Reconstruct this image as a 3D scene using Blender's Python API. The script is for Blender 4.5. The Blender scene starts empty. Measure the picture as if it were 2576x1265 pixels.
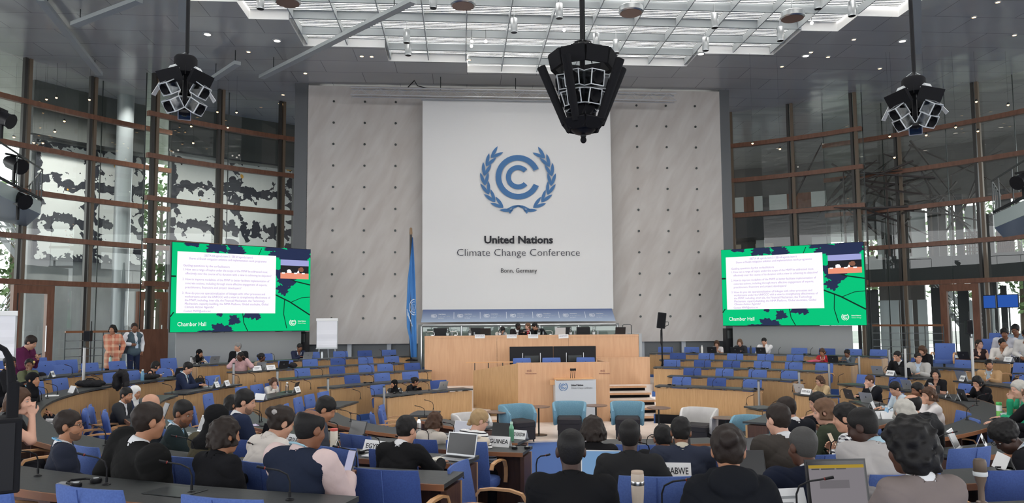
import bpy, bmesh, math, random
import numpy as np
from mathutils import Vector, Matrix, geometry
PI = math.pi
rnd = random.Random(7)
S = bpy.context.scene
COL = S.collection
# ------------------------------------------------------------------ camera
F = 1850.0
EYE = 2.7
PITCH = math.radians(4.2)
ROLL = math.radians(-0.4)
PPY = 811 - F*math.tan(PITCH)
cd = bpy.data.cameras.new('camera'); cam = bpy.data.objects.new('camera', cd); COL.objects.link(cam)
cd.sensor_width = 36; cd.lens = F/2576*36; cd.shift_y = (PPY-632.5)/2576
cd.clip_start = .05; cd.clip_end = 400
cam.matrix_world = Matrix.Translation((0, 0, EYE)) @ Matrix.Rotation(PI/2+PITCH, 4, 'X') @ Matrix.Rotation(ROLL, 4, 'Z')
S.camera = cam
S.view_settings.view_transform = 'Standard'; S.view_settings.look = 'None'; S.view_settings.exposure = 0; S.view_settings.gamma = 1; S.view_settings.use_curve_mapping = False
_cr, _sr, _cp, _sp = math.cos(ROLL), math.sin(ROLL), math.cos(PITCH), math.sin(PITCH)
def ray(x, y):
    u = (x-1288)/F; v = (y-PPY)/F
    u, v = u*_cr+v*_sr, -u*_sr+v*_cr
    return Vector((u, _cp+v*_sp, _sp-v*_cp))
def at_z(x, y, z):                       # photo pixel seen on the level plane z
    d = ray(x, y); return Vector((0, 0, EYE)) + d*((z-EYE)/d.z)
def at_d(x, y, dist):                    # photo pixel seen at a distance along the hall
    d = ray(x, y); return Vector((0, 0, EYE)) + d*(dist/d.y)
# ------------------------------------------------------------------ hall plan
C = Vector((1.8, 15.2))
AX = math.radians(94)
A_ = Vector((math.cos(AX), math.sin(AX))); L_ = Vector((A_.y, -A_.x))
def ax(u, v, z=0):
    p = C + L_*u + A_*v; return Vector((p.x, p.y, z))
AXM = Matrix(((L_.x, A_.x, 0, C.x), (L_.y, A_.y, 0, C.y), (0, 0, 1, 0), (0, 0, 0, 1)))
RR = {1: 11.4, 2: 9.8, 3: 8.22, 4: 6.64, 5: 5.05, 6: 3.1}
ZD = {1: 1.6, 2: 1.45, 3: 1.3, 4: 1.15, 5: 1.0, 6: .85, 0: 1.75}
def dfm(phi):
    c = math.cos(phi); return -.3*math.cos(2*phi) if c > 0 else .3+.98*c
def pol(r, phi, z=0):                    # phi in radians from the hall axis, r nominal radius
    rr = r + dfm(phi); a = AX+phi
    return Vector((C.x+rr*math.cos(a), C.y+rr*math.sin(a), z))
def polar_of(x, y):
    dx, dy = x-C.x, y-C.y; phi = math.atan2(dy, dx)-AX
    phi = (phi+PI) % (2*PI)-PI
    return math.hypot(dx, dy)-dfm(phi), phi
def facing(p):                           # rotation that turns local +Y to the hall centre
    d = C-Vector((p.x, p.y)); return math.atan2(d.y, d.x)-PI/2
def on_row(row, off, x, y, zoff):
    """place on the row's circle (nominal radius + off) under photo column x; y picks which crossing"""
    z = ZD[row]-.75+zoff if row else 1.0+zoff
    R0 = (RR[row] if row else 13.2)+off
    est = at_z(x, y, z) if abs(y-811) > 12 else at_d(x, y, 20)
    _, ph = polar_of(est.x, est.y)
    d = ray(x, y); d = Vector((d.x, d.y)).normalized()
    best = None
    for _ in range(3):
        R = R0+dfm(ph)
        b = d.dot(C); c = C.length_squared-R*R; disc = b*b-c
        ts = [b] if disc < 0 else [b-math.sqrt(disc), b+math.sqrt(disc)]
        e = Vector((est.x, est.y)).length if est.y > 0 else 30
        t = min(ts, key=lambda q: abs(q-e)); q = d*t
        _, ph = polar_of(q.x, q.y)
    return Vector((q.x, q.y, ZD[row]-.75 if row else 1.0))
# ------------------------------------------------------------------ materials
_M = {}
def nm(name):
    m = bpy.data.materials.new(name); m.use_nodes = True; nt = m.node_tree
    return m, nt, nt.nodes['Principled BSDF']
def setc(b, col, rough=.6, metal=0, spec=.5):
    b.inputs['Base Color'].default_value = (*col, 1); b.inputs['Roughness'].default_value = rough
    b.inputs['Metallic'].default_value = metal; b.inputs['Specular IOR Level'].default_value = spec
def mat(col, rough=.6, metal=0, spec=.5, bump=0, scale=60, name='surface'):
    k = (col, rough, metal, spec, bump, scale)
    if k in _M: return _M[k]
    m, nt, b = nm(name); setc(b, col, rough, metal, spec)
    if bump:
        n = nt.nodes.new('ShaderNodeTexNoise'); n.inputs['Scale'].default_value = scale; n.inputs['Detail'].default_value = 2
        tc = nt.nodes.new('ShaderNodeTexCoord'); nt.links.new(tc.outputs['Object'], n.inputs['Vector'])
        bp = nt.nodes.new('ShaderNodeBump'); bp.inputs['Strength'].default_value = bump; bp.inputs['Distance'].default_value = .01
        nt.links.new(n.outputs['Fac'], bp.inputs['Height']); nt.links.new(bp.outputs['Normal'], b.inputs['Normal'])
        mx = nt.nodes.new('ShaderNodeMixRGB'); mx.blend_type = 'MULTIPLY'; mx.inputs[0].default_value = .25
        mx.inputs[1].default_value = (*col, 1); nt.links.new(n.outputs['Fac'], mx.inputs[2])
        mm = nt.nodes.new('ShaderNodeMixRGB'); mm.blend_type = 'MIX'; mm.inputs[0].default_value = .5
        mm.inputs[1].default_value = (*col, 1); nt.links.new(mx.outputs[0], mm.inputs[2]); nt.links.new(mm.outputs[0], b.inputs['Base Color'])
    _M[k] = m; return m
def noisy(name, c0, c1, scale=(1, 1, 1), nscale=4, detail=4, rough=.6, lo=.35, hi=.65, metal=0, spec=.5, coord='Object', dist=0, bump=0):
    m, nt, b = nm(name); setc(b, c0, rough, metal, spec)
    tc = nt.nodes.new('ShaderNodeTexCoord'); mp = nt.nodes.new('ShaderNodeMapping'); mp.inputs['Scale'].default_value = scale
    n = nt.nodes.new('ShaderNodeTexNoise'); n.inputs['Scale'].default_value = nscale; n.inputs['Detail'].default_value = detail
    n.inputs['Distortion'].default_value = dist
    r = nt.nodes.new('ShaderNodeValToRGB'); r.color_ramp.elements[0].position = lo; r.color_ramp.elements[1].position = hi
    r.color_ramp.elements[0].color = (*c0, 1); r.color_ramp.elements[1].color = (*c1, 1)
    nt.links.new(tc.outputs[coord], mp.inputs[0]); nt.links.new(mp.outputs[0], n.inputs['Vector'])
    nt.links.new(n.outputs['Fac'], r.inputs[0]); nt.links.new(r.outputs[0], b.inputs['Base Color'])
    if bump:
        bp = nt.nodes.new('ShaderNodeBump'); bp.inputs['Strength'].default_value = bump
        nt.links.new(n.outputs['Fac'], bp.inputs['Height']); nt.links.new(bp.outputs['Normal'], b.inputs['Normal'])
    return m
def emit(col, s=1.0, name='light'):
    k = ('e', col, s)
    if k in _M: return _M[k]
    m, nt, b = nm(name); setc(b, (.005, .005, .005), .6, 0, 0)
    b.inputs['Emission Color'].default_value = (*col, 1); b.inputs['Emission Strength'].default_value = s
    _M[k] = m; return m
def glassy(name, tint=(1, 1, 1), refl=.5, rough=0.0, base=.04):
    m = bpy.data.materials.new(name); m.use_nodes = True; nt = m.node_tree; nt.nodes.clear()
    o = nt.nodes.new('ShaderNodeOutputMaterial'); mx = nt.nodes.new('ShaderNodeMixShader')
    t = nt.nodes.new('ShaderNodeBsdfTransparent'); t.inputs[0].default_value = (*tint, 1)
    g = nt.nodes.new('ShaderNodeBsdfGlossy'); g.inputs['Roughness'].default_value = rough
    lw = nt.nodes.new('ShaderNodeLayerWeight'); lw.inputs[0].default_value = .35
    mt = nt.nodes.new('ShaderNodeMath'); mt.operation = 'MULTIPLY_ADD'; mt.inputs[1].default_value = refl; mt.inputs[2].default_value = base
    nt.links.new(lw.outputs['Fresnel'], mt.inputs[0]); nt.links.new(mt.outputs[0], mx.inputs[0])
    nt.links.new(t.outputs[0], mx.inputs[1]); nt.links.new(g.outputs[0], mx.inputs[2]); nt.links.new(mx.outputs[0], o.inputs[0])
    return m
# ------------------------------------------------------------------ objects
def tag(o, label=None, cat=None, group=None, kind=None):
    if label: o['label'] = label
    if cat: o['category'] = cat
    if group: o['group'] = group
    if kind: o['kind'] = kind
    return o
def thing(name, label, cat, loc=(0, 0, 0), rz=0, group=None):
    o = bpy.data.objects.new(name, None); COL.objects.link(o); o.empty_display_size = .1
    o.location = loc; o.rotation_euler = (0, 0, rz)
    return tag(o, label, cat, group)
class MB:
    def __init__(s): s.v = []; s.f = []; s.m = []; s.mi = 0; s.mats = []; s.M = None
    def use(s, m):
        if m not in s.mats: s.mats.append(m)
        s.mi = s.mats.index(m); return s
    def add(s, vs, fs):
        b = len(s.v)
        s.v += [tuple(s.M @ Vector(p)) if s.M else tuple(p) for p in vs]
        s.f += [tuple(b+i for i in f) for f in fs]; s.m += [s.mi]*len(fs); return s
    def box(s, c, d, R=None):
        x, y, z = d[0]/2, d[1]/2, d[2]/2; c = Vector(c)
        vs = [Vector(p) for p in ((-x,-y,-z),(x,-y,-z),(x,y,-z),(-x,y,-z),(-x,-y,z),(x,-y,z),(x,y,z),(-x,y,z))]
        if R is not None: vs = [R @ p for p in vs]
        return s.add([c+p for p in vs], [(0,3,2,1),(4,5,6,7),(0,1,5,4),(1,2,6,5),(2,3,7,6),(3,0,4,7)])
    def rbox(s, c, d, r=.02, n=3, R=None):         # box with rounded vertical (local z) edges and softened rims
        x, y, z = d[0]/2, d[1]/2, d[2]/2; r = min(r, x*.95, y*.95); e = min(r*.5, z*.6); c = Vector(c); ring = []
        for (sx, sy, a0) in ((1,1,0),(-1,1,90),(-1,-1,180),(1,-1,270)):
            for i in range(n+1):
                a = math.radians(a0+90*i/n); ring.append((sx*(x-r), sy*(y-r), math.cos(a), math.sin(a)))
        vs = []
        for (zz, k) in ((-z, r-e), (-z+e, r), (z-e, r), (z, r-e)):
            for (px, py, ca, sa) in ring:
                p = Vector((px+ca*k, py+sa*k, zz)); vs.append(c+(R @ p if R is not None else p))
        m = len(ring); fs = [tuple(range(m))[::-1], tuple(range(3*m, 4*m))]
        for l in range(3):
            for i in range(m): j = (i+1) % m; fs.append((l*m+i, l*m+j, (l+1)*m+j, (l+1)*m+i))
        return s.add(vs, fs)
    def tube(s, pts, r, n=8, caps=True):
        pts = [Vector(p) for p in pts]; rs = r if isinstance(r, (list, tuple)) else [r]*len(pts)
        vs = []; up = None
        for i, p in enumerate(pts):
            t = (pts[min(i+1, len(pts)-1)]-pts[max(i-1, 0)]).normalized()
            if up is None: up = Vector((0, 0, 1)) if abs(t.z) < .9 else Vector((1, 0, 0))
            a = t.cross(up).normalized(); b = a.cross(t).normalized(); up = b
            for k in range(n):
                q = 2*PI*k/n; vs.append(p+a*(math.cos(q)*rs[i])+b*(math.sin(q)*rs[i]))
        fs = [(i*n+k, i*n+(k+1) % n, (i+1)*n+(k+1) % n, (i+1)*n+k) for i in range(len(pts)-1) for k in range(n)]
        if caps: fs += [tuple(range(n))[::-1], tuple(range((len(pts)-1)*n, len(pts)*n))]
        return s.add(vs, fs)
    def bar(s, p0, p1, w, h):                      # rectangular bar, w sideways, h in the upright direction
        p0, p1 = Vector(p0), Vector(p1); t = p1-p0; ln = t.length; t.normalize()
        up = Vector((0, 0, 1)) if abs(t.z) < .95 else Vector((0, 1, 0))
        a = t.cross(up).normalized(); b = a.cross(t)
        R = Matrix((a, t, b)).transposed()
        return s.box((p0+p1)/2, (w, ln, h), R)
    def lathe(s, prof, n=16, c=(0, 0, 0), R=None):
        c = Vector(c); vs = []
        for (r, z) in prof:
            for k in range(n):
                q = 2*PI*k/n; p = Vector((r*math.cos(q), r*math.sin(q), z)); vs.append(c+(R @ p if R is not None else p))
        m = len(prof); fs = [(i*n+k, i*n+(k+1) % n, (i+1)*n+(k+1) % n, (i+1)*n+k) for i in range(m-1) for k in range(n)]
        fs += [tuple(range(n))[::-1], tuple(range((m-1)*n, m*n))]
        return s.add(vs, fs)
    def ell(s, c, r, n=12, R=None):
        prof = [(max(.001, math.sin(PI*i/(n//2+1))), -math.cos(PI*i/(n//2+1))) for i in range(n//2+2)]
        D = Matrix.Diagonal((r[0], r[1], r[2])) if not isinstance(r, (int, float)) else Matrix.Diagonal((r, r, r))
        return s.lathe(prof, n, c, (R @ D) if R is not None else D)
    def prism(s, poly, z0, z1):                    # polygon extruded in z
        n = len(poly); vs = [(p[0], p[1], z0) for p in poly]+[(p[0], p[1], z1) for p in poly]
        return s.add(vs, [tuple(range(n))[::-1], tuple(range(n, 2*n))]+[(i, (i+1) % n, n+(i+1) % n, n+i) for i in range(n)])
    def slab(s, poly, d):                          # polygon of 3d points extruded by vector d
        n = len(poly); d = Vector(d); vs = [Vector(p) for p in poly]; vs += [p+d for p in vs]
        return s.add(vs, [tuple(range(n))[::-1], tuple(range(n, 2*n))]+[(i, (i+1) % n, n+(i+1) % n, n+i) for i in range(n)])
    def arc(s, r0, r1, a0, a1, z0, z1, n=None, fn=None):   # curved bar between two radii (nominal) and two bearings
        fn = fn or pol; n = n or max(2, int(abs(a1-a0)/.06)); vs = []
        for i in range(n+1):
            p = a0+(a1-a0)*i/n
            vs += [fn(r0, p, z0), fn(r1, p, z0), fn(r1, p, z1), fn(r0, p, z1)]
        fs = []
        for i in range(n):
            a, b = i*4, i*4+4
            for k in range(4): fs.append((a+k, a+(k+1) % 4, b+(k+1) % 4, b+k))
        fs += [(3, 2, 1, 0), (n*4, n*4+1, n*4+2, n*4+3)]
        return s.add(vs, fs)
    def build(s, name, m=None, parent=None, smooth=False, **k):
        me = bpy.data.meshes.new(name); me.from_pydata(s.v, [], s.f)
        if m is not None: me.materials.append(m)
        else:
            for q in s.mats: me.materials.append(q)
            me.polygons.foreach_set('material_index', s.m)
        bm = bmesh.new(); bm.from_mesh(me); bmesh.ops.recalc_face_normals(bm, faces=bm.faces); bm.to_mesh(me); bm.free()
        if smooth:
            me.polygons.foreach_set('use_smooth', [True]*len(me.polygons))
            try: me.set_sharp_from_angle(angle=math.radians(40))
            except Exception: pass
        o = bpy.data.objects.new(name, me); COL.objects.link(o)
        if parent is not None: o.parent = parent
        tag(o, **k); return o
def struct(name, mb, m=None, parent=None, smooth=False):
    o = mb.build(name, m, parent, smooth)
    if parent is None: o['kind'] = 'structure'
    return o
def copy_tree(o, parent=None):
    c = o.copy(); COL.objects.link(c)
    if parent is not None: c.parent = parent
    for ch in list(o.children): copy_tree(ch, c)
    return c
_tx = {}
def text(body, size, M, m, parent=None, name='lettering', align='CENTER', bold=0, depth=.002, width=None):
    """lettering as a mesh; M places its local XY plane"""
    cu = bpy.data.curves.new(name, 'FONT'); cu.body = body; cu.size = size; cu.align_x = align; cu.align_y = 'CENTER'
    cu.extrude = depth; cu.offset = bold; cu.resolution_u = 2
    o = bpy.data.objects.new('tmp', cu); COL.objects.link(o)
    dg = bpy.context.evaluated_depsgraph_get(); me = bpy.data.meshes.new_from_object(o.evaluated_get(dg))
    bpy.data.objects.remove(o); bpy.data.curves.remove(cu)
    n = len(me.vertices)
    if n:
        co = np.empty(n*3); me.vertices.foreach_get('co', co); co = co.reshape(-1, 3)
        if width:
            w = co[:, 0].max()-co[:, 0].min(); co[:, 0] *= width/max(w, 1e-6)
        me.vertices.foreach_set('co', co.ravel())
    me.transform(M); me.materials.clear(); me.materials.append(m)
    r = bpy.data.objects.new(name, me); COL.objects.link(r); r['kind'] = 'stuff'
    if parent is not None: r.parent = parent
    return r
def frame(o, right, up):                 # matrix with local X=right, Y=up, Z=out
    r = Vector(right).normalized(); u = Vector(up).normalized(); n = r.cross(u)
    return Matrix(((r.x, u.x, n.x, o[0]), (r.y, u.y, n.y, o[1]), (r.z, u.z, n.z, o[2]), (0, 0, 0, 1)))
# ------------------------------------------------------------------ materials of the hall
def wood(name, c0, c1, sc=(6, 6, .5), rough=.42, ns=5):
    return noisy(name, c0, c1, sc, ns, 5, rough, .3, .75, dist=.6)
W_DESK = wood('maple_panel', (.44, .25, .105), (.55, .33, .15))
W_POD = wood('beech_panel', (.56, .315, .17), (.64, .38, .215), (3, 3, .25))
W_RIM = mat((.30, .125, .055), .4, name='wood_rim')
W_DARK = wood('dark_wood', (.065, .028, .018), (.11, .05, .03))
W_RED = wood('reddish_wood', (.17, .07, .038), (.24, .105, .06), (2, 2, .4))
W_ARM = mat((.66, .36, .16), .35, name='bent_wood')
M_TOP = noisy('dark_linoleum', (.030, .033, .033), (.042, .045, .045), (1, 1, 1), 30, 3, .45)
M_PAD = mat((.036, .040, .041), .35, name='desk_inlay')
M_CARPET = noisy('blue_carpet', (.045, .10, .28), (.06, .13, .34), (1, 1, 1), 220, 2, .95, bump=.2)
M_STONE = noisy('cream_floor', (.70, .60, .53), (.78, .69, .62), (1, 1, 1), 3, 4, .35)
M_FOYER = noisy('foyer_floor', (.16, .15, .14), (.22, .2, .19), (1, 1, 1), 2, 3, .25)
M_BLACK = mat((.010, .010, .012), .45, 0, .22, name='black'); M_MATT = mat((.011, .011, .013), .8, 0, .15, name='matt_black')
M_STEEL = mat((.62, .63, .64), .28, 1, name='steel'); M_DSTEEL = mat((.05, .055, .055), .35, .8, name='dark_steel')
M_WHITE = mat((.82, .82, .81), .5, name='white'); M_PAPER = mat((.80, .80, .80), .7, name='paper')
M_GREYP = mat((.30, .31, .32), .5, name='grey_panel'); M_LGREY = mat((.52, .54, .55), .5, name='light_grey')
M_CONC = noisy('concrete', (.30, .305, .30), (.38, .385, .38), (1, 1, .6), 1.6, 5, .7)
M_GLASS = glassy('glazing', (.90, .96, .93), .75, .0, .03); M_CLEAR = glassy('clear_acrylic', (.93, .95, .97), .9, .05, .10)
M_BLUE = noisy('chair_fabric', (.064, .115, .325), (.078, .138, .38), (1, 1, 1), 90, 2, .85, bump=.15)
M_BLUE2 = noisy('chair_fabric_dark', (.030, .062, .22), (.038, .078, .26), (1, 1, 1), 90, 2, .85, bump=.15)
# ------------------------------------------------------------------ world
w = bpy.data.worlds.new('sky'); S.world = w; w.use_nodes = True; nt = w.node_tree
bg = nt.nodes['Background']; tc = nt.nodes.new('ShaderNodeTexCoord'); nz = nt.nodes.new('ShaderNodeTexNoise'); nz.inputs['Scale'].default_value = 2.5
cr = nt.nodes.new('ShaderNodeValToRGB'); cr.color_ramp.elements[0].color = (.74, .78, .82, 1); cr.color_ramp.elements[1].color = (1, .99, .97, 1)
nt.links.new(tc.outputs['Generated'], nz.inputs['Vector']); nt.links.new(nz.outputs['Fac'], cr.inputs[0]); nt.links.new(cr.outputs[0], bg.inputs[0])
bg.inputs[1].default_value = 4.2
# ------------------------------------------------------------------ floors
CEIL = 12.0
fl = MB()
n = 72
tiers = [(0, RR[5], 0.0)]+[(RR[k]+.0, RR[k-1] if k > 1 else 13.1, ZD[k]-.75) for k in (5, 4, 3, 2, 1)]+[(13.1, 23.0, 1.0)]
fl.use(M_CARPET)
WEDGE = {5: (-27.2, 30.8), 4: (-27.2, 33.5), 3: (-22, 27), 2: (-22, 28), 1: (-19.2, 23.6)}
for (r0, r1, z) in tiers:
    if r0 == 0:
        fl.add([pol(r1, 2*PI*i/n, z) for i in range(n)], [tuple(range(n))])
    else:
        k = [q for q in RR if RR[q] == r0]; g0, g1 = (math.radians(WEDGE[k[0]][1]), math.radians(WEDGE[k[0]][0])+2*PI) if k else (0, 2*PI); hh = .25 if r0 == RR[5] else .151
        for i in range(n):
            p0, p1 = g0+(g1-g0)*i/n, g0+(g1-g0)*(i+1)/n
            fl.add([pol(r0, p0, z), pol(r1, p0, z), pol(r1, p1, z), pol(r0, p1, z), pol(r0, p0, z-hh), pol(r0, p1, z-hh)], [(0, 1, 2, 3), (4, 0, 3, 5)])
fl.use(M_FOYER)
vs = [pol(22.9, 2*PI*i/n, 1.0) for i in range(n)]+[pol(46, 2*PI*i/n, 1.0) for i in range(n)]
fl.add(vs, [(i, n+i, n+(i+1) % n, (i+1) % n) for i in range(n)])
struct('floor', fl)
# cream stage floor and the dais platform
st = MB(); st.use(M_STONE)
pts = [pol(RR[5]-.12, p, 0) for p in np.linspace(math.radians(50), math.radians(-62), 26)]
pts += [ax(4.4, 1.15), ax(2, 1.7), ax(-1, 1.7), ax(-4.0, 1.4)]
st.prism([(p.x, p.y) for p in pts], -.05, .035)
st.prism([pol(r, math.radians(p))[:2] for r, p in ((4.6, 30.8), (6, 31), (9, 27), (13.1, 23.6), (13.1, 10), (13.1, 0), (13.1, -10), (13.1, -19.2), (9, -22), (6, -27.2), (4.6, -27.2))], -.05, .034)
struct('floor_stage', st)
# steps: treads with dark open risers, both sides of the rostrum
def step_flight(nm_, u0a, u0b, v0, dv, z0, dz, nst, shrink=0, vback=None):
    t = MB()
    for i in range(nst):
        z = z0+dz*(i+1); v = v0+dv*i; vb = vback if vback and i == nst-1 else v+dv+.12
        t.use(M_STONE); t.prism([ax(u0a, v)[:2], ax(u0b+shrink*i, v)[:2], ax(u0b+shrink*i, vb)[:2], ax(u0a, vb)[:2]], z-.055, z)
        t.use(W_POD); t.prism([ax(u0a, v-.012)[:2], ax(u0b+shrink*i, v-.012)[:2], ax(u0b+shrink*i, v)[:2], ax(u0a, v)[:2]], z-.06, z-.002)
        t.use(M_MATT); t.prism([ax(u0a+.02, v+.1)[:2], ax(u0b-.02+shrink*i, v+.1)[:2], ax(u0b-.02+shrink*i, v+dv+.05)[:2], ax(u0a+.02, v+dv+.05)[:2]], z-dz, z-.06)
    return struct(nm_, t)
step_flight('floor_steps', 1.14, 2.65, 4.55, .62, .035, .147, 5, .02, 8.1)
step_flight('floor_steps_flag_side', -4.3, -1.5, 4.3, .62, .035, .147, 5, -.55, 8.1)
pl = MB().use(M_STONE); pl.prism([ax(-4.3, 7.35)[:2], ax(-2.2, 7.35)[:2], ax(-2.2, 6.2)[:2], ax(1.2, 6.2)[:2], ax(1.2, 7.6)[:2], ax(3.3, 7.6)[:2], ax(4.4, 10.6)[:2], ax(4.6, 13.3)[:2], ax(-5.6, 13.3)[:2], ax(-5.0, 10)[:2]], 0, .76)
struct('floor_platform', pl)
# ------------------------------------------------------------------ ceiling with the stepped skylight
half = [(2.6, 11.8), (2.6, 10.75), (5.4, 10.75), (5.4, 9.45), (8.1, 9.45), (8.1, 7.3), (9.3, 7.3), (9.3, 6.1), (10.6, 6.1), (10.6, 3.4), (11.7, 3.4)]
hole = half+[(u, -v) for u, v in half[::-1]]+[(-u, -v) for u, v in half]+[(-u, v) for u, v in half[::-1]]
m, nt, b = nm('ceiling_metal'); setc(b, (.45, .455, .45), .16, .0, .6)
tc = nt.nodes.new('ShaderNodeTexCoord'); br = nt.nodes.new('ShaderNodeTexBrick'); br.inputs['Scale'].default_value = 1
br.inputs['Color1'].default_value = (.47, .475, .465, 1); br.inputs['Color2'].default_value = (.52, .525, .515, 1); br.inputs['Mortar'].default_value = (.25, .25, .25, 1)
br.inputs['Mortar Size'].default_value = .012; br.inputs['Brick Width'].default_value = 2.6; br.inputs['Row Height'].default_value = 1.2
nt.links.new(tc.outputs['Object'], br.inputs['Vector']); nt.links.new(br.outputs[0], b.inputs['Base Color'])
n2 = nt.nodes.new('ShaderNodeTexNoise'); n2.inputs['Scale'].default_value = .7; n2.inputs['Detail'].default_value = 1
bp = nt.nodes.new('ShaderNodeBump'); bp.inputs['Strength'].default_value = .12; bp.inputs['Distance'].default_value = .3
nt.links.new(tc.outputs['Object'], n2.inputs['Vector']); nt.links.new(n2.outputs['Fac'], bp.inputs['Height']); nt.links.new(bp.outputs['Normal'], b.inputs['Normal'])
M_CEIL = m
outer = [(35*math.cos(2*PI*i/48), 35*math.sin(2*PI*i/48)) for i in range(48)]
tri = geometry.tessellate_polygon([[Vector((*p, 0)) for p in outer], [Vector((*p, 0)) for p in hole]])
ce = MB(); allp = outer+hole
ce.add([(*p, 0) for p in allp], [tuple(t) for t in tri])
o = struct('ceiling', ce, M_CEIL); o.matrix_world = AXM @ Matrix.Translation((0, 0, CEIL))
# white upstand round the opening
up = MB(); nh = len(hole)
vs = [(*p, 0) for p in hole]+[(*p, 1.7) for p in hole]
up.add(vs, [(i, (i+1) % nh, nh+(i+1) % nh, nh+i) for i in range(nh)])
o = struct('ceiling_upstand', up, M_WHITE); o.matrix_world = AXM @ Matrix.Translation((0, 0, CEIL))
def vspan(u):                           # half length of the opening along v at lateral position u
    u = abs(u)
    for (a, v) in ((2.6, 11.8), (5.4, 10.75), (8.1, 9.45), (9.3, 7.3), (10.6, 6.1), (11.7, 3.4)):
        if u < a: return v
    return 0
def uspan(v):
    v = abs(v)
    for (a, u) in ((3.4, 11.7), (6.1, 10.6), (7.3, 9.3), (9.45, 8.1), (10.75, 5.4), (11.8, 2.6)):
        if v < a: return u
    return 0
mg, ntg, bg_ = nm('skylight_slat'); setc(bg_, (.80, .81, .79), .45)
bg_.inputs['Emission Color'].default_value = (1, 1, 1, 1); bg_.inputs['Emission Strength'].default_value = 0
tr = ntg.nodes.new('ShaderNodeBsdfTranslucent'); tr.inputs[0].default_value = (.86, .86, .82, 1); mx = ntg.nodes.new('ShaderNodeMixShader'); mx.inputs[0].default_value = .045
out = ntg.nodes['Material Output']; ntg.links.new(bg_.outputs[0], mx.inputs[1]); ntg.links.new(tr.outputs[0], mx.inputs[2]); ntg.links.new(mx.outputs[0], out.inputs[0])
M_SLAT = mg
sl = MB(); v = -11.72
Rt = Matrix.Rotation(math.radians(-28), 3, 'X')
while v < 11.75:
    us = uspan(v)-.03
    sl.box((0, v, .30), (2*us, .086, .010)); v += .115
o = sl.build('skylight_louvre', M_SLAT); tag(o, kind='structure'); o.name = 'ceiling_louvre'; o.matrix_world = AXM @ Matrix.Translation((0, 0, CEIL))
fn = MB(); k = -8
for i in range(-8, 9):
    u = i*1.33+.66 if False else i*1.33
    vsn = vspan(u)-.02
    if vsn > 0: fn.box((u, 0, .42), (.035, 2*vsn, .75))
for j in range(-9, 10):
    v = j*1.22; us = uspan(v)-.02
    if us > 0: fn.box((0, v, .20), (2*us, .05, .30))
o = struct('ceiling_fins', fn, mat((.42, .45, .46), .4, name='skylight_fin')); o.matrix_world = AXM @ Matrix.Translation((0, 0, CEIL))
sg = MB(); sg.add([(*p, 1.68) for p in hole], [tuple(t) for t in geometry.tessellate_polygon([[Vector((*p, 0)) for p in hole]])])
o = struct('ceiling_skylight_glazing', sg, emit((1.0, .97, .935), 10.6, 'daylit_glazing')); o.matrix_world = AXM @ Matrix.Translation((0, 0, CEIL))
# ------------------------------------------------------------------ stage wall
m = noisy('plaster_wall', (.475, .43, .395), (.575, .54, .505), (.6, 1, 2.4), 1.5, 3, .6, .32, .70, dist=.35)
nt = m.node_tree; mp = [q for q in nt.nodes if q.type == 'MAPPING'][0]; mp.vector_type = 'TEXTURE'; mp.inputs['Rotation'].default_value = (0, math.radians(27), 0)
wl = MB(); wl.box((-.6, 13.5, 6.92), (16.3, .3, 10.0))
o = struct('wall_stage', wl, m); o.matrix_world = AXM
dts = MB()
for i in range(13):
    for k in range(11):
        u = -7.75+i*1.19; z = 2.9+k*.84
        if -4.2 < u < 3.0: continue
        dts.lathe([(.045, 0), (.045, .02)], 8, (u, 13.34, z), Matrix.Rotation(PI/2, 3, 'X'))
o = struct('trim_1', dts, M_DSTEEL); o.matrix_world = AXM
lo = MB(); lo.box((-.6, 13.75, 1.3), (17.5, .1, 1.5)); o = struct('wall_stage_base', lo, mat((.17, .175, .17), .5, name='base_grey')); o.matrix_world = AXM
for u in (-7.1, -5.6, 4.25, 5.9):
    q = MB().box((u, 13.6, 1.3), (.16, .12, 1.25)); o = struct('trim_2', q, M_LGREY); o.matrix_world = AXM
q = MB().box((-8.98, 13.7, 6.5), (.5, .7, 11)); o = struct('trim_3', q, mat((.10, .105, .11), .4, name='wall_edge')); o.matrix_world = AXM
q = MB().box((7.75, 13.7, 6.5), (.4, .7, 11)); o = struct('trim_4', q, mat((.10, .105, .11), .4, name='wall_edge')); o.matrix_world = AXM
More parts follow.
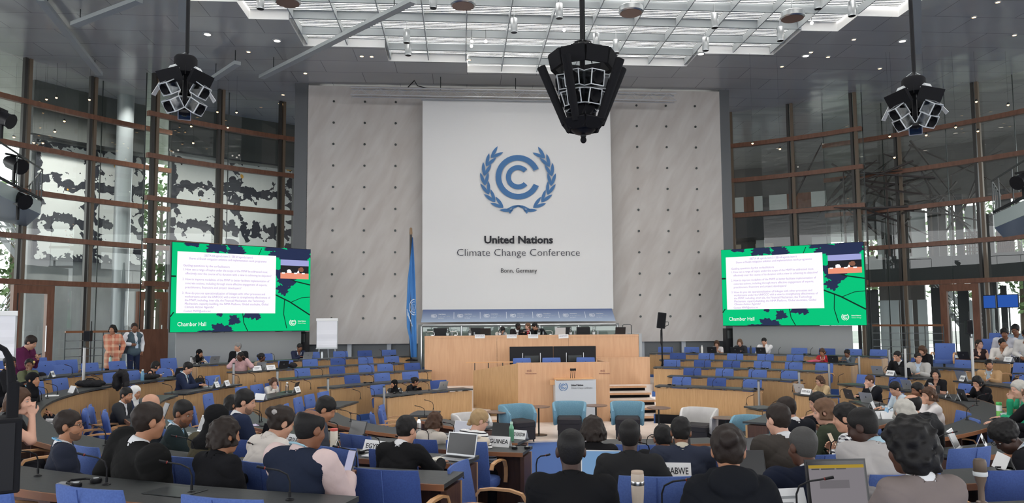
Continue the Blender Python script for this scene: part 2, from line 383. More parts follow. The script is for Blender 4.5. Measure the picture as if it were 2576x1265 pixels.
# ------------------------------------------------------------------ glass walls: two offset rings each side
RAILZ = [4.2, 5.76, 7.33, 8.9, 10.46]
def circ(r, phi, z=0):
    a = AX+phi; return Vector((C.x+r*math.cos(a), C.y+r*math.sin(a), z))
def phi_at(x, R, z=6):                     # bearing where the column x of the photo meets the circle (far crossing)
    d = ray(x, 811); d = Vector((d.x, d.y)).normalized(); b = d.dot(C); q = d*(b+math.sqrt(max(0, b*b-C.length_squared+R*R)))
    return math.atan2(q.y-C.y, q.x-C.x)-AX
M_POST = mat((.045, .042, .038), .45, .3, name='post_dark'); M_POSTW = mat((.16, .115, .075), .5, name='post_wood')
wn = [0]; tn = [4]
def glass_ring(R, pa, pb, postx, name):
    """glazed wall between two bearings with posts at photo columns, rails and panes"""
    ph = sorted([pa, pb]+[phi_at(x, R) for x in postx]) if postx else [pa, pb]
    for x in postx:
        p = phi_at(x, R); t = MB()
        for (dp, mm, wd) in ((-.0042, M_POSTW, .11), (.0042, M_POST, .10)):
            t.use(mm); a = circ(R-.12, p+dp*19/R); t.box((a.x, a.y, 6.5), (wd, .16, 11.0), Matrix.Rotation(AX+p-PI/2, 3, 'Z'))
        tn[0] += 1; struct('trim_%d' % tn[0], t)
    for z in RAILZ:
        t = MB().arc(R-.22, R-.04, pa, pb, z-.09, z+.09, None, circ)
        tn[0] += 1; struct('trim_%d' % tn[0], t, W_RED)
    cuts = [pa]+[p for p in ph if min(pa, pb) < p < max(pa, pb)]+[pb]
    cuts = sorted(set(round(c, 5) for c in cuts))
    for a, b in zip(cuts, cuts[1:]):
        if abs(b-a) < .01: continue
        t = MB(); nseg = max(1, int(abs(b-a)*R/2.2+.5))
        for i in range(nseg):
            p0 = a+(b-a)*i/nseg+.0006; p1 = a+(b-a)*(i+1)/nseg-.0006
            for z0, z1 in zip([1.02]+RAILZ, RAILZ+[CEIL-.02]):
                t.add([circ(R, p0, z0), circ(R, p1, z0), circ(R, p1, z1), circ(R, p0, z1)], [(0, 1, 2, 3)])
        wn[0] += 1; struct('window_%d' % wn[0], t, M_GLASS)
    lo, hi = min(pa, pb), max(pa, pb)
    t = MB()
    for i in range(int((hi-lo)*R/2.2)+1):
        p = lo+(hi-lo)*i/max(1, int((hi-lo)*R/2.2)); a = circ(R+.03, p); t.box((a.x, a.y, 6.5), (.03, .03, 11), Matrix.Rotation(AX+p-PI/2, 3, 'Z'))
    tn[0] += 1; struct('trim_%d' % tn[0], t, M_DSTEEL)
R1_, R2_ = 21.2, 19.0
glass_ring(R1_, phi_at(415, R1_), phi_at(-420, R1_), (38, 210, -180), 'l')
glass_ring(R2_, phi_at(762, R2_), phi_at(352, R2_), (371, 541, 699), 'l')
glass_ring(R1_, phi_at(2088, R1_), phi_at(3000, R1_), (2280, 2486, 2760), 'r')
glass_ring(R2_, phi_at(1842, R2_), phi_at(2190, R2_), (1850, 2006, 2170), 'r')
# ------------------------------------------------------------------ foyer beyond the glass, flag side: concrete wall with a mural
def abstract(name, sx, sy):
    m, nt, b = nm(name); setc(b, (.7, .7, .68), .7)
    tc = nt.nodes.new('ShaderNodeTexCoord'); mp = nt.nodes.new('ShaderNodeMapping')
    nt.links.new(tc.outputs['UV'], mp.inputs[0])
    sep = nt.nodes.new('ShaderNodeSeparateXYZ'); nt.links.new(mp.outputs[0], sep.inputs[0])
    def band(axis, per, w):
        mu = nt.nodes.new('ShaderNodeMath'); mu.operation = 'PINGPONG'; mu.inputs[1].default_value = per/2
        nt.links.new(sep.outputs[axis], mu.inputs[0])
        return mu
    n1 = nt.nodes.new('ShaderNodeTexNoise'); n1.inputs['Scale'].default_value = 2.6; n1.inputs['Detail'].default_value = 3; n1.inputs['Distortion'].default_value = .5
    nt.links.new(mp.outputs[0], n1.inputs['Vector'])
    a, c = band(0, sx, 1), band(1, sy, 1)
    mn = nt.nodes.new('ShaderNodeMath'); mn.operation = 'MINIMUM'; nt.links.new(a.outputs[0], mn.inputs[0]); nt.links.new(c.outputs[0], mn.inputs[1])
    ad = nt.nodes.new('ShaderNodeMath'); ad.operation = 'MULTIPLY_ADD'; ad.inputs[1].default_value = -1.9; ad.inputs[2].default_value = .97
    nt.links.new(n1.outputs['Fac'], ad.inputs[0])
    su = nt.nodes.new('ShaderNodeMath'); su.operation = 'ADD'; nt.links.new(mn.outputs[0], su.inputs[0]); nt.links.new(ad.outputs[0], su.inputs[1])
    r = nt.nodes.new('ShaderNodeValToRGB'); r.color_ramp.interpolation = 'CONSTANT'
    r.color_ramp.elements[0].color = (.018, .02, .03, 1); r.color_ramp.elements[1].position = .22; r.color_ramp.elements[1].color = (.62, .63, .61, 1)
    nt.links.new(su.outputs[0], r.inputs[0])
    n2 = nt.nodes.new('ShaderNodeTexNoise'); n2.inputs['Scale'].default_value = 1.1; nt.links.new(mp.outputs[0], n2.inputs['Vector'])
    r2 = nt.nodes.new('ShaderNodeValToRGB'); r2.color_ramp.interpolation = 'CONSTANT'; r2.color_ramp.elements[0].color = (0, 0, 0, 1); r2.color_ramp.elements[1].position = .69; r2.color_ramp.elements[1].color = (1, 1, 1, 1)
    nt.links.new(n2.outputs['Fac'], r2.inputs[0])
    mix = nt.nodes.new('ShaderNodeMixRGB'); mix.inputs[2].default_value = (.62, .33, .05, 1); nt.links.new(r2.outputs[0], mix.inputs[0]); nt.links.new(r.outputs[0], mix.inputs[1])
    nt.links.new(mix.outputs[0], b.inputs['Base Color']); return m
def arc_wall(name, R, xa, xb, z0, z1, m, th=.3, kind='structure', **k):
    t = MB().arc(R, R+th, phi_at(xa, R), phi_at(xb, R), z0, z1, None, circ)
    o = t.build(name, m); tag(o, kind=kind, **k); return o
arc_wall('wall_foyer', 24.0, 62, 352, 1.0, CEIL, M_CONC)
arc_wall('wall_foyer_stage_side', 22.6, 418, 800, 1.0, CEIL, M_CONC)
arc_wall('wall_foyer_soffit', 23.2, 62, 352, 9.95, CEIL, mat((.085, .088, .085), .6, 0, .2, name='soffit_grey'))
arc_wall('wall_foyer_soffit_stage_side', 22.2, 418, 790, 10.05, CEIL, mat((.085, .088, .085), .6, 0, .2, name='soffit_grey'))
def mural(name, R, xa, xb, z0, z1, m, label):
    pa, pb = phi_at(xa, R), phi_at(xb, R); t = MB().arc(R-.20, R-.14, pa, pb, z0, z1, 12, circ); o = t.build(name, m)
    uv = o.data.uv_layers.new(name='uv')
    for l in o.data.loops:
        p = o.data.vertices[l.vertex_index].co; q = math.atan2(p.y-C.y, p.x-C.x)-AX
        uv.data[l.index].uv = ((pa-q)*R, p.z-z0)
    tag(o, label, 'mural'); return o
mural('mural', 24.0, 68, 350, 5.25, 9.9, abstract('abstract_mural', 2.1, 1.55), 'abstract black and white mural on concrete beyond the glass, next to round column')
mural('mural', 22.6, 419, 726, 5.25, 9.9, abstract('abstract_mural_wide', 2.7, 1.7), 'abstract black and white mural beyond the glass, above the flag side screen')
cl = MB(); p = circ(22.5, phi_at(299, 22.5)); cl.lathe([(.31, 1.0), (.31, CEIL)], 24, (p.x, p.y, 0)); struct('pillar', cl, mat((.33, .35, .36), .35, .3, name='column_metal'), smooth=True)

# added fill lights, without fittings, that brighten the foyer wall and murals
for i, x in enumerate((90, 160, 235, 330, 450, 530, 610, 690)):
    R = 21.5 if x < 400 else 19.3; p = circ(R, phi_at(x, R)); ld = bpy.data.lights.new('foyer_fill_light', 'AREA'); ld.shape = 'RECTANGLE'; ld.size = 1.6; ld.size_y = .3; ld.energy = 38; ld.spread = math.radians(75); ld.color = (1, .97, .93)
    lo_ = bpy.data.objects.new('foyer_fill_light', ld); COL.objects.link(lo_); lo_.location = (p.x, p.y, CEIL-.1); d_ = Vector((p.x-C.x, p.y-C.y, -8.5)); d_.x *= .14; d_.y *= .14; lo_.rotation_euler = d_.to_track_quat('-Z', 'Y').to_euler()
# ------------------------------------------------------------------ foyer beyond the glass, loudspeaker side
M_FDARK = mat((.055, .055, .058), .5, name='gallery_dark'); M_FMID = mat((.13, .12, .115), .5, name='foyer_mid'); M_FWHITE = mat((.66, .69, .68), .5, name='foyer_white')
arc_wall('wall_gallery', 22.6, 2196, 2900, 4.3, 5.35, M_FDARK, .35)
arc_wall('wall_mezzanine', 25.0, 1838, 2215, 7.0, 8.35, M_FDARK, 5)
arc_wall('wall_mezzanine_soffit', 23.5, 1838, 2215, 4.4, 5.6, M_FMID, 4)
arc_wall('wall_foyer_back', 32.0, 1800, 2060, 1.0, CEIL, M_FMID, .3)
arc_wall('wall_foyer_back_upper', 32.0, 2060, 2900, 8.9, CEIL, M_FMID, .3)
arc_wall('wall_foyer_back_lower', 31.0, 2215, 2330, 1.0, 8.9, M_FMID, .3); arc_wall('wall_foyer_back_mid', 31.0, 2345, 2392, 1.0, 8.9, M_FMID, .3); arc_wall('wall_foyer_back_end', 31.0, 2448, 2512, 1.0, 8.0, M_FDARK, .3); arc_wall('wall_foyer_back_far', 31.0, 2590, 2900, 1.0, 8.0, M_FMID, .3)
arc_wall('wall_foyer_core', 27.0, 1838, 2000, 1.0, 7.0, mat((.07, .06, .055), .5, name='core_dark'), .3)
wi = [0]
def panels(R, z0, z1, spans, m, nm_='window_panel'):
    for a, b in spans:
        tn[0] += 1; arc_wall('trim_%d' % tn[0], R, a, b, z0, z1, m, .06)
panels(31.6, 8.95, 10.2, [(1848, 1880), (1906, 1928), (1945, 1990), (2052, 2090)], M_FWHITE)  # white colour stands in for the light of lit room windows
panels(31.6, 8.95, 10.2, [(1880, 1906), (1990, 2052)], W_RED)
panels(26.9, 6.0, 6.85, [(1842, 1870), (1906, 1952)], mat((.55, .45, .33), .6, name='beige'))
panels(26.5, 5.6, 7.0, [(1908, 1930), (2050, 2098), (2130, 2150)], M_FWHITE)
panels(29.5, 5.4, 8.3, [(2216, 2232), (2262, 2272), (2296, 2340), (2398, 2412), (2440, 2470)], M_FWHITE)
panels(29.2, 5.3, 8.9, [(2236, 2256), (2345, 2372), (2416, 2436), (2520, 2560), (2640, 2680)], M_FDARK)
panels(24.5, 1.0, 3.6, [(2215, 2262), (2266, 2297), (2310, 2334)], mat((.66, .68, .68), .5, name='partition'))
panels(24.4, 1.0, 4.1, [(2176, 2212), (2345, 2372), (2412, 2440), (2520, 2536)], M_FDARK)
panels(24.3, 1.25, 3.5, [(2441, 2462), (2476, 2502)], M_FWHITE)
# lattice screen of slats on the gallery
for xa, xb in ((2436, 2492), (2520, 2562)):
    t = MB(); Rl = 27.5; pa, pb = phi_at(xa, Rl), phi_at(xb, Rl)
    for i in range(9): q = circ(Rl, pa+(pb-pa)*i/8); t.box((q.x, q.y, 6.05), (.05, .05, 1.5))
    for i in range(9): t.arc(Rl-.02, Rl+.02, pa, pb, 5.3+i*.18, 5.34+i*.18, 3, circ)
    o = t.build('lattice_screen', W_DARK); tag(o, 'dark wooden lattice screen on the gallery, %s' % ('behind glass left of the wide post' if xa < 2500 else 'at the far right edge of the photo'), 'screen')
# branch sculpture
r2 = random.Random(5); root = thing('branch_sculpture', 'tangled nest-like sculpture of dark branches behind the glass, loudspeaker side', 'sculpture', tuple(at_d(2300, 811, 30.8)[:2])+(5.3,))
for i in range(46):
    c = Vector((r2.gauss(0, 1.9), r2.gauss(0, .5), r2.uniform(1.5, 4.1))); d = Vector((r2.uniform(-1, 1), r2.uniform(-.4, .4), r2.uniform(-.7, .7))).normalized()*r2.uniform(.9, 2.0)
    MB().tube([c-d, c+Vector((0, 0, r2.uniform(-.1, .1))), c+d], [.05, .045, .02], 5).build('branch', mat((.055, .045, .04), .7, name='branch'), root)
for i in range(7):
    x = -2.7+i*.9; MB().tube([(x, 0, .06), (x*1.02, 0, 2.5+(i % 3)*.5)], [.05, .04], 5).build('pole', mat((.075, .06, .05), .7, name='branch'), root)
# outdoor trees and ground
M_LEAF = [noisy('leaves_a', (.05, .095, .03), (.10, .165, .055), (1, 1, 1), 3, 3, .7), noisy('leaves_b', (.06, .11, .035), (.12, .19, .07), (1, 1, 1), 3, 3, .7)]
M_BARK = mat((.09, .07, .05), .8, name='bark')
def tree(x, dist, h, r, label, k):
    p = at_d(x, 811, dist); t = thing('tree', label, 'tree', (p.x, p.y, 0), 0, 'trees outside the hall'); q = random.Random(k)
    MB().tube([(0, 0, 0), (.1, 0, h*.5), (0, .1, h*.85)], [.22, .16, .06], 7).build('trunk', M_BARK, t)
    mb = MB()
    for i in range(1100):
        d = Vector((q.gauss(0, 1), q.gauss(0, 1), q.gauss(0, 1))).normalized()*(r*q.uniform(.35, 1)**.6); c = Vector((d.x, d.y, h*.62+d.z*h*.40/r))
        a = Vector((q.uniform(-1, 1), q.uniform(-1, 1), q.uniform(-1, 1))).normalized(); b = a.orthogonal().normalized(); s = q.uniform(.13, .32)
        mb.add([c-a*s, c-b*s*.5, c+a*s, c+b*s*.5], [(0, 1, 2, 3)])
    mb.build('crown', M_LEAF[k % 2], t)
for i, (x, d, h, r, lab) in enumerate([(20, 46, 12, 3.6, 'green tree outside, beyond the staircase at the far left of the hall'), (-300, 44, 11, 3.4, 'leafy tree outside the hall, past the left picture edge'), (396, 46, 13, 2.6, 'green tree seen through the gap between the two murals'),
        (2420, 48, 11, 2.6, 'bright green tree outside behind the branch sculpture'), (2575, 46, 13, 2.4, 'green tree outside above the lattice screen'), (2200, 54, 12, 2.4, 'green tree glimpsed outside, near the corner of the stepped glass wall'), (2800, 46, 12, 3, 'leafy tree outside the hall, past the right picture edge')]):
    tree(x, d, h, r, lab, i)
gd = MB(); gd.add([circ(45, 2*PI*i/48, .9) for i in range(48)]+[circ(120, 2*PI*i/48, .9) for i in range(48)], [(i, 48+i, 48+(i+1) % 48, (i+1) % 48) for i in range(48)])
struct('ground', gd, noisy('paving', (.16, .16, .15), (.22, .22, .20), (1, 1, 1), .5, 3, .9))
# foyer staircases
def stair(x, dist, z0, z1, label, flip=1):
    p = at_d(x, 811, dist); t = thing('staircase', label, 'staircase', (p.x, p.y, z0), 0); n = 9; h = (z1-z0)/n
    for i in range(n): MB().box((flip*(i*.24-1), 0, h*(i+.9)), (.28, 1.2, .05)).build('tread', M_LGREY, t)
    for sy in (-.62, .62):
        MB().bar((flip*-1.1, sy, .1), (flip*(n*.24-1), sy, z1-z0), .05, .22).build('stringer', M_GREYP, t)
        for k in range(4): MB().tube([(flip*-1.1, sy, .4+k*.2), (flip*(n*.24-1), sy, z1-z0+.3+k*.2)], .018, 6).build('rail', M_LGREY, t)
stair(36, 29.5, 1.0, 4.6, 'grey metal staircase beyond the glass at the far left, outside the wooden door')
stair(34, 30.0, 4.6, 7.4, 'upper flight of the grey foyer staircase, above the wooden door at far left', -1)
stair(2432, 35.5, 1.0, 4.0, 'grey metal staircase seen through the wooden door on the loudspeaker side', -1)
# foyer screens
def foyer_screen(x0, x1, y0, y1, dist, label):
    p = at_d((x0+x1)/2, (y0+y1)/2, dist); wdt = (x1-x0)/F*dist; h = (y1-y0)/F*dist
    t = thing('monitor', label, 'monitor', (p.x, p.y, p.z-h/2), facing(p), 'blue foyer monitors')
    MB().box((0, 0, h/2), (wdt, .06, h)).build('housing', M_BLACK, t)
    MB().box((0, .033, h/2), (wdt*.94, .006, h*.9)).build('display', emit((.035, .13, .55), .7, 'blue_display'), t)
    MB().tube([(0, -.06, h*.5), (0, -.06, -(p.z-h/2)+1.0)], .03, 8).build('pole', M_DSTEEL, t)
foyer_screen(2476, 2504, 742, 776, 27.0, 'small blue monitor in the foyer beside the wooden door')
foyer_screen(2512, 2560, 740, 774, 26.5, 'wide blue monitor in the foyer, at the right of the wooden door')
# wooden doors in the glass walls
dn = [0]
def door(R, xa, xb, z1, leafs=1):
    pa, pb = phi_at(xa, R), phi_at(xb, R); t = MB()
    for p in (pa, pb):
        q = circ(R-.1, p); t.box((q.x, q.y, (1.0+z1)/2), (.24, .2, z1-1.0), Matrix.Rotation(AX+p-PI/2, 3, 'Z'))
    t.arc(R-.2, R, pa, pb, z1-.28, z1, 3, circ); t.arc(R-.2, R, pa, pb, 1.0, 1.18, 3, circ)
    dn[0] += 1; o = struct('door_%d' % dn[0], t, W_RED)
    q = circ(R-.3, pa+(pb-pa)*.85); MB().tube([(q.x, q.y, 1.8), (q.x, q.y, 2.7)], .02, 8).build('door_handle', M_STEEL, o)
door(R1_, 32, 118, 4.1); door(R1_, 2380, 2462, 4.1)
door(R1_, 348, 408, 4.0)
# low wood and rail band at the foot of the glass
for (R, xa, xb) in ((R1_-.35, 165, 352), (R1_-.35, 2194, 2372)):
    pa, pb = phi_at(xa, R), phi_at(xb, R); rr_ = thing('handrail', 'wooden handrail with dark balusters in front of the glass, %s' % ('flag side' if xa < 1000 else 'loudspeaker side'), 'handrail', (0, 0, 0))
    MB().arc(R-.04, R+.04, pa, pb, 2.43, 2.51, 6, circ).build('rail', W_RIM, rr_)
    for i in range(5):
        q = circ(R, pa+(pb-pa)*i/4); MB().tube([(q.x, q.y, 1.0), (q.x, q.y, 2.44)], .02, 6).build('baluster', M_DSTEEL, rr_)
    for k in range(4): MB().arc(R-.01, R+.01, pa, pb, 1.3+k*.28, 1.32+k*.28, 6, circ).build('wire', M_STEEL, rr_)
arc_wall('wall_wood_panel', 18.6, 352, 424, 1.0, 2.55, W_RED, .08)
# side galleries with railing and stage lights
def gallery(pts, z, label, side):
    t = thing('balcony', label, 'balcony', (0, 0, z))
    MB().use(M_LGREY).prism(pts, -.38, 0).build('slab', mat((.30, .36, .35), .4, name='balcony_fascia'), t)
    e = [Vector((*p, 0)) for p in pts]
    MB().tube([e[0]+Vector((0, 0, 1.0)), e[1]+Vector((0, 0, 1.0)), e[2]+Vector((0, 0, 1.0))], .025, 6).build('rail', M_DSTEEL, t)
    MB().tube([e[0]+Vector((0, 0, .08)), e[1]+Vector((0, 0, .08)), e[2]+Vector((0, 0, .08))], .04, 6).build('kerb', M_BLACK, t)
    for a, b in ((0, 1), (1, 2)):
        for i in range(5):
            q = e[a].lerp(e[b], i/4.5); MB().tube([q, q+Vector((0, 0, 1.0))], .018, 6).build('baluster', M_DSTEEL, t)
    return t
g1 = at_d(-140, 500, 16); g2 = at_d(104, 498, 22.4); g3 = at_d(70, 480, 25.2); g4 = at_d(-240, 480, 20)
gallery([(g1.x, g1.y), (g2.x, g2.y), (g3.x, g3.y), (g4.x, g4.y)], 6.5, 'grey side gallery with dark railing at the far left, carrying stage lights', 'l')
g1 = at_d(2690, 540, 16); g2 = at_d(2500, 541, 21.4); g3 = at_d(2520, 541, 24); g4 = at_d(2800, 541, 20)
gallery([(g1.x, g1.y), (g2.x, g2.y), (g3.x, g3.y), (g4.x, g4.y)], 5.75, 'pale side gallery with dark railing at the far right', 'r')
def stage_light(x, y, dist, label, s=1.0):
    p = at_d(x, y, dist); t = thing('stage_light', label, 'stage light', tuple(p), facing(p), 'stage lights on the side gallery')
    MB().lathe([(.10*s, -.18*s), (.13*s, -.1*s), (.13*s, .16*s), (.15*s, .2*s)], 12, (0, 0, 0), Matrix.Rotation(-PI/2-.4, 3, 'X')).build('housing', M_BLACK, t, True)
    MB().box((0, -.02, .16*s), (.34*s, .05, .05)).build('yoke', M_BLACK, t)
    MB().box((0, 0, -.25*s), (.06, .06, .3*s)).build('mount', M_BLACK, t)
stage_light(36, 412, 20.5, 'black stage light on the gallery at far left, upper one', 1.5); stage_light(46, 500, 20.5, 'black stage light low on the gallery rail at far left', 1.5)
stage_light(4, 296, 15, 'black stage light hanging at the left picture edge, below the rail', 1.1); stage_light(2574, 452, 19, 'black stage light on the gallery at the right picture edge', 1.3)
# ------------------------------------------------------------------ emblem (two nested C rings in a laurel wreath); unit: overall width 1
def emblem_mesh(s, fine=True, laurel_only=False):
    mb = MB(); k = s/610.0
    def ringC(ro, ri, gap):
        n = 36 if fine else 16; vs = []
        for i in range(n+1):
            a = gap+(2*PI-2*gap)*i/n; vs += [(ro*k*math.cos(a), ro*k*math.sin(a), 0), (ri*k*math.cos(a), ri*k*math.sin(a), 0)]
        mb.add(vs, [(2*i, 2*i+1, 2*i+3, 2*i+2) for i in range(n)])
    if not laurel_only: ringC(184, 138, .40); ringC(100, 60, .72)
    def leaf(cx, cy, ang, L, W):
        vs = []; n = 6
        for i in range(n+1):
            t = i/n; w_ = W*math.sin(PI*min(1, t*1.0))**.8 if 0 < t < 1 else 0; vs.append((t*L-L/2, w_/2))
        poly = vs+[(x, -y) for x, y in vs[1:-1]][::-1]; c, s_ = math.cos(ang), math.sin(ang)
        mb.add([((cx+x*c-y*s_)*k, (cy+x*s_+y*c)*k, 0) for x, y in poly], [tuple(range(len(poly)))])
    for sg in (1, -1):
        nl = 8 if fine else 6
        for i in range(nl):
            th = math.radians(250-i*118/(nl-1))        # stem, bottom to top on the left side
            for row, (dr, tilt) in enumerate(((17, -.30), (-17, .30))):
                R = 268+dr; x = R*math.cos(th)*1.02; y = R*math.sin(th)-5
                tang = th-PI/2
                if row == 1 and i == 0: continue
                if sg > 0: leaf(x, y, tang+tilt*-1, 112, 27)
                else: leaf(-x, y, PI-(tang+tilt*-1), 112, 27)
        st_ = [(sg*(-95), -268), (sg*(-40), -240), (0, -236), (sg*40, -252), (sg*72, -296)]
        for (p, q), (p2, q2) in zip(st_, st_[1:]):
            d = Vector((p2-p, q2-q)).normalized(); nn = Vector((-d.y, d.x))*6.5
            mb.add([((p+nn.x)*k, (q+nn.y)*k, 0), ((p-nn.x)*k, (q-nn.y)*k, 0), ((p2-nn.x)*k, (q2-nn.y)*k, 0), ((p2+nn.x)*k, (q2+nn.y)*k, 0)], [(0, 1, 2, 3)])
    return mb
def emblem(parent, M, s, m, fine=True):
    mb = emblem_mesh(s, fine); mb.v = [tuple(M @ Vector(p)) for p in mb.v]; return mb.build('emblem', m, parent)
LAT = Vector((L_.x, L_.y, 0)); DEP = Vector((A_.x, A_.y, 0)); UPV = Vector((0, 0, 1))
def face_at(u, v, z): return frame(ax(u, v, z), LAT, UPV)          # plane facing the audience
def u_of(x, v):                                                    # lateral coordinate of a photo column on the plane v
    d = ray(x, 811); p0 = C+A_*v; t = p0.dot(A_)/(d.x*A_.x+d.y*A_.y); q = Vector((d.x*t, d.y*t)); return (q-C).dot(L_)
def z_of(x, y, v):
    d = ray(x, y); p0 = C+A_*v; t = p0.dot(A_)/(d.x*A_.x+d.y*A_.y); return EYE+d.z*t
# ------------------------------------------------------------------ banner
V = 12.75; ua, ub = u_of(1062, V), u_of(1544, V); zt, zb = z_of(1300, 254, V), z_of(1300, 778, V); uc = (ua+ub)/2
bn = thing('banner', 'tall white conference banner with blue ringed C emblem hanging on stage wall', 'banner', tuple(ax(uc, V, zb)), AX-PI/2)
w_ = ub-ua; h_ = zt-zb
t = MB(); nx, ny = 12, 24; vs = []
for j in range(ny+1):
    for i in range(nx+1):
        x = (i/nx-.5)*w_; vs.append((x, .012*math.sin(x*2.1+j*.3)+.008*math.sin(j*.9), h_*j/ny))
vs2 = [(a, b+.01, c) for a, b, c in vs]; q = nx+1
fs = [(j*q+i, j*q+i+1, (j+1)*q+i+1, (j+1)*q+i) for j in range(ny) for i in range(nx)]
t.add(vs, fs).build('cloth', mat((.72, .71, .70), .75, name='banner_cloth'), bn, True)
MB().tube([(-w_/2-.05, 0, h_), (w_/2+.05, 0, h_)], .03, 8).build('top_batten', M_LGREY, bn)
EB = mat((.058, .165, .36), .7, name='emblem_blue'); INK = mat((.012, .012, .018), .7, name='ink')
LX = lambda x, z: Matrix(((1, 0, 0, x), (0, 0, -1, -.035), (0, 1, 0, z), (0, 0, 0, 1)))
pxm = (ub-ua)/(1544-1062.)
def bz(y): return z_of(1300, y, V)-zb
ex = u_of(1306, V)-uc
o = emblem(bn, LX(ex, bz(446)), 190*pxm, EB); tag(o, 'blue emblem of two nested C rings in a laurel wreath')
text('United Nations', .40, LX(ex, bz(604)), INK, bn, bold=.012, width=174*pxm)
text('Climate Change Conference', .40, LX(ex, bz(636)), mat((.035, .035, .05), .7, name='ink_light'), bn, bold=-.004, width=311*pxm)
text('Bonn, Germany', .24, LX(ex, bz(681)), INK, bn, width=91*pxm)
# blue printed strip under the banner
V2 = 12.2; ua, ub = u_of(1059, V2), u_of(1549, V2); z0, z1 = z_of(1300, 809, V2), z_of(1300, 778, 12.6); w2 = ub-ua; uc2 = (ua+ub)/2
sf = thing('banner_strip', 'blue banner strip repeating a white emblem, slanting out below the white banner', 'banner', tuple(ax(uc2, V2, z0)), AX-PI/2)
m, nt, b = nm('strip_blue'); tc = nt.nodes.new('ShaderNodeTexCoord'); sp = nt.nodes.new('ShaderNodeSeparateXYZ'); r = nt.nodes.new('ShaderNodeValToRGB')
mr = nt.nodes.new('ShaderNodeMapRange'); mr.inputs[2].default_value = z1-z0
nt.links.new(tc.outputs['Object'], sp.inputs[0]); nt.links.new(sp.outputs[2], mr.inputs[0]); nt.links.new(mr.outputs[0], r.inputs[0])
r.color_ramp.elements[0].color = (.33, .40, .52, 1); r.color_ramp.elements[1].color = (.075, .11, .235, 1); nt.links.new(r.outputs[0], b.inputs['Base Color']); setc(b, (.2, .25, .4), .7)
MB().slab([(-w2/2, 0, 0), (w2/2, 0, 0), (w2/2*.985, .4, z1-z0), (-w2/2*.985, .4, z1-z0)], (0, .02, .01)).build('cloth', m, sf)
sl_ = math.atan2(z1-z0, .4); WH = mat((.75, .77, .8), .7, name='print_white')
def SM(x, f): 
    y = .4*f-.012; z = (z1-z0)*f+.004
    return frame((x, y, z), (1, 0, 0), (0, math.cos(sl_), math.sin(sl_)))
for i in range(7):
    x = u_of(1091+i*66.8, V2)-uc2
    emblem(sf, SM(x, .5), .22, WH, False)
    text('United Nations', .07, SM(x+.16, .62), WH, sf, align='LEFT', width=.27); text('Climate Change Conference', .07, SM(x+.16, .46), WH, sf, align='LEFT', bold=-.003, width=.42); text('Bonn, Germany', .06, SM(x+.16, .31), WH, sf, align='LEFT', width=.2)
    if i < 6: q = MB(); M_ = SM(x+.74, .52); q.v = []; q.add([M_ @ Vector(p) for p in ((-.006, -.16, 0), (.006, -.16, 0), (.006, .16, 0), (-.006, .16, 0))], [(0, 1, 2, 3)]); q.build('divider', WH, sf)
# ------------------------------------------------------------------ truss
V = 12.3; ta, tb = u_of(878, V), u_of(1712, V); zt = z_of(878, 222, V)
tr_ = thing('lighting_truss', 'silver lattice truss hung across the stage wall above the banner', 'truss', tuple(ax(ta, V, zt)), AX-PI/2); Lt = tb-ta; dz = z_of(1712, 238, V)-zt
MT = mat((.60, .60, .60), .35, .6, name='truss_alu')
for (y, z) in ((-.15, 0), (.15, 0), (-.15, -.28), (.15, -.28)): MB().tube([(0, y, z), (Lt, y, z+dz)], .026, 8).build('chord', MT, tr_, True)
nd = 36; t = MB()
for i in range(nd):
    x0, x1 = Lt*i/nd, Lt*(i+1)/nd; za, zb_ = dz*i/nd, dz*(i+1)/nd; a, b = (0, -.28) if i % 2 else (-.28, 0)
    for y in (-.15, .15): t.tube([(x0, y, za+a), (x1, y, zb_+b)], .011, 5)
    t.tube([(x0, -.15 if i % 2 else .15, za), (x1, .15 if i % 2 else -.15, zb_)], .011, 5)
o = t.build('lacing', MT, tr_); o['kind'] = 'stuff'
for x in (Lt*.27, Lt*.5, Lt*.73): MB().tube([(x, 0, dz*x/Lt), (x, 0, CEIL-zt-.02)], .018, 6).build('hanger', M_DSTEEL, tr_)
MB().tube([(Lt*.17, .1, .1), (Lt*.19, .05, .35), (Lt*.2, -.1, .1), (Lt*.24, 0, .02), (Lt*.3, 0, .05)], .02, 6).build('cable', M_BLACK, tr_)
# ------------------------------------------------------------------ podium
V = 7.95; ua, ub = u_of(1068, V), u_of(1606, V); zt = z_of(1337, 843, V); zb = .76
pd = thing('podium', 'long beech panelled podium desk on the stage below the banner', 'podium', tuple(ax((ua+ub)/2, V, zb)), AX-PI/2); wp = ub-ua; hp = zt-zb
for i in range(3):
    x0 = -wp/2+wp*i/3; MB().box((x0+wp/6, .03, hp/2), (wp/3-.008, .06, hp)).build('front_panel', W_POD, pd)
MB().box((0, .42, hp-.035), (wp, .86, .05)).build('desktop', W_POD, pd)
for sx in (-1, 1): MB().box((sx*(wp/2-.03), .45, hp/2-.03), (.06, .8, hp-.08)).build('end_panel', W_POD, pd)
MB().prism([(wp/2+.004, -.02), (wp/2+.16, .25), (wp/2+.16, 1.6), (wp/2+.004, 1.6)], 0, hp+.02).build('side_cheek', M_LGREY, pd)
pb = thing('podium_plinth', 'lower beech plinth jutting out at the loudspeaker end of the podium', 'plinth', tuple(ax(ub-.75, V-.33, zb)), AX-PI/2)
MB().box((0, .12, .41), (2.0, .28, .82)).build('front_panel', W_POD, pb); MB().box((0, .12, .83), (2.0, .3, .02)).build('top', W_POD, pb)
df = MB().use(M_GREYP); df.prism([ax(ua+.05, V+.9)[:2], ax(ub-.05, V+.9)[:2], ax(ub-.05, 12.1)[:2], ax(ua+.05, 12.1)[:2]], .76, 1.55); struct('floor_dais', df)
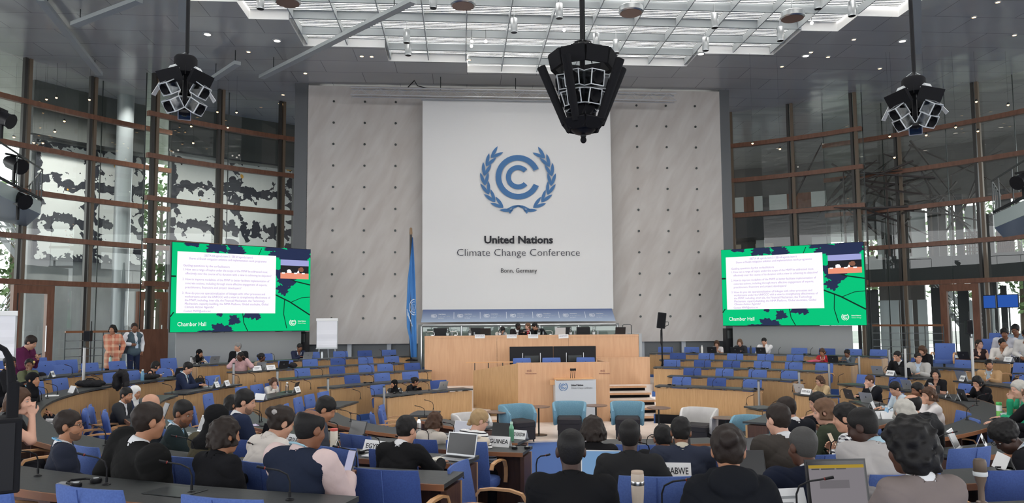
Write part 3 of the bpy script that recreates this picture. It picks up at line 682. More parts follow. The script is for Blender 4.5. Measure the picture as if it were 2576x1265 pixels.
# balustrade behind the podium
V3 = 11.6; ua3, ub3 = u_of(1061, V3), u_of(1552, V3); zr = z_of(1300, 817, V3)
bl = thing('balustrade', 'steel tube railing with glass panels behind the podium chairs', 'railing', tuple(ax((ua3+ub3)/2, V3, 1.55)), AX-PI/2); w3 = ub3-ua3; h3 = zr-1.55
MB().tube([(-w3/2, 0, -.75), (-w3/2, 0, h3-.04), (-w3/2+.04, 0, h3), (w3/2-.04, 0, h3), (w3/2, 0, h3-.04), (w3/2, 0, -.75)], .035, 8).build('top_rail', M_STEEL, bl, True)
for i in range(1, 5): MB().tube([(-w3/2+w3*i/5, 0, 0), (-w3/2+w3*i/5, 0, h3)], .02, 8).build('post', M_STEEL, bl)
for i in range(5): MB().box((-w3/2+w3*(i+.5)/5, .01, h3/2), (w3/5-.08, .012, h3-.14)).build('glass_panel', M_GLASS, bl)
q = MB().box(((ua3+ub3)/2, 12.0, 1.9), (w3+.3, .08, 1.5)); o = struct('wall_dais_back', q, mat((.20, .215, .21), .4, name='dais_back')); o.matrix_world = AXM
# ------------------------------------------------------------------ rostrum with side wing, lectern, monitors
V = 4.75; ua, ub = u_of(1302, V), u_of(1531, V); zt = z_of(1420, 914, V)
ro = thing('rostrum', 'beech speaker rostrum with angled side wing in front of the podium', 'rostrum', tuple(ax(0, 0, 0)), AX-PI/2)
MB().box(((ua+ub)/2, V+.03, zt/2+.02), (ub-ua, .06, zt)).build('front_panel', W_POD, ro)
MB().box((ub-.03, V+.75, zt/2+.02), (.06, 1.4, zt)).build('end_panel', W_POD, ro)
MB().box(((ua+ub)/2, V+.3, zt-.02), (ub-ua, .5, .05)).build('desktop', W_POD, ro)
vw = 5.75; uw = u_of(1190, vw); zw = z_of(1190, 932, vw)
MB().slab([(ua, V, 0.02), (uw, vw, .02), (uw, vw, zw), (ua, V, zt+.02)], (.03, .06, 0)).build('side_wing', W_DESK, ro)
hr = thing('wooden_handrail', 'light wooden handrail on thin posts above the sloping rostrum wing', 'handrail', (0, 0, 0))
v0 = 6.0; u0, u1 = u_of(1172, v0), u_of(1292, v0); zz_ = z_of(1230, 911, v0)
MB().bar(ax(u0, v0, zz_), ax(u1, v0, zz_), .09, .035).build('rail', W_ARM, hr)
for x in (1194, 1228, 1264): p = ax(u_of(x, v0), v0, 0); MB().tube([(p.x, p.y, .5), (p.x, p.y, zz_)], .014, 6).build('post', M_DSTEEL, hr)
# small delegation emblems printed on the rostrum
pr = mat((.30, .12, .10), .7, name='print_red')
for x in (1330, 1514):
    u = u_of(x, V); M_ = frame((u, V-.005, z_of(x, 932, V)), (1, 0, 0), (0, 0, 1))
    text('wccb', .10, M_, pr, ro, width=.12); text('World Conference Center Bonn', .05, M_ @ Matrix.Translation((.05, -.08, 0)), pr, ro, width=.3)
le = thing('lectern', 'pale grey lectern with blue emblem in front of the beech rostrum', 'lectern', tuple(ax(0, 0, 0)), AX-PI/2)
v1 = 4.25; ul, ur = u_of(1395, v1), u_of(1497, v1); zl = z_of(1446, 955, v1)
MB().box(((ul+ur)/2, v1+.02, zl/2+.02), (ur-ul, .04, zl-.03)).build('front_panel', mat((.50, .53, .57), .5, name='lectern_grey'), le)
MB().box(((ul+ur)/2, v1+.25, zl), (ur-ul-.04, .5, .04)).build('reading_top', W_ARM, le); 
for s_ in (ul+.03, ur-.03): MB().box((s_, v1+.24, zl/2), (.05, .42, zl-.06)).build('side_panel', M_LGREY, le)
MB().box((ul-.05, v1+.2, zl-.08), (.12, .1, .12)).build('bracket', W_ARM, le)
M_ = frame((u_of(1415, v1), v1-.004, z_of(1415, 972, v1)), (1, 0, 0), (0, 0, 1)); emblem(le, M_, .24, EB)
px1 = (ur-ul)/102.
text('United Nations', .075, frame((u_of(1434, v1), v1-.004, z_of(1434, 969, v1)), (1, 0, 0), (0, 0, 1)), INK, le, align='LEFT', width=31*px1, bold=.002)
text('Climate Change Conference', .075, frame((u_of(1434, v1), v1-.004, z_of(1434, 976, v1)), (1, 0, 0), (0, 0, 1)), M_DSTEEL, le, align='LEFT', width=54*px1, bold=-.002)
for i in range(3):
    x = 1434+i*5; uu = u_of(x, v1+.2); MB().tube([(uu, v1+.25, zl), (uu+.01, v1+.2, zl+.22)], .008, 6).build('microphone_stem', M_BLACK, le); MB().ell((uu+.01, v1+.2, zl+.25), (.03, .03, .04), 8).build('microphone_head', M_BLACK, le)
# two big monitors seen from behind
V = 6.9
for (xa, xb, lab) in ((1281, 1391, 'large black monitor back behind the rostrum, flag-side one of two'), (1391, 1498, 'large black monitor back behind the rostrum, loudspeaker-side one of two')):
    ua_, ub_ = u_of(xa, V), u_of(xb, V); zt_ = z_of(1390, 871, V); zb_ = z_of(1390, 922, V)
    mo = thing('large_monitor', lab, 'monitor', tuple(ax((ua_+ub_)/2, V, .76)), AX-PI/2, 'monitors behind the rostrum'); wm = ub_-ua_
    MB().rbox((0, 0, (zt_+zb_)/2-.76), (wm-.01, .07, zt_-zb_), .015).build('housing', M_BLACK, mo)
    MB().box((0, -.05, (zt_+zb_)/2-.82), (wm*.32, .05, .18)).build('mount', M_DSTEEL, mo)
    for s_ in (-1, 1): MB().tube([(s_*wm*.2, -.045, zt_-.95), (s_*wm*.2, -.045, zb_-.7)], .01, 6).build('cable', M_STEEL, mo)
    MB().box((0, 0, (zb_-.76)/2), (.2, .06, zb_-.76)).build('stand', M_BLACK, mo)
# ------------------------------------------------------------------ LED screens
def blob(cx, cy, rx, ry, seed, n=46, j=.33):
    q = random.Random(seed); out = []
    for i in range(n):
        a = 2*PI*i/n; k = 1+j*(math.sin(3*a+seed)+.7*math.sin(7*a+seed*2))*.5+q.uniform(-j, j)*.55; out.append((cx+rx*k*math.cos(a), cy+ry*k*math.sin(a)))
    return out
NAVY = emit((.022, .032, .085), 1, 'led_navy'); GREEN = emit((.0, .56, .20), 1, 'led_green'); LWHITE = emit((1.0, .99, 1.0), 1.0, 'led_white'); LINE = emit((.005, .03, .02), 1, 'led_line')
PURP = emit((.50, .33, .72), 1, 'led_text'); LAV = emit((.36, .38, .70), 1, 'led_lavender'); LOR = emit((.85, .30, .19), 1, 'led_orange'); LDK = emit((.02, .02, .025), 1, 'led_dark')
def led_screen(bl_, br_, z0, z1, label):
    bl_, br_ = Vector((bl_[0], bl_[1], 0)), Vector((br_[0], br_[1], 0)); W = (br_-bl_).length; H = z1-z0; r = (br_-bl_).normalized()
    t = thing('led_screen', label, 'screen', (bl_.x, bl_.y, z0), math.atan2(r.y, r.x), 'LED screens flanking the stage')
    MB().box((W/2, .13, H/2), (W+.03, .2, H+.03)).build('housing', M_BLACK, t)
    K = [0]
    def flat(poly, m, name, lay):
        pp = [(x*W, -.002-lay*.002, y*H) for x, y in poly]; tri = geometry.tessellate_polygon([[Vector(p) for p in pp]]); return MB().add(pp, [tuple(q) for q in tri]).build(name, m, t)
    def clipb(p): return [(min(1, max(0, x)), min(1, max(0, y))) for x, y in p]
    flat([(0, 0), (1, 0), (1, 1), (0, 1)], GREEN, 'display', 0)
    bl2 = [(.30, .97, .07, .07, 3), (.43, .94, .06, .09, 8), (.14, 1.0, .05, .035, 5), (.70, .985, .06, .035, 9), (.86, .93, .17, .10, 11), (.82, .66, .09, .12, 13), (.79, .50, .05, .06, 31), (.34, .02, .07, .07, 14), (.43, .13, .04, .055, 15), (.56, .21, .06, .07, 16), (.33, .20, .02, .03, 17), (.10, .985, .02, .02, 18), (.24, .0, .05, .02, 19), (.60, .16, .02, .03, 20)]
    mb = MB()
    for i, b in enumerate(bl2):
        pp = [(x*W, -.0045, y*H) for x, y in clipb(blob(*b))]; mb.add(pp, [tuple(q) for q in geometry.tessellate_polygon([[Vector(p) for p in pp]])])
    mb.build('coastline_pattern', NAVY, t, kind='stuff')
    mb = MB()
    for pts, wd in (([(.72, .44), (.84, .35), (1.0, .19)], .010), ([(.80, .66), (.88, .60), (1.0, .56)], .009), ([(.85, .345), (.93, .40), (1.0, .41)], .005), ([(.80, .38), (.795, .2), (.82, .03)], .006), ([(.49, .22), (.50, .1), (.53, .0)], .006), ([(.02, .22), (.0, .17)], .008), ([(.0, .62), (.03, .62)], .012), ([(.62, .98), (.6, .9)], .005)):
        for a, b in zip(pts, pts[1:]):
            d = Vector((b[0]-a[0], (b[1]-a[1])*H/W)).normalized(); nx_, ny_ = -d.y*wd/2, d.x*wd/2*W/H
            mb.add([((a[0]+nx_)*W, -.0055, (a[1]+ny_)*H), ((a[0]-nx_)*W, -.0055, (a[1]-ny_)*H), ((b[0]-nx_)*W, -.0055, (b[1]-ny_)*H), ((b[0]+nx_)*W, -.0055, (b[1]+ny_)*H)], [(0, 1, 2, 3)])
    mb.build('road_lines', LINE, t, kind='stuff')
    flat([(.035, .21), (.73, .21), (.73, .90), (.035, .90)], LWHITE, 'slide', 4)
    sm = lambda x, y: frame((x*W, -.012, y*H), (1, 0, 0), (0, 0, 1))
    sl = [(.385, .865, 'SBSTA 64 agenda item 5 / SBI 64 agenda item 6', .34, 'CENTER'), (.385, .825, 'Sharm el-Sheikh mitigation ambition and implementation work programme', .545, 'CENTER'), (.075, .745, 'Guiding questions by the co-facilitators', .315, 'LEFT'),
          (.072, .70, '1.', .008, 'LEFT'), (.09, .70, 'How can a range of topics under the scope of the MWP be addressed most', .575, 'LEFT'), (.09, .655, 'effectively over the course of its duration with a view to achieving its objective?', .605, 'LEFT'), (.072, .59, '2.', .01, 'LEFT'), (.09, .59, 'How to improve modalities of the MWP to better facilitate implementation of', .59, 'LEFT'), (.09, .545, 'concrete actions, including through more effective engagement of experts,', .575, 'LEFT'), (.09, .50, 'practitioners, financiers and project developers?', .385, 'LEFT'),
          (.072, .435, '3.', .01, 'LEFT'), (.09, .435, 'How do you see operationalization of linkages with other processes and', .56, 'LEFT'), (.09, .395, 'workstreams under the UNFCCC with a view to strengthening effectiveness of', .60, 'LEFT'), (.09, .355, 'the MWP, including, inter alia, the Financial Mechanism, the Technology', .56, 'LEFT'), (.09, .315, 'Mechanism, capacity-building, the NMA Platform, Global stocktake, Global', .585, 'LEFT'), (.09, .278, 'Climate Action Agenda?', .195, 'LEFT'), (.085, .232, 'Contact: MWP@unfccc.int', .18, 'LEFT')]
    for x, y, s_, wd, al in sl: text(s_, .10, sm(x, y), PURP, t, 'slide_lettering', al, 0, .001, wd*W)
    text('Chamber Hall', .19, frame((.045*W, -.012, .085*H), (1, 0, 0), (0, 0, 1)), LWHITE, t, 'room_lettering', 'LEFT', 0, .001, .19*W)
    emblem(t, frame((.865*W, -.012, .10*H), (1, 0, 0), (0, 0, 1)), .24, LWHITE)
    text('United Nations', .06, frame((.905*W, -.012, .115*H), (1, 0, 0), (0, 0, 1)), LWHITE, t, 'lettering', 'LEFT', .001, .001, .062*W); text('Climate Change', .06, frame((.905*W, -.012, .09*H), (1, 0, 0), (0, 0, 1)), LWHITE, t, 'lettering', 'LEFT', -.001, .001, .062*W)
    iv = flat([(.765, .63), (.985, .63), (.985, .86), (.765, .86)], LDK, 'video_inset', 4)
    def sub(poly, m, name): o = flat(poly, m, name, 5.5); o.parent = iv; return o
    sub([(.765, .79), (.985, .79), (.985, .86), (.765, .86)], LAV, 'video_banner'); sub([(.765, .63), (.985, .63), (.985, .70), (.765, .70)], LOR, 'video_desk')
    flat([(.815, .70), (.85, .70), (.85, .735), (.83, .745), (.815, .735)], LWHITE, 'video_figure', 6.5).parent = iv; flat([(.89, .70), (.905, .745), (.912, .70)], LWHITE, 'video_figure', 6.5).parent = iv
    flat(blob(.925, .745, .022, .03, 4, 14, .15), emit((.25, .11, .07), 1, 'led_skin'), 'video_figure', 7).parent = iv; flat(blob(.86, .745, .018, .028, 2, 14, .15), LDK, 'video_figure', 7.5).parent = iv
    for x in (.775, .87, .93): flat([(x, .69), (x+.024, .69), (x+.024, .705), (x, .705)], LWHITE, 'video_nameplate', 6.8).parent = iv
    return t
a, b = at_d(428, 811, 23.2), at_d(779, 811, 25.9)
led_screen(a, b, 2.47, 5.32, 'big green LED screen with a white slide, beside the flip chart on the flag side')
a2, b2 = at_d(1819, 811, 27.2), at_d(2180, 811, 24.6)
led_screen(a2, b2, 2.53, 5.32, 'big green LED screen with a white slide, behind the loudspeaker-side back row')
for nm_, (a, b), x0, x1 in (('l', (a, b) if False else (at_d(428, 811, 23.2), at_d(779, 811, 25.9)), .05, .95), ('r', (a2, b2), .06, .9)):
    d = (b-a); p0, p1 = a+d*x0, a+d*x1; nrm = Vector((d.y, -d.x, 0)).normalized()*-.2
    t = MB().slab([(p0.x+nrm.x, p0.y+nrm.y, 1.0), (p1.x+nrm.x, p1.y+nrm.y, 1.0), (p1.x+nrm.x, p1.y+nrm.y, 2.44 if nm_ == 'l' else 2.51), (p0.x+nrm.x, p0.y+nrm.y, 2.44 if nm_ == 'l' else 2.51)], nrm*.4)
    struct('wall_under_screen_%s' % ('flag_side' if nm_ == 'l' else 'speaker_side'), t, mat((.27, .275, .27), .5, name='screen_base'))
    pp = a+d*.99; rk = thing('equipment_rack', 'narrow black equipment rack under the %s LED screen' % ('flag-side' if nm_ == 'l' else 'loudspeaker-side'), 'rack', (0, 0, 0))
    pp = (a+d*.985 if nm_ == 'l' else a+d*.02)+nrm*3.2
    MB().box((pp.x, pp.y, 1.7), (.5, .4, 1.45)).build('housing', M_BLACK, rk); MB().box((pp.x, pp.y-.21, 2.2), (.4, .02, .3)).build('front_unit', M_DSTEEL, rk)
# ------------------------------------------------------------------ flag
FV = 10.4; fx = u_of(1033, FV); zt = z_of(1035, 572, FV); zf = z_of(1030, 900, FV)
fg = thing('flag', 'furled pale blue flag with white emblem on a dark pole beside the podium', 'flag', tuple(ax(fx, FV, zf-.1)), AX-PI/2); H_ = zt-zf+.1
MB().tube([(0, 0, 0), (0, 0, H_-.25)], .045, 10).build('pole', mat((.02, .015, .013), .4, name='flagpole'), fg); MB().lathe([(.05, H_-.25), (.055, H_-.2), (.045, H_-.03), (.01, H_)], 12).build('finial', mat((.22, .13, .06), .35, name='finial'), fg, True)
MB().lathe([(.25, 0), (.25, .04), (.06, .08)], 16).build('base', M_BLACK, fg)
prof = [(0.0, .05, .07), (.1, .02, .10), (.35, -.10, .16), (.6, -.14, .19), (.75, -.12, .20), (.86, -.02, .21), (1.0, .02, .22)]
def fedge(t_):
    for (a, l0, r0), (b, l1, r1) in zip(prof, prof[1:]):
        if t_ <= b: k = (t_-a)/(b-a); return l0+(l1-l0)*k, r0+(r1-r0)*k
    return prof[-1][1:]
def fsurf(s_, t_):
    l, r = fedge(t_); amp = .05*min(1, t_*3)
    return Vector((l+(r-l)*s_, -.07-amp*math.sin(s_*7.5+1.2*t_)-.02*math.sin(s_*15), (H_-.35)*(1-t_)+.12*t_))
mb = MB(); nx, ny = 24, 40
vs = [fsurf(i/nx, j/ny) for j in range(ny+1) for i in range(nx+1)]; mb.add(vs, [(j*(nx+1)+i, j*(nx+1)+i+1, (j+1)*(nx+1)+i+1, (j+1)*(nx+1)+i) for j in range(ny) for i in range(nx)])
mb.add([v_+Vector((0, .1, 0)) for v_ in vs], [(j*(nx+1)+i, j*(nx+1)+i+1, (j+1)*(nx+1)+i+1, (j+1)*(nx+1)+i) for j in range(ny) for i in range(nx)])
mb.build('cloth', mat((.06, .22, .52), .7, name='flag_blue'), fg, True)
mb = MB()
def fpoly(pts):
    mb.add([fsurf(min(1, max(0, s_)), t_)+Vector((0, -.012, 0)) for s_, t_ in pts], [tuple(range(len(pts)))])
cs, ct = .78, .585
for rr_ in (.34, .24, .13):
    for i in range(16):
        a, b = 2*PI*i/16, 2*PI*(i+1)/16
        q = [(cs+rr_*k*math.cos(c)*1.5, ct+rr_*k*.20*math.sin(c)) for c, k in ((a, 1), (b, 1), (b, .9), (a, .9))]
        if max(x for x, _ in q) <= 1: fpoly(q)
for i in range(5): fpoly([(.06+i*.1, .60+i*.028), (.12+i*.1, .655+i*.022), (.20+i*.1, .665+i*.02), (.11+i*.1, .60+i*.03)]); 
for a in (0, PI/4, PI/2, 3*PI/4, PI, 5*PI/4):
    q = [(cs+.5*math.cos(a)*k+dx, ct+.068*math.sin(a)*k) for k, dx in ((0, -.015), (1, -.015), (1, .015), (0, .015))]
    if max(x for x, _ in q) <= 1: fpoly(q)
mb.build('emblem', mat((.72, .78, .84), .7, name='flag_white'), fg)
# ------------------------------------------------------------------ desks
R_ = math.radians
DD = .50                                   # desk depth
ROWN = {1: 'back', 2: 'second-from-back', 3: 'middle', 4: 'second-from-front', 5: 'front', 6: 'innermost'}
SECN = {'A': 'flag-side stage block', 'B': 'flag-side middle block', 'D': 'flag-side large block', 'N': 'camera-side centre block', 'E': 'loudspeaker-side large block', 'F': 'loudspeaker-side middle block', 'G': 'loudspeaker-side stage block'}
SECT = {   # row: (start, end) bearings from the hall axis, degrees
 'A': {1: (24, 60), 2: (28.5, 60.3), 3: (27.5, 61), 4: (34, 61), 5: (31.2, 60.5)},
 'B': {1: (69.5, 84), 2: (71.5, 82.5), 3: (70.7, 85), 4: (71.1, 84.8), 5: (73.9, 86), 6: (77, 89)},
 'D': {1: (86.5, 161), 2: (85.2, 162), 3: (88, 159.5), 4: (91.5, 161), 5: (96, 155.5), 6: (100, 128)},
 'N': {1: (166.5, 193), 2: (167, 193), 3: (167, 192), 4: (168, 191), 5: (169, 190)},
 'E': {1: (-161, -80), 2: (-162, -82), 3: (-164, -81.5), 4: (-161, -92), 5: (-158, -88), 6: (-125, -100)},
 'F': {1: (-74.5, -69), 2: (-76, -66.5), 3: (-76, -65.5), 4: (-86, -68), 5: (-78, -69), 6: (-86, -77)},
 'G': {1: (-57, -19.6), 2: (-56.5, -22.3), 3: (-56.5, -22.4), 4: (-57.4, -27.7), 5: (-56.5, -27.7)}}
desks = 0
for sec, rows in SECT.items():
    for k, (a, b) in rows.items():
        a, b = R_(a), R_(b); R0 = RR[k]; zt = ZD[k]; zf = zt-.75 if k < 6 else 0
        fld = zf-.15 if 0 < k < 6 else 0
        d = thing('desk', 'curved dark-topped desk with light wood front, %s row, %s' % (ROWN[k], SECN[sec]), 'desk', (0, 0, 0), 0, None)
        MB().arc(R0, R0+DD, a, b, zt-.035, zt).build('desktop', M_TOP, d)
        MB().arc(R0+DD, R0+DD+.018, a, b, zt-.05, zt-.001).build('rim', W_RIM, d)
        MB().arc(R0+.05, R0+.085, a, b, {5: .09, 6: .03}.get(k, fld+.005), zt-.06).build('front_panel', W_DESK, d)
        if k == 5: MB().arc(R0-.02, R0+.04, a, b, .002, .255).build('plinth', M_MATT, d)
        MB().arc(R0+.086, R0+.10, a, b, zf+.01, zt-.06).build('inner_panel', W_DARK, d)
        for e, s in ((a, 1), (b, -1)):
            w_ = .05/R0*s
            MB().arc(R0+.10, R0+DD-.06, e, e+w_, zf+.002, zt-.06, 1).build('end_panel', W_DARK if sec in 'DNE' else W_DESK, d)
        m2 = (a+b)/2
        n = max(1, int(abs(b-a)*(R0+.3)/2.2))
        for i in range(1, n):
            e = a+(b-a)*i/n; MB().arc(R0+.10, R0+DD-.26, e-.02/R0, e+.02/R0, zf+.002, zt-.06, 1).build('bracket', W_DARK, d)
# ------------------------------------------------------------------ chair
def chair_proto(fab, name='conference_chair'):
    t = thing(name, 'chair', 'chair')
    # backrest: tall padded panel, slightly curved and leaning back; local +Y is forward
    def bk(w, z0, z1, th, dy=0):
        mb = MB(); nx, nz = 10, 8; F_, B_ = [], []
        for j in range(nz+1):
            for i in range(nx+1):
                s = i/nx*2-1; q = j/nz; z = z0+(z1-z0)*q; y = -.20-.10*q+.035*s*s+dy
                ed = (1-abs(s)**6)*(1-max(0, q-.5)**8*200 if q > .5 else 1-max(0, .5-q)**8*150); ed = max(.25, min(1, ed)); ww = w*(1-.03*(q > .96)-.012*q)
                F_.append((s*ww/2, y+th/2*ed, z)); B_.append((s*ww/2, y-th/2*ed, z))
        N = nx+1; M_ = len(F_); fs = [(j*N+i, j*N+i+1, (j+1)*N+i+1, (j+1)*N+i) for j in range(nz) for i in range(nx)]
        vs = F_+B_; f2 = [tuple(M_+q for q in f[::-1]) for f in fs]
        rim = [i for i in range(nx+1)]+[j*N+nx for j in range(1, nz+1)]+[nz*N+i for i in range(nx-1, -1, -1)]+[j*N for j in range(nz-1, 0, -1)]
        f3 = [(rim[q], rim[(q+1) % len(rim)], M_+rim[(q+1) % len(rim)], M_+rim[q]) for q in range(len(rim))]
        return mb.add(vs, fs+f2+f3)
    b = bk(.53, .40, .93, .075).build('backrest', fab, t, True)
    sm = MB().tube([(0, -.245, .42), (0, -.34, .93)], .004, 5); sm.build('seam', M_BLUE2 if fab is M_BLUE else M_BLUE, b)
    MB().lathe([(.016, 0), (.014, .008)], 3, (0, -.222, .82), Matrix.Rotation(-PI/2, 3, 'X')).build('button', M_BLACK, b)
    s = MB(); prof = [(.29, .36), (.30, .42), (.285, .455), (.2, .47)]
    vs = []; n = 20
    for (r, z) in prof:
        for i in range(n):
            a = 2*PI*i/n; k = 1/max(abs(math.cos(a)), abs(math.sin(a)))**.72; vs.append((r*.87*k*math.cos(a), .03+r*.86*k*math.sin(a), z))
    m_ = len(prof); s.add(vs, [(i*n+q, i*n+(q+1) % n, (i+1)*n+(q+1) % n, (i+1)*n+q) for i in range(m_-1) for q in range(n)]+[tuple(range(n))[::-1], tuple(range((m_-1)*n, m_*n))])
    s.build('seat', fab, t, True)
    for sx in (-1, 1):
        pts = [(-.20, .60), (-.16, .655), (-.05, .67), (.12, .665), (.23, .635), (.285, .55), (.29, .45), (.27, .37)]
        mb = MB(); vs = []
        for i, (y, z) in enumerate(pts):
            y0, z0 = pts[max(0, i-1)]; y1, z1 = pts[min(len(pts)-1, i+1)]; d = Vector((y1-y0, z1-z0)).normalized(); nx_, nz_ = -d.y*.011, d.x*.011
            for (dx, sg) in ((-.022, 1), (.022, 1), (.022, -1), (-.022, -1)): vs.append((sx*.285+dx, y+nx_*sg, z+nz_*sg))
        fs = [(i*4+k, i*4+(k+1) % 4, i*4+4+(k+1) % 4, i*4+4+k) for i in range(len(pts)-1) for k in range(4)]+[(0, 1, 2, 3), tuple(len(pts)*4-1-q for q in range(4))]
        mb.add(vs, fs).build('armrest', W_ARM, t)
    MB().tube([(0, 0, .05), (0, 0, .37)], .035, 8).build('column', M_DSTEEL, t)
    MB().lathe([(.23, .001), (.23, .02), (.06, .055)], 16).build('base', M_DSTEEL, t, True)
    return t
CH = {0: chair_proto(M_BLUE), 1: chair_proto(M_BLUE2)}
ch_used = set(); CHN = 0; chair_list = []
def chair(row, x, y, label, dark=0, yaw=0, off=None, floor=None, pos=None, group=None, cat='chair'):
    global CHN
    p = pos or on_row(row, DD+.14 if off is None else off, x, y, .93)
    src = CH[dark]; p = p.copy()
    for _ in range(3):
        for q, _r in chair_list:
            dv = Vector((p.x-q.location.x, p.y-q.location.y))
            if dv.length < .57 and abs(q.location.z-p.z if floor is None else q.location.z-floor) < .5:
                tn_ = Vector((-(p.y-C.y), p.x-C.x)).normalized(); s_ = 1 if dv.dot(tn_) >= 0 else -1; p.x += tn_.x*s_*(.6-dv.length); p.y += tn_.y*s_*(.6-dv.length)
    if dark in ch_used: o = copy_tree(src)
    else: o = src; ch_used.add(dark)
    z = p.z if floor is None else floor
    o.location = (p.x, p.y, z+.002); o.rotation_euler = (0, 0, facing(p)+R_(yaw)); tag(o, label, cat, group or 'blue conference chairs'); chair_list.append((o, row))
    return o
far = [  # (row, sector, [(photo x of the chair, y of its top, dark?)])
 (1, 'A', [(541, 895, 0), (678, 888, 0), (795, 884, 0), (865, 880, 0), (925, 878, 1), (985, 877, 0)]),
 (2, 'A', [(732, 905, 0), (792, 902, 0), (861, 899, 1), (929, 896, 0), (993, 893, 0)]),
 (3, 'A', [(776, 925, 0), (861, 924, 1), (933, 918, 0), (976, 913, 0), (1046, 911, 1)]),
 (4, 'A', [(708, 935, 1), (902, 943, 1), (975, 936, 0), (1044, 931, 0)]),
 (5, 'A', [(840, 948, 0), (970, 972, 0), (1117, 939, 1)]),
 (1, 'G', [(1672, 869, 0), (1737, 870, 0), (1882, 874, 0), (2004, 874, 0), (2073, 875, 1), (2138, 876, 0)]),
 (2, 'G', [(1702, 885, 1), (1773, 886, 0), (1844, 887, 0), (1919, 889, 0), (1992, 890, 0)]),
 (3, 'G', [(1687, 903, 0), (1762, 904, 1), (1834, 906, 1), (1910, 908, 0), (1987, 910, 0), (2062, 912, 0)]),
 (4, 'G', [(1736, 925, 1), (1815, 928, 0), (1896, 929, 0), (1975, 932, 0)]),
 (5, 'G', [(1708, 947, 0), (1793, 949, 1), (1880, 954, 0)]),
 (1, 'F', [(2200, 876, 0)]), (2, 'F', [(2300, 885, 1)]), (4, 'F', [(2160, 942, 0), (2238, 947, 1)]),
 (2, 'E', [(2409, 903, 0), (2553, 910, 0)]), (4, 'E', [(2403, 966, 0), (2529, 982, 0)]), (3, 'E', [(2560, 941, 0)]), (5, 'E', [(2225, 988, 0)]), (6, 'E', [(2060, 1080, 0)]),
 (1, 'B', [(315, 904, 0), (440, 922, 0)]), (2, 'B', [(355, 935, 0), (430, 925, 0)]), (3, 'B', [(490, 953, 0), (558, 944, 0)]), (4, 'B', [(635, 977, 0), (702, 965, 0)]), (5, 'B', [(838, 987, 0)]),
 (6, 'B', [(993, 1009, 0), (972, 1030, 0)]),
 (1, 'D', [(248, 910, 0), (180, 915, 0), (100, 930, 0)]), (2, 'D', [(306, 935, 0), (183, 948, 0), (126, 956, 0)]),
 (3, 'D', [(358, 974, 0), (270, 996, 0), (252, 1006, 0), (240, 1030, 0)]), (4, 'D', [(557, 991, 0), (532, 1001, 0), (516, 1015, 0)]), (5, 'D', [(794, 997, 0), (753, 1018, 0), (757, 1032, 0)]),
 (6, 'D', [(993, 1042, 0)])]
def ordl(i): return ['first', 'second', 'third', 'fourth', 'fifth', 'sixth', 'seventh', 'eighth'][i]
for row, sec, L in far:
    Ls = sorted(L, key=lambda q: q[0] if sec in 'AB D' else -q[0]); Ls = Ls if sec != 'D' else sorted(L, key=lambda q: -q[0])
    for i, (x, y, dk) in enumerate(L):
        k = sorted([q[0] for q in L]).index(x)
        chair(row, x, y, '%sblue chair, %s from the left, %s row, %s' % ('dark ' if dk else '', ordl(k), ROWN[row], SECN[sec]), dk)
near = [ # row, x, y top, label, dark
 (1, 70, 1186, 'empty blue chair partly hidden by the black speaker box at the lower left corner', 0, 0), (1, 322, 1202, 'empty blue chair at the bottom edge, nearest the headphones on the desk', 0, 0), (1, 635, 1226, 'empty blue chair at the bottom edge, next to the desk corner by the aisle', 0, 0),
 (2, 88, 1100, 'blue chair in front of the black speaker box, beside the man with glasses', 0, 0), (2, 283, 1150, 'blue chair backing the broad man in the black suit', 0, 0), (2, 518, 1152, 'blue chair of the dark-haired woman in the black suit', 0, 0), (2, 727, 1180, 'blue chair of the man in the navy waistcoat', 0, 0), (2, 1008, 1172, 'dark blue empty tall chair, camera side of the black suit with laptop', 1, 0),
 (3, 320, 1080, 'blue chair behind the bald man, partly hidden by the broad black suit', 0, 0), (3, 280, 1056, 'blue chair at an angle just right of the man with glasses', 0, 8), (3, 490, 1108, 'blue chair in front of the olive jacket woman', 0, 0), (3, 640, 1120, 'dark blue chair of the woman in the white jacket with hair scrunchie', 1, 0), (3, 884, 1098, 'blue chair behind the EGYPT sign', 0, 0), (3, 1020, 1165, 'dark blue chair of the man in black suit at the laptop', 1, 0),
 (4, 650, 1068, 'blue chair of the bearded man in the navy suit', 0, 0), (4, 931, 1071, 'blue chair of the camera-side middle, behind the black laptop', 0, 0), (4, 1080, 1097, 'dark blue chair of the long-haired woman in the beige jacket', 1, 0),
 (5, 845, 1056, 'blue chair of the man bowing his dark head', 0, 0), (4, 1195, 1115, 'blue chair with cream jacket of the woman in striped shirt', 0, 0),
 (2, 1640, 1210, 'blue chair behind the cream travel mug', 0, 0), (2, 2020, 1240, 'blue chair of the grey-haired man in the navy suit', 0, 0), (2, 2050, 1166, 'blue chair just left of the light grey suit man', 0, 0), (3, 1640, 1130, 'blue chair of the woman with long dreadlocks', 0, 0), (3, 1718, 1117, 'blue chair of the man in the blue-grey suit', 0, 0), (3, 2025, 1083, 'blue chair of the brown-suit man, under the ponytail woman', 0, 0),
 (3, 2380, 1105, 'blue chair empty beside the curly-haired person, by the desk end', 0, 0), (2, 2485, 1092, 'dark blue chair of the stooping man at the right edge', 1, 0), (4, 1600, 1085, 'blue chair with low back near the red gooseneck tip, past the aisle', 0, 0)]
for row, x, y, lab, dk, yaw in near: chair(row, x, y, lab, dk, yaw)
p = at_d(1262, 1200, 6.4); chair(2, 0, 0, 'blue chair turned sideways into the carpeted aisle, wooden armrest toward camera', 0, -92, None, ZD[3]-.75, Vector((p.x-.12, p.y, 0)))
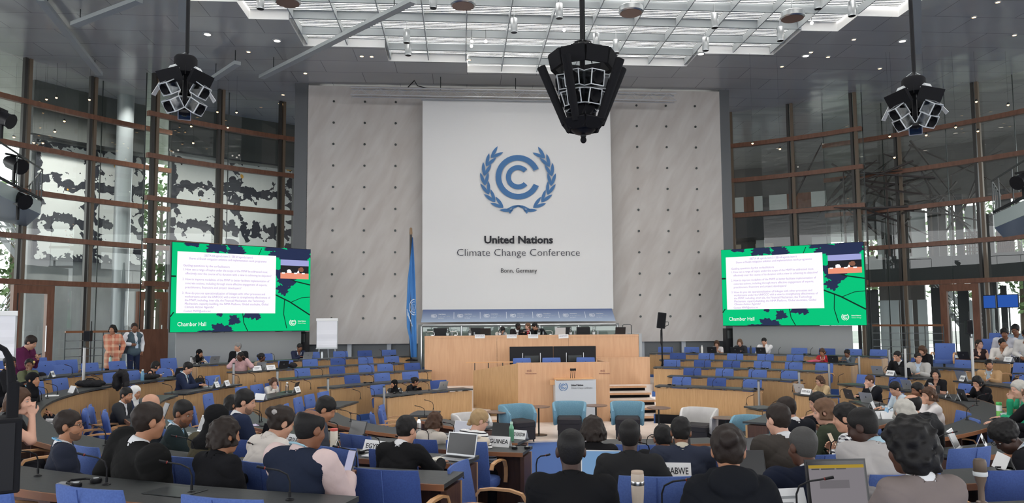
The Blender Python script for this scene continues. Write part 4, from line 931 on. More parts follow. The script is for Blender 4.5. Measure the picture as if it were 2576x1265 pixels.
for x, y, d, lab in ((60, 883, 17.6, 'blue chair under the purple-jacket woman by the glass'), (118, 882, 18.0, 'outer blue chair with wooden arms, between two others by the glass, flag side'), (174, 879, 18.6, 'outer blue chair with wooden arms beside the standing pair'), (38, 862, 19.5, 'blue chair far back behind the purple-jacket woman, beside flip chart'), (102, 862, 20.0, 'blue chair far back near the wooden door post, flag side'),
                     (2380, 1024, 12.3, 'blue chair seen from behind beside the white blazer, inside the curved desk'), (2402, 1040, 11.4, 'blue chair seen edge-on between white blazer and curved desk front'), (2373, 864, 21.6, 'blue chair alone before the glass wall, loudspeaker side'), (2490, 853, 20.8, 'blue chair behind the brown waistcoat, loudspeaker side'), (2510, 838, 21.5, 'blue chair beside the men at the far right, by the glass')):
    p = at_d(x, y, d); chair(0, 0, 0, lab, 0, -20 if x < 1000 else 20, None, .9 if x < 1000 else (.25 if y > 1000 else max(.85, p.z-.93)), p)
for i, (x, y) in enumerate(((1318, 905), (1390, 901), (1473, 900))):
    p = ax(u_of(x, 5.7), 5.7, 0); chair(5, 0, 0, 'blue chair behind the rostrum in front of the black monitors, %s from the flag side' % ordl(i), 0, 0, None, z_of(1390, 901, 5.7)-.93, p)
# floor block carrying the rostrum chairs
q = MB().use(M_STONE); q.prism([ax(-1.2, 4.85)[:2], ax(1.05, 4.85)[:2], ax(1.05, 6.5)[:2], ax(-1.2, 6.5)[:2]], .03, z_of(1390, 901, 5.7)-.935); struct('floor_rostrum', q)
# ------------------------------------------------------------------ microphones
def mic_proto():
    t = thing('microphone', 'mic', 'microphone')
    MB().lathe([(.032, 0), (.032, .006), (.014, .012)], 10, (0, .02, 0)).build('base', M_BLACK, t, True)
    MB().tube([(0, .02, .02), (0, .02, .06)], .011, 6).build('socket', M_BLACK, t)
    MB().tube([(0, .02, .05), (0, .02, .13), (0, .0, .185), (0, -.06, .22), (0, -.17, .245)], .0065, 6).build('gooseneck', M_BLACK, t)
    MB().tube([(0, -.16, .243), (0, -.215, .258)], .010, 8).build('head', M_BLACK, t)
    MB().tube([(0, -.155, .242), (0, -.163, .244)], .0108, 8).build('light_ring', mat((.20, .02, .015), .4, name='mic_ring'), t)
    return t
MIC = mic_proto(); mused = [0]
def mic(row, x, y, label, yaw=0, off=.2):
    p = on_row(row, off, x, y, .77); o = MIC if not mused[0] else copy_tree(MIC); mused[0] = 1
    o.location = (p.x, p.y, ZD[row]+.001); o.rotation_euler = (0, 0, facing(p)+R_(yaw)); o.scale = (.85,)*3; tag(o, label, 'microphone', 'gooseneck microphones'); return o
mics = [(2, 'A', [(760, 899), (868, 905), (925, 903)]), (1, 'A', [(600, 893), (690, 887), (870, 898), (960, 891)]), (3, 'A', [(748, 952), (810, 943), (935, 934), (992, 931)]), (4, 'A', [(938, 966), (1075, 958)]), (5, 'A', [(1024, 990), (1078, 983)]), (5, 'B', [(905, 1015), (940, 1008)]), (6, 'B', [(1066, 1042), (1088, 1036)]), (4, 'B', [(748, 995), (780, 990)]), (3, 'B', [(523, 972), (600, 966), (640, 962)]), (2, 'B', [(435, 955)]),
        (1, 'G', [(1690, 886), (1790, 888), (1960, 891), (2040, 892)]), (2, 'G', [(1785, 902), (1853, 903), (1925, 904), (1995, 905)]), (3, 'G', [(1702, 922), (1772, 924), (1842, 925), (1915, 926), (1985, 929)]), (4, 'G', [(1746, 945), (1818, 947), (1891, 949), (1965, 952)]), (5, 'G', [(1716, 970), (1794, 974), (1868, 979)]),
        (5, 'F', [(1995, 985), (2012, 988), (2115, 1000)]), (4, 'F', [(2110, 965), (2240, 975), (2290, 972)]), (3, 'E', [(2550, 968)]), (5, 'E', [(2236, 1035), (2215, 1025)]), (6, 'F', [(1880, 1020), (1945, 1030)]), (6, 'E', [(2030, 1050)]), (4, 'E', [(2460, 1015), (2510, 1020)]), (3, 'F', [(2225, 942)]),
        (2, 'D', [(250, 985), (142, 995), (116, 1010), (100, 1030)]), (1, 'D', [(340, 925), (180, 945)]), (3, 'D', [(430, 1005), (410, 1040)]), (4, 'D', [(650, 1040), (655, 1055)]), (5, 'D', [(905, 1050), (880, 1062)])]
for row, sec, L in mics:
    for i, (x, y) in enumerate(L):
        k = sorted(q[0] for q in L).index(x)
        mic(row, x, y, 'black gooseneck microphone, %s from the left, %s row desk, %s' % (ordl(k), ROWN[row], SECN[sec]))
nm_ = [(1, 90, 1168, 'black gooseneck microphone on the lower left desk, beside the speaker box'), (1, 262, 1196, 'black gooseneck microphone on the lower left desk, right of the headphones', -60), (1, 475, 1215, 'black gooseneck microphone standing on a dark inlay of the lower left desk', -50), (1, 722, 1232, 'black gooseneck microphone before the empty chair of the waistcoat man', -55),
       (2, 262, 1108, 'black gooseneck microphone right of the man with glasses', -60), (2, 482, 1143, 'black gooseneck microphone between black-suit man and dark-haired woman', -40), (2, 638, 1158, 'black gooseneck microphone next to the lilac phone on the desk', 30), (2, 892, 1137, 'black gooseneck microphone reaching past the pink sleeve', -60), (3, 634, 1100, 'black gooseneck microphone beside the headset, left of the white jacket woman', 0), (3, 952, 1112, 'black gooseneck microphone left of the EGYPT sign', -30), (4, 848, 1098, 'tall black gooseneck microphone behind the cream flask', 10), (3, 1036, 1168, 'black gooseneck microphone at the back of the laptop man', -40), (4, 1075, 1105, 'black gooseneck microphone above the navy chair of the beige jacket woman', -40), (5, 1140, 1068, 'black gooseneck microphone beside the white tub chair', -20),
       (3, 1632, 1150, 'black gooseneck microphone over the ZIMBABWE sign', -40), (4, 1630, 1113, 'black gooseneck microphone left of the dark laptop, red tip', 45), (2, 1352, 1185, 'thick black gooseneck microphone with red ring in front of the aisle', 40), (1, 1672, 1250, 'black gooseneck microphone right of the cream travel mug', 60), (1, 2012, 1255, 'black gooseneck microphone left of the open laptop with yellow bar', 70), (3, 2091, 1093, 'black gooseneck microphone in front of the green top', 0), (3, 2362, 1102, 'black gooseneck microphone left of the blue chairs, over curly hair', 60), (4, 2436, 1085, 'black gooseneck microphone on the curved desk right of the blue chairs', 60)]
for q in nm_: mic(q[0], q[1], q[2], q[3], q[4] if len(q) > 4 else 0)
# ------------------------------------------------------------------ small furniture of the stage floor
def tub_chair(x, ytop, yaw, label, shell, h=.80):
    d0 = 15.0
    for _ in range(6): p = at_d(x, ytop, d0); d0 *= (EYE-(h+.035))/(EYE-p.z)
    p = at_d(x, ytop, d0); t = thing('tub_chair', label, 'armchair', (p.x, p.y, .035 if polar_of(p.x, p.y)[0] < 4.9 and (Vector((p.x, p.y))-C).dot(A_) > 1.5 else .002), math.atan2(-p.y, -p.x)-PI/2+R_(yaw), 'tub chairs on the stage floor')
    n = 30; out, inn = [], []
    def ringp(a, r): k = 1/max(abs(math.cos(a)), abs(math.sin(a)))**.45; return r*k*math.cos(a), r*k*math.sin(a)
    vs = []; rows = [(.28, .30), (.40, .37), (.52, h), (.52, h)]
    mb = MB()
    A0, A1 = R_(-215), R_(35)
    for i in range(n+1):
        a = A0+(A1-A0)*i/n; e = min(1, min(i, n-i)/4); top = h-.10*(1-e)**2-.12*max(0, math.sin(a))
        for (r, z) in ((.375, .30), (.40, top-.03), (.385, top), (.345, top), (.33, top-.03), (.30, .32)):
            x_, y_ = ringp(a, r); vs.append((x_, y_, z))
    fs = [(i*6+k, i*6+(k+1) % 6, i*6+6+(k+1) % 6, i*6+6+k) for i in range(n) for k in range(6)]+[(0, 1, 2, 3, 4, 5), tuple(n*6+5-k for k in range(6))]
    mb.add(vs, fs).build('shell', shell, t, True)
    DK = mat((.022, .018, .02), .8, name='tub_dark')
    MB().rbox((0, .06, .40), (.56, .58, .16), .07).build('seat', DK, t, True); MB().rbox((0, .30, .24), (.54, .08, .36), .03).build('front', DK, t, True); MB().rbox((0, 0, .24), (.56, .56, .18), .08).build('underframe', DK, t, True)
    for sx in (-1, 1):
        for sy in (-1, 1): MB().tube([(sx*.24, sy*.22+.02, .16), (sx*.26, sy*.24+.02, 0)], .016, 6).build('leg', M_DSTEEL, t)
    return t
SH_B = noisy('tub_blue', (.135, .275, .36), (.17, .33, .42), (1, 1, 1), 60, 2, .85); SH_W = noisy('tub_white', (.50, .48, .46), (.60, .58, .56), (1, 1, 1), 3, 4, .85)
tub_chair(1187, 1037, 30, 'cream white tub chair beside the blonde woman, nearest the flag side', SH_W)
tub_chair(1302, 1019, 32, 'pale blue tub chair between two round tables, flag side of the lectern', SH_B)
tub_chair(1432, 1012, 0, 'pale blue tub chair in front of the grey lectern', SH_B)
tub_chair(1578, 1012, 0, 'pale blue tub chair in front of the stage steps', SH_B)
tub_chair(1758, 1024, -18, 'stained cream white tub chair before the loudspeaker-side front desk', SH_W)
tub_chair(1888, 1044, -35, 'pale blue tub chair nearest the pink bottle, loudspeaker end', SH_B)
def side_table(x, y, label):
    p = at_z(x, y, .70); t = thing('side_table', label, 'side table', (p.x, p.y, .036 if (Vector((p.x, p.y))-C).dot(A_) > 1.6 else .002), 0, 'round side tables')
    MB().lathe([(.005, .655), (.27, .655), (.28, .665), (.27, .675), (.005, .675)], 24).build('table_top', mat((.17, .10, .07), .35, name='table_brown'), t, True)
    MB().tube([(0, 0, .02), (0, 0, .655)], .02, 8).build('pole', M_DSTEEL, t); MB().lathe([(.20, 0), (.20, .012), (.03, .03)], 20).build('base', M_DSTEEL, t, True)
side_table(1252, 1036, 'round brown side table right of the cream chair, flag side'); side_table(1355, 1023, 'round brown side table between the blue chairs left of lectern'); side_table(1499, 1020, 'round brown side table between lectern and steps'); side_table(1657, 1026, 'round brown side table in front of the steps, right of the blue chair'); side_table(1826, 1047, 'round brown side table right of the stained cream chair')
p = at_z(1365, 1108, .003); t = thing('round_base_plate', 'grey round metal base plate lying on the blue carpet in the aisle', 'base plate', (p.x, p.y, .003)); MB().lathe([(.23, 0), (.23, .012), (.2, .016)], 20).build('plate', M_DSTEEL, t, True)
# ------------------------------------------------------------------ flip charts
def flip(px0, px1, y0, y1, dist, label, lines=True, rz=0):
    a, b = at_d(px0, y0, dist), at_d(px1, y1, dist); w_ = b.x-a.x; h_ = a.z-b.z; zf = .85 if dist > 20 else 1.0
    t = thing('flip_chart', label, 'flip chart', ((a.x+b.x)/2, dist, zf), R_(rz)); zb = b.z-zf
    MB().box((0, 0, zb+h_/2), (w_, .03, h_)).build('board', M_LGREY, t); MB().box((0, -.02, zb+h_-.04), (w_+.02, .04, .09)).build('clamp', M_WHITE, t)
    sh = MB(); n = 12
    for i in range(n+1):
        z = zb+.03+(h_-.12)*i/n; y = -.028-.012*math.sin(i*1.3)*(1-i/n)
        for x in (-w_*.48, w_*.48): sh.v.append((x, y, z)); 
    sh.f = [(2*i, 2*i+1, 2*i+3, 2*i+2) for i in range(n)]; sh.m = [0]*n; sh.build('paper', mat((.80, .80, .84), .7, name='flip_paper'), t)
    for sx in (-1, 1): MB().tube([(sx*w_*.36, .02, zb+.1), (sx*w_*.5, -.05, 0)], .02, 6).build('leg', M_LGREY, t)
    MB().tube([(0, .05, zb+.3), (0, .45, 0)], .02, 6).build('leg', M_LGREY, t); MB().box((0, -.04, zb), (w_, .08, .03)).build('tray', M_LGREY, t)
flip(797, 849, 801, 876, 25.0, 'white flip chart between the flag-side LED screen and the stage wall'); flip(-95, 28, 783, 905, 13.6, 'white flip chart cut by the left picture edge, in front of the wooden door', True, 20)
# ------------------------------------------------------------------ loudspeaker on stand, camera-side speaker box
p = at_d(1664, 806, 24.2); t = thing('loudspeaker', 'black loudspeaker on a stand in front of the stage wall', 'loudspeaker', (p.x, p.y, .85), -.15); z = p.z-.85
MB().rbox((0, 0, z), (.27, .27, .52), .03, R=Matrix.Rotation(.12, 3, 'Y')).build('cabinet', M_BLACK, t, True); MB().box((-.0, -.14, z), (.23, .01, .46), Matrix.Rotation(.12, 3, 'Y')).build('grille', M_MATT, t); MB().tube([(.13, 0, z-.05), (.22, 0, z-.05), (.22, 0, z-.15), (.1, 0, z-.2)], .012, 6).build('bracket', M_DSTEEL, t)
MB().tube([(0, 0, z-.26), (0, 0, .02)], .026, 8).build('pole', M_BLACK, t); MB().tube([(-.03, -.02, z-.3), (-.05, -.03, z-.7), (0, -.03, z-.9), (.02, -.03, .5), (0, -.03, .1)], .012, 6).build('cable', M_BLACK, t)
for a in (0, 2.1, 4.2): MB().tube([(0, 0, .5), (.33*math.cos(a), .33*math.sin(a), .01)], .015, 6).build('leg', M_BLACK, t)
for x, y0, y1, d, lab in ((222, 832, 858, 19.5, 'small black speaker on a thin stand beside the woman in orange plaid'), (2436, 805, 840, 21.0, 'small black speaker on a thin stand before the wooden door, loudspeaker side')):
    a, b = at_d(x, y0, d), at_d(x, y1, d); t = thing('stand_speaker', lab, 'loudspeaker', (a.x, a.y, 1.0)); MB().rbox((0, 0, (a.z+b.z)/2-1), (.17, .15, a.z-b.z), .02).build('cabinet', M_BLACK, t); MB().box((0, -.078, (a.z+b.z)/2-1), (.14, .008, (a.z-b.z)*.85)).build('grille', M_MATT, t)
    MB().tube([(.05, .05, a.z-1+.25), (.05, .05, .02)], .014, 6).build('pole', M_BLACK, t); MB().lathe([(.16, 0), (.16, .02), (.03, .04)], 14, (.05, .05, 0)).build('base', M_BLACK, t)
D = 3.2; TH = math.atan2(1230, 1850); a = at_d(57, 1052, D); b = at_d(57, 1238, D); Rb = Matrix.Rotation(TH, 3, 'Z'); ctr = Vector((a.x, a.y, 0))-Rb @ Vector((.17, 0, 0)); t = thing('black_stand_unit', 'big black speaker box on an upright pole cut by the lower left corner', 'loudspeaker', (ctr.x, ctr.y, .85), TH); zt_, zb_ = a.z-.85, b.z-.85
def lc(x, y): q = Rb.transposed() @ (at_d(x, y, D)-Vector((ctr.x, ctr.y, .85))); q.y = .1; return q
MB().rbox((0, .09, (zt_+zb_)/2), (.34, .2, zt_-zb_), .012).build('cabinet', M_MATT, t); MB().box((0, -.012, (zt_+zb_)/2), (.29, .006, (zt_-zb_)*.9)).build('grille', M_BLACK, t)
c0, c1 = lc(30, 1050), lc(30, 968); MB().rbox((c0.x, .1, (c0.z+c1.z)/2), (.046, .05, c1.z-c0.z+.02), .012).build('upright', M_MATT, t)
MB().tube([lc(29, 970), lc(26, 925), lc(21, 898), lc(11, 880), lc(-10, 868)], [.019, .016, .014, .012, .011], 8).build('curved_arm', M_MATT, t); MB().tube([(-.05, .1, zb_), (-.05, .1, .02)], .03, 8).build('pole', M_BLACK, t); MB().lathe([(.25, 0), (.25, .02), (.05, .05)], 14, (-.05, .1, 0)).build('base', M_BLACK, t)
# ------------------------------------------------------------------ aisle posts
M_POSTM = mat((.36, .36, .355), .4, .9, name='aisle_post')
def posts(sgn, rows, deg, side):
    for k in rows:
        p = pol(RR[k]-.05, R_(deg[k]), ZD[k]-.9+.002); t = thing('aisle_post', 'brushed metal post at the aisle end of the %s row, %s stage block' % (ROWN[k], side), 'post', tuple(p), 0, 'metal aisle posts')
        MB().tube([(0, 0, 0), (0, 0, 1.12)], .03, 10).build('tube', M_POSTM, t); MB().lathe([(.034, 1.12), (.034, 1.14), (.02, 1.15)], 10).build('cap', M_DSTEEL, t); MB().lathe([(.06, 0), (.06, .01)], 10).build('flange', M_POSTM, t)
posts(1, (1, 2, 3, 4, 5), {1: 61.5, 2: 61.9, 3: 62.8, 4: 63.2, 5: 63.4}, 'flag-side'); posts(-1, (1, 2, 3, 4, 5), {1: -58.4, 2: -58.2, 3: -58.4, 4: -59.4, 5: -59.0}, 'loudspeaker-side')
for x, y0, y1, d, lab in ((213, 875, 922, 15.6, 'brushed metal post beside outer chairs near the standing pair'), (2276, 877, 917, 18.2, 'brushed metal post behind the long-haired person, loudspeaker side'), (2443, 850, 925, 15.8, 'brushed metal post left of the woman in brown waistcoat')):
    a, b = at_d(x, y0, d), at_d(x, y1, d); t = thing('aisle_post', lab, 'post', (a.x, a.y, .852), 0, 'metal aisle posts'); MB().tube([(0, 0, 0), (0, 0, a.z-.85)], .03, 10).build('tube', M_POSTM, t); MB().lathe([(.034, a.z-.85), (.034, a.z-.83), (.02, a.z-.82)], 10).build('cap', M_DSTEEL, t)
# ------------------------------------------------------------------ hanging loudspeaker clusters
def cab(t, M_, s, n='speaker_unit'):
    """clear acrylic cube loudspeaker with a round dark cone; local +Z is its front"""
    c = MB(); c.M = M_; h = s/2
    for q in ((0, 0, -1), (1, 0, 0), (-1, 0, 0), (0, 1, 0), (0, -1, 0)):
        d = [s, s, s]; i = [abs(x) for x in q].index(1); d[i] = .012; c.box([x*h for x in q], d)
    o = c.build(n, M_CLEAR, t)
    e = MB(); e.M = M_
    for sx in (-1, 1):
        for sy in (-1, 1): e.box((sx*h, sy*h, 0), (.016, .016, s)); 
        e.box((sx*h, 0, h), (.016, s, .016)); e.box((0, sx*h, h), (s, .016, .016)); e.box((sx*h, 0, -h), (.016, s, .016)); e.box((0, sx*h, -h), (s, .016, .016))
    e.build('edge_frame', mat((.62, .65, .67), .25, name='acrylic_edge'), o)
    k = MB(); k.M = M_; k.lathe([(.01, h*.5), (s*.2, h*.78), (s*.40, h+.006), (s*.43, h+.02), (s*.43, h-.05), (s*.25, -h*.1)], 20); k.build('cone', M_MATT, o, True)
def orient(pos, az, el, roll=0):                  # +Z looks out at azimuth az, tilted down by el
    d = Vector((math.cos(az)*math.cos(el), math.sin(az)*math.cos(el), -math.sin(el))); x = Vector((-math.sin(az), math.cos(az), 0)); y = d.cross(x)
    return Matrix(((x.x, y.x, d.x, pos[0]), (x.y, y.y, d.y, pos[1]), (x.z, y.z, d.z, pos[2]), (0, 0, 0, 1)))
def polcab(t, az, r, z, el, w, h, th, name, m=M_MATT):
    b = MB(); b.M = orient((math.cos(az)*r, math.sin(az)*r, z), az, el); b.box((0, 0, 0), (w, h, th)); return b.build(name, m, t)
# central chandelier
cp = Vector((C.x-.45, C.y-1.6)); D = cp.y
def Zp(y): return at_d(1467, y, D).z
pc = at_d(1467, 300, D); t = thing('speaker_chandelier', 'big black conical speaker chandelier hanging in the middle before the banner', 'loudspeaker cluster', (pc.x, D, Zp(300)))
z0 = Zp(300); zz = lambda y: Zp(y)-z0; sc = D/F
MB().tube([(0, 0, zz(112)), (0, 0, CEIL+1.6-z0)], 5.5*sc, 8).build('stem', M_BLACK, t); MB().tube([(.05, .02, zz(112)), (.06, 0, CEIL+1-z0)], 2*sc, 6).build('cable', M_DSTEEL, t)
MB().lathe([(20*sc, zz(112)), (34*sc, zz(118)), (36*sc, zz(132)), (30*sc, zz(136))], 16).build('top_drum', M_BLACK, t, True)
for i in range(8):
    a = 2*PI*i/8; MB().tube([(0, 0, zz(100)), (28*sc*math.cos(a), 28*sc*math.sin(a), zz(112)), (36*sc*math.cos(a), 36*sc*math.sin(a), zz(138)), (40*sc*math.cos(a), 40*sc*math.sin(a), zz(150))], 1.6*sc, 5).build('strut', M_BLACK, t)
for i in range(8): polcab(t, 2*PI*(i+.5)/8-PI/2, 74*sc, zz(158), R_(12), 60*sc, 40*sc, 12*sc, 'horn_box')
for dg in (180, -118, -33, 8, 62, 118):
    a = R_(dg); top = Vector((106*sc*math.cos(a), 106*sc*math.sin(a), zz(168))); bot = Vector((46*sc*math.cos(a), 46*sc*math.sin(a), zz(312)))
    MB().tube([top, bot], [11.5*sc, 9.5*sc], 12).build('line_column', M_MATT, t)
for lvl, (y, r, s, el) in enumerate(((210, 44, 38, 8), (250, 34, 36, 16))):
    for i in range(6):
        a = -PI/2+2*PI*(i+.5)/6+R_(0); cab(t, orient((r*sc*math.cos(a)*1.05, r*sc*math.sin(a)*1.05, zz(y)), a, R_(el)), s*sc)
for i in range(6):
    a = -PI/2+2*PI*(i+.5)/6; polcab(t, a, 42*sc, zz(316), R_(38), 52*sc, 30*sc, 8*sc, 'lower_panel'); polcab(t, a, 20*sc, zz(280), R_(25), 30*sc, 24*sc, 10*sc, 'lower_horn', M_BLACK)
MB().lathe([(30*sc, zz(316)), (34*sc, zz(326)), (22*sc, zz(336)), (6*sc, zz(340))], 12).build('lower_hub', M_BLACK, t, True)
MB().tube([(0, 0, zz(135)), (0, 0, zz(345))], 7*sc, 8).build('spine', M_BLACK, t); MB().ell((0, 0, zz(352)), (8*sc, 8*sc, 9*sc), 12).build('dome_camera', M_MATT, t, True)
def cluster(x, D, ys, label, rot, barx):
    """small hanging cluster; ys = stem bottom, drum top, drum bottom, panel, cube rows, bottom"""
    y0, y1, y2, y3, y4, y5 = ys; pz = at_d(x, y3, D); t = thing('speaker_cluster', label, 'loudspeaker cluster', tuple(pz), rot, 'small hanging speaker clusters'); s = D/F
    q = lambda y: at_d(x, y, D).z-pz.z
    MB().tube([(0, 0, q(y1)), (.02, 0, q(y0)), (0, 0, CEIL-.02-pz.z)], [3*s, 5*s, 5*s], 8).build('cable_stem', M_BLACK, t)
    for a in (0, 1.6, 3.1, 4.7): MB().tube([(0, 0, q(y0)), (14*s*math.cos(a), 14*s*math.sin(a), q(y0+(y1-y0)*.6)), (24*s*math.cos(a), 24*s*math.sin(a), q(y1+4)), (30*s*math.cos(a), 30*s*math.sin(a), q(y3-8))], 1.1*s, 5).build('sling', M_LGREY if a in (0, 3.1) else M_BLACK, t)
    MB().lathe([(24*s, q(y1)), (28*s, q(y1+5)), (28*s, q(y2)), (20*s, q(y2+4))], 16).build('drum', M_MATT, t, True); MB().tube([(0, 0, q(y2)), (0, 0, q(y5))], 6*s, 8).build('spine', M_BLACK, t)
    for i in range(3):
        a = -PI/2+R_(-52+104*i) if i < 2 else PI/2
        polcab(t, a, 46*s, q(y3), R_(28), 78*s, 36*s, 8*s, 'panel_speaker'); polcab(t, a, 34*s, q(y3-22), R_(60), 22*s, 14*s, 10*s, 'amplifier_box', M_LGREY)
        for (yy, r) in ((y4, 46), (y4+34*(y5-y4)/52, 34)): cab(t, orient((r*s*math.cos(a), r*s*math.sin(a), q(yy)), a, R_(34)), 30*s)
    for a in (PI-.35, .35):
        o = MB(); o.M = orient((66*s*math.cos(a), 66*s*math.sin(a), q(y3+26)), a, R_(-40)); o.slab([(-8*s, -16*s, 0), (12*s, -18*s, 0), (14*s, 20*s, 6*s), (-2*s, 14*s, 4*s)], (0, 0, .01)); o.build('reflector_sail', M_WHITE, t)
    polcab(t, -PI/2, 20*s, q(y5-4), R_(70), 26*s, 12*s, 8*s, 'bottom_horn', M_BLACK)
cluster(466, 13.0, (132, 143, 186, 203, 232, 292), 'speaker cluster of black panels and clear cubes hanging on the flag side', .42, 459)
cluster(2300, 13.8, (180, 196, 234, 250, 284, 324), 'speaker cluster of black panels and clear cubes hanging on the loudspeaker side', -.5, 2308)
# ------------------------------------------------------------------ bars under the ceiling
def ceil_bar(xa, ya, xb, yb, z, label, w=.22):
    a, b = at_z(xa, ya, z), at_z(xb, yb, z); t = thing('ceiling_bar', label, 'ceiling bar', (0, 0, 0), 0, 'pale bars under the ceiling'); MB().bar(a, b, w, .12).build('profile', mat((.42, .45, .45), .45, name='bar_grey'), t)
    for k in (.1, .9): p = a.lerp(b, k); MB().tube([p, (p.x, p.y, CEIL-.005)], .015, 6).build('hanger', M_DSTEEL, t)
ceil_bar(658, 194, 1040, 2, 11.5, 'long pale bar running under the ceiling toward the skylight, left of the stage wall'); ceil_bar(537, 198, 598, 158, 11.5, 'short pale bar under the ceiling, just right of the flag side speaker cluster'); ceil_bar(460, 76, 458, -90, 11.5, 'pale bar hanging over the flag side speaker cluster'); ceil_bar(2309, 132, 2304, -80, 11.5, 'pale bar hanging over the loudspeaker side speaker cluster'); ceil_bar(186, 62, 350, 0, 11.6, 'pale bar under the ceiling near the upper left corner'); ceil_bar(250, 186, 100, -4, 11.7, 'dark-shaded diagonal bar from the upper left corner to the glass wall')
# ------------------------------------------------------------------ ceiling lights
WARM = emit((1.0, .62, .30), 5, 'lamp_warm'); COOL = emit((1, .9, .78), 6, 'lamp_cool')
def downlight(x, y, label, r=.11, m=WARM, z=CEIL):
    p = at_z(x, y, z-.02); t = thing('downlight', label, 'ceiling light', (p.x, p.y, z-.03), 0, 'ceiling downlights'); MB().lathe([(r, .03), (r*1.25, .02), (r*1.25, 0), (r, -.005)], 12).build('trim_ring', M_LGREY, t); MB().lathe([(r*.95, -.004), (r*.3, -.012)], 12).build('lamp', m, t)
for i, (x, y) in enumerate(((522, 86), (697, 102), (768, 184), (935, 142), (1180, 150), (1763, 135), (2148, 99), (2040, 131), (2027, 140), (2083, 143), (2270, 103), (2510, 5), (2552, 88), (1967, 167), (2213, 172), (1837, 317), (2450, 43), (625, 130), (910, 141), (712, 238), (704, 260))):
    tw = ['above the flag side screen', 'near the flag side skylight corner', 'at the top corner of the stage wall', 'above the truss end', 'above the banner edge', 'right of the chandelier', 'near the loudspeaker side skylight corner', 'upper of a close pair, right of the stage wall', 'lower of a close pair, right of the stage wall', 'right of the close pair', 'above the loudspeaker side cluster', 'at the top right of the photo', 'at the right edge under the topmost lamp', 'faint, right of the stage wall', 'faint, left of the loudspeaker side cluster', 'low, beside the stage wall edge', 'dim, upper right', 'dim, between the two left bars', 'beside another one above the truss', 'upper of three beside the stage wall', 'lower of three beside the stage wall'][i]
    downlight(x, y, 'small round ceiling light, ' + tw, .12 if i in (0, 1, 5, 8, 10) else .07, COOL if i in (0, 1, 5, 8, 10) else WARM)
fy = [(117, 248), (142, 244), (225, 249), (162, 303), (138, 329), (85, 357), (108, 358), (35, 343), (481, 316), (573, 319), (486, 358), (595, 281), (547, 280), (2456, 254), (2460, 328), (2238, 341), (2250, 394), (1893, 359), (1962, 373), (2404, 318), (2576-40, 262), (2330, 338)]
for i, (x, y) in enumerate(fy):
    p = at_d(x, y, 25.5 if x < 420 else (27 if x < 800 else 25)); z = p.z; d = 26
    # warm glows, some of them reflections, built as lamps on added thin rods
    t = thing('glow_point', 'small warm glow point, %s' % (['near the upper left glass wall, first', 'second beside it near the upper left glass wall', 'beside the glass post, upper left', 'below the upper rail at far left', 'lower, at far left glass', 'third-lowest over the mural', 'over the mural, next to another', 'at the left picture edge', 'below the flag side cluster', 'right of the flag side cluster', 'lowest under the flag side cluster', 'close to the stage wall, flag side', 'just right of the clear cubes, flag side', 'beside the loudspeaker side cluster', 'below the right rail', 'under the loudspeaker side cluster', 'lower under the loudspeaker side cluster', 'low right of the stage wall', 'further right of the stage wall, low', 'left of the wide right post', 'at the right picture edge, high', 'over the branch sculpture'][i]), 'glow point', (p.x, p.y, z), 0, 'foyer glow points')
    MB().tube([(0, 0, .06), (0, 0, CEIL-z-.004)], .003, 4).build('rod', M_DSTEEL, t); MB().lathe([(.02, .06), (.045, .02), (.045, -.02)], 10).build('shade', M_DSTEEL, t); MB().ell((0, 0, -.02), .04, 8).build('lamp', WARM, t)
# round discs and cylinder lamps in the skylight
def skydisc(x, y, label, r=.36):
    p = at_z(x, y, 11.75); t = thing('skylight_disc', label, 'ceiling fitting', (p.x, p.y, 11.78), 0, 'round fittings under the skylight'); MB().lathe([(r*.9, -.12), (r, -.09), (r, .05), (r*.9, .08)], 24).build('drum', M_STEEL, t, True); MB().lathe([(r*.88, -.125), (.01, -.128)], 24).build('cover', mat((.30, .18, .13), .5, name='disc_brown'), t); MB().tube([(0, 0, .08), (0, 0, .5)], .02, 6).build('hanger', M_STEEL, t)
skydisc(1165, 8, 'round brown-faced disc fitting under the skylight, above the banner'); skydisc(1587, 26, 'round brown-faced disc fitting under the skylight, right of the chandelier stem'); skydisc(1993, 40, 'round brown-faced disc fitting near the right skylight corner'); skydisc(724, 0, 'round brown-faced disc fitting cut by the top picture edge, left')
def cyl(x, y, label):
    p = at_z(x, y, 11.6); t = thing('cylinder_lamp', label, 'ceiling light', (p.x, p.y, 11.5), 0, 'cylinder lamps under the skylight'); MB().lathe([(.105, 0), (.11, .02), (.11, .42), (.10, .44)], 16).build('housing', M_STEEL, t, True); MB().lathe([(.095, -.002), (.03, .05)], 14).build('reflector', M_BLACK, t); MB().tube([(0, 0, .44), (0, 0, .8)], .01, 5).build('hanger', M_STEEL, t)
for x, y, l in ((655, 14, 'at the top left skylight corner'), (1023, 100, 'upper of a pair left of the banner'), (1027, 132, 'lower of a pair left of the banner'), (1293, 74, 'above the banner'), (1407, 38, 'left of the chandelier stem'), (1500, 110, 'right behind the chandelier'), (1550, 126, 'dark, right of the chandelier'), (1798, 62, 'dark, above the stage wall corner'), (1963, 95, 'near the right skylight step'), (2143, 32, 'in the far right skylight corner'), (1775, 120, 'by the skylight edge right of the chandelier'), (2058, 14, 'high in the right part of the skylight'), (1090, 12, 'beside the disc above the banner')): cyl(x, y, 'steel cylinder lamp under the skylight, ' + l)
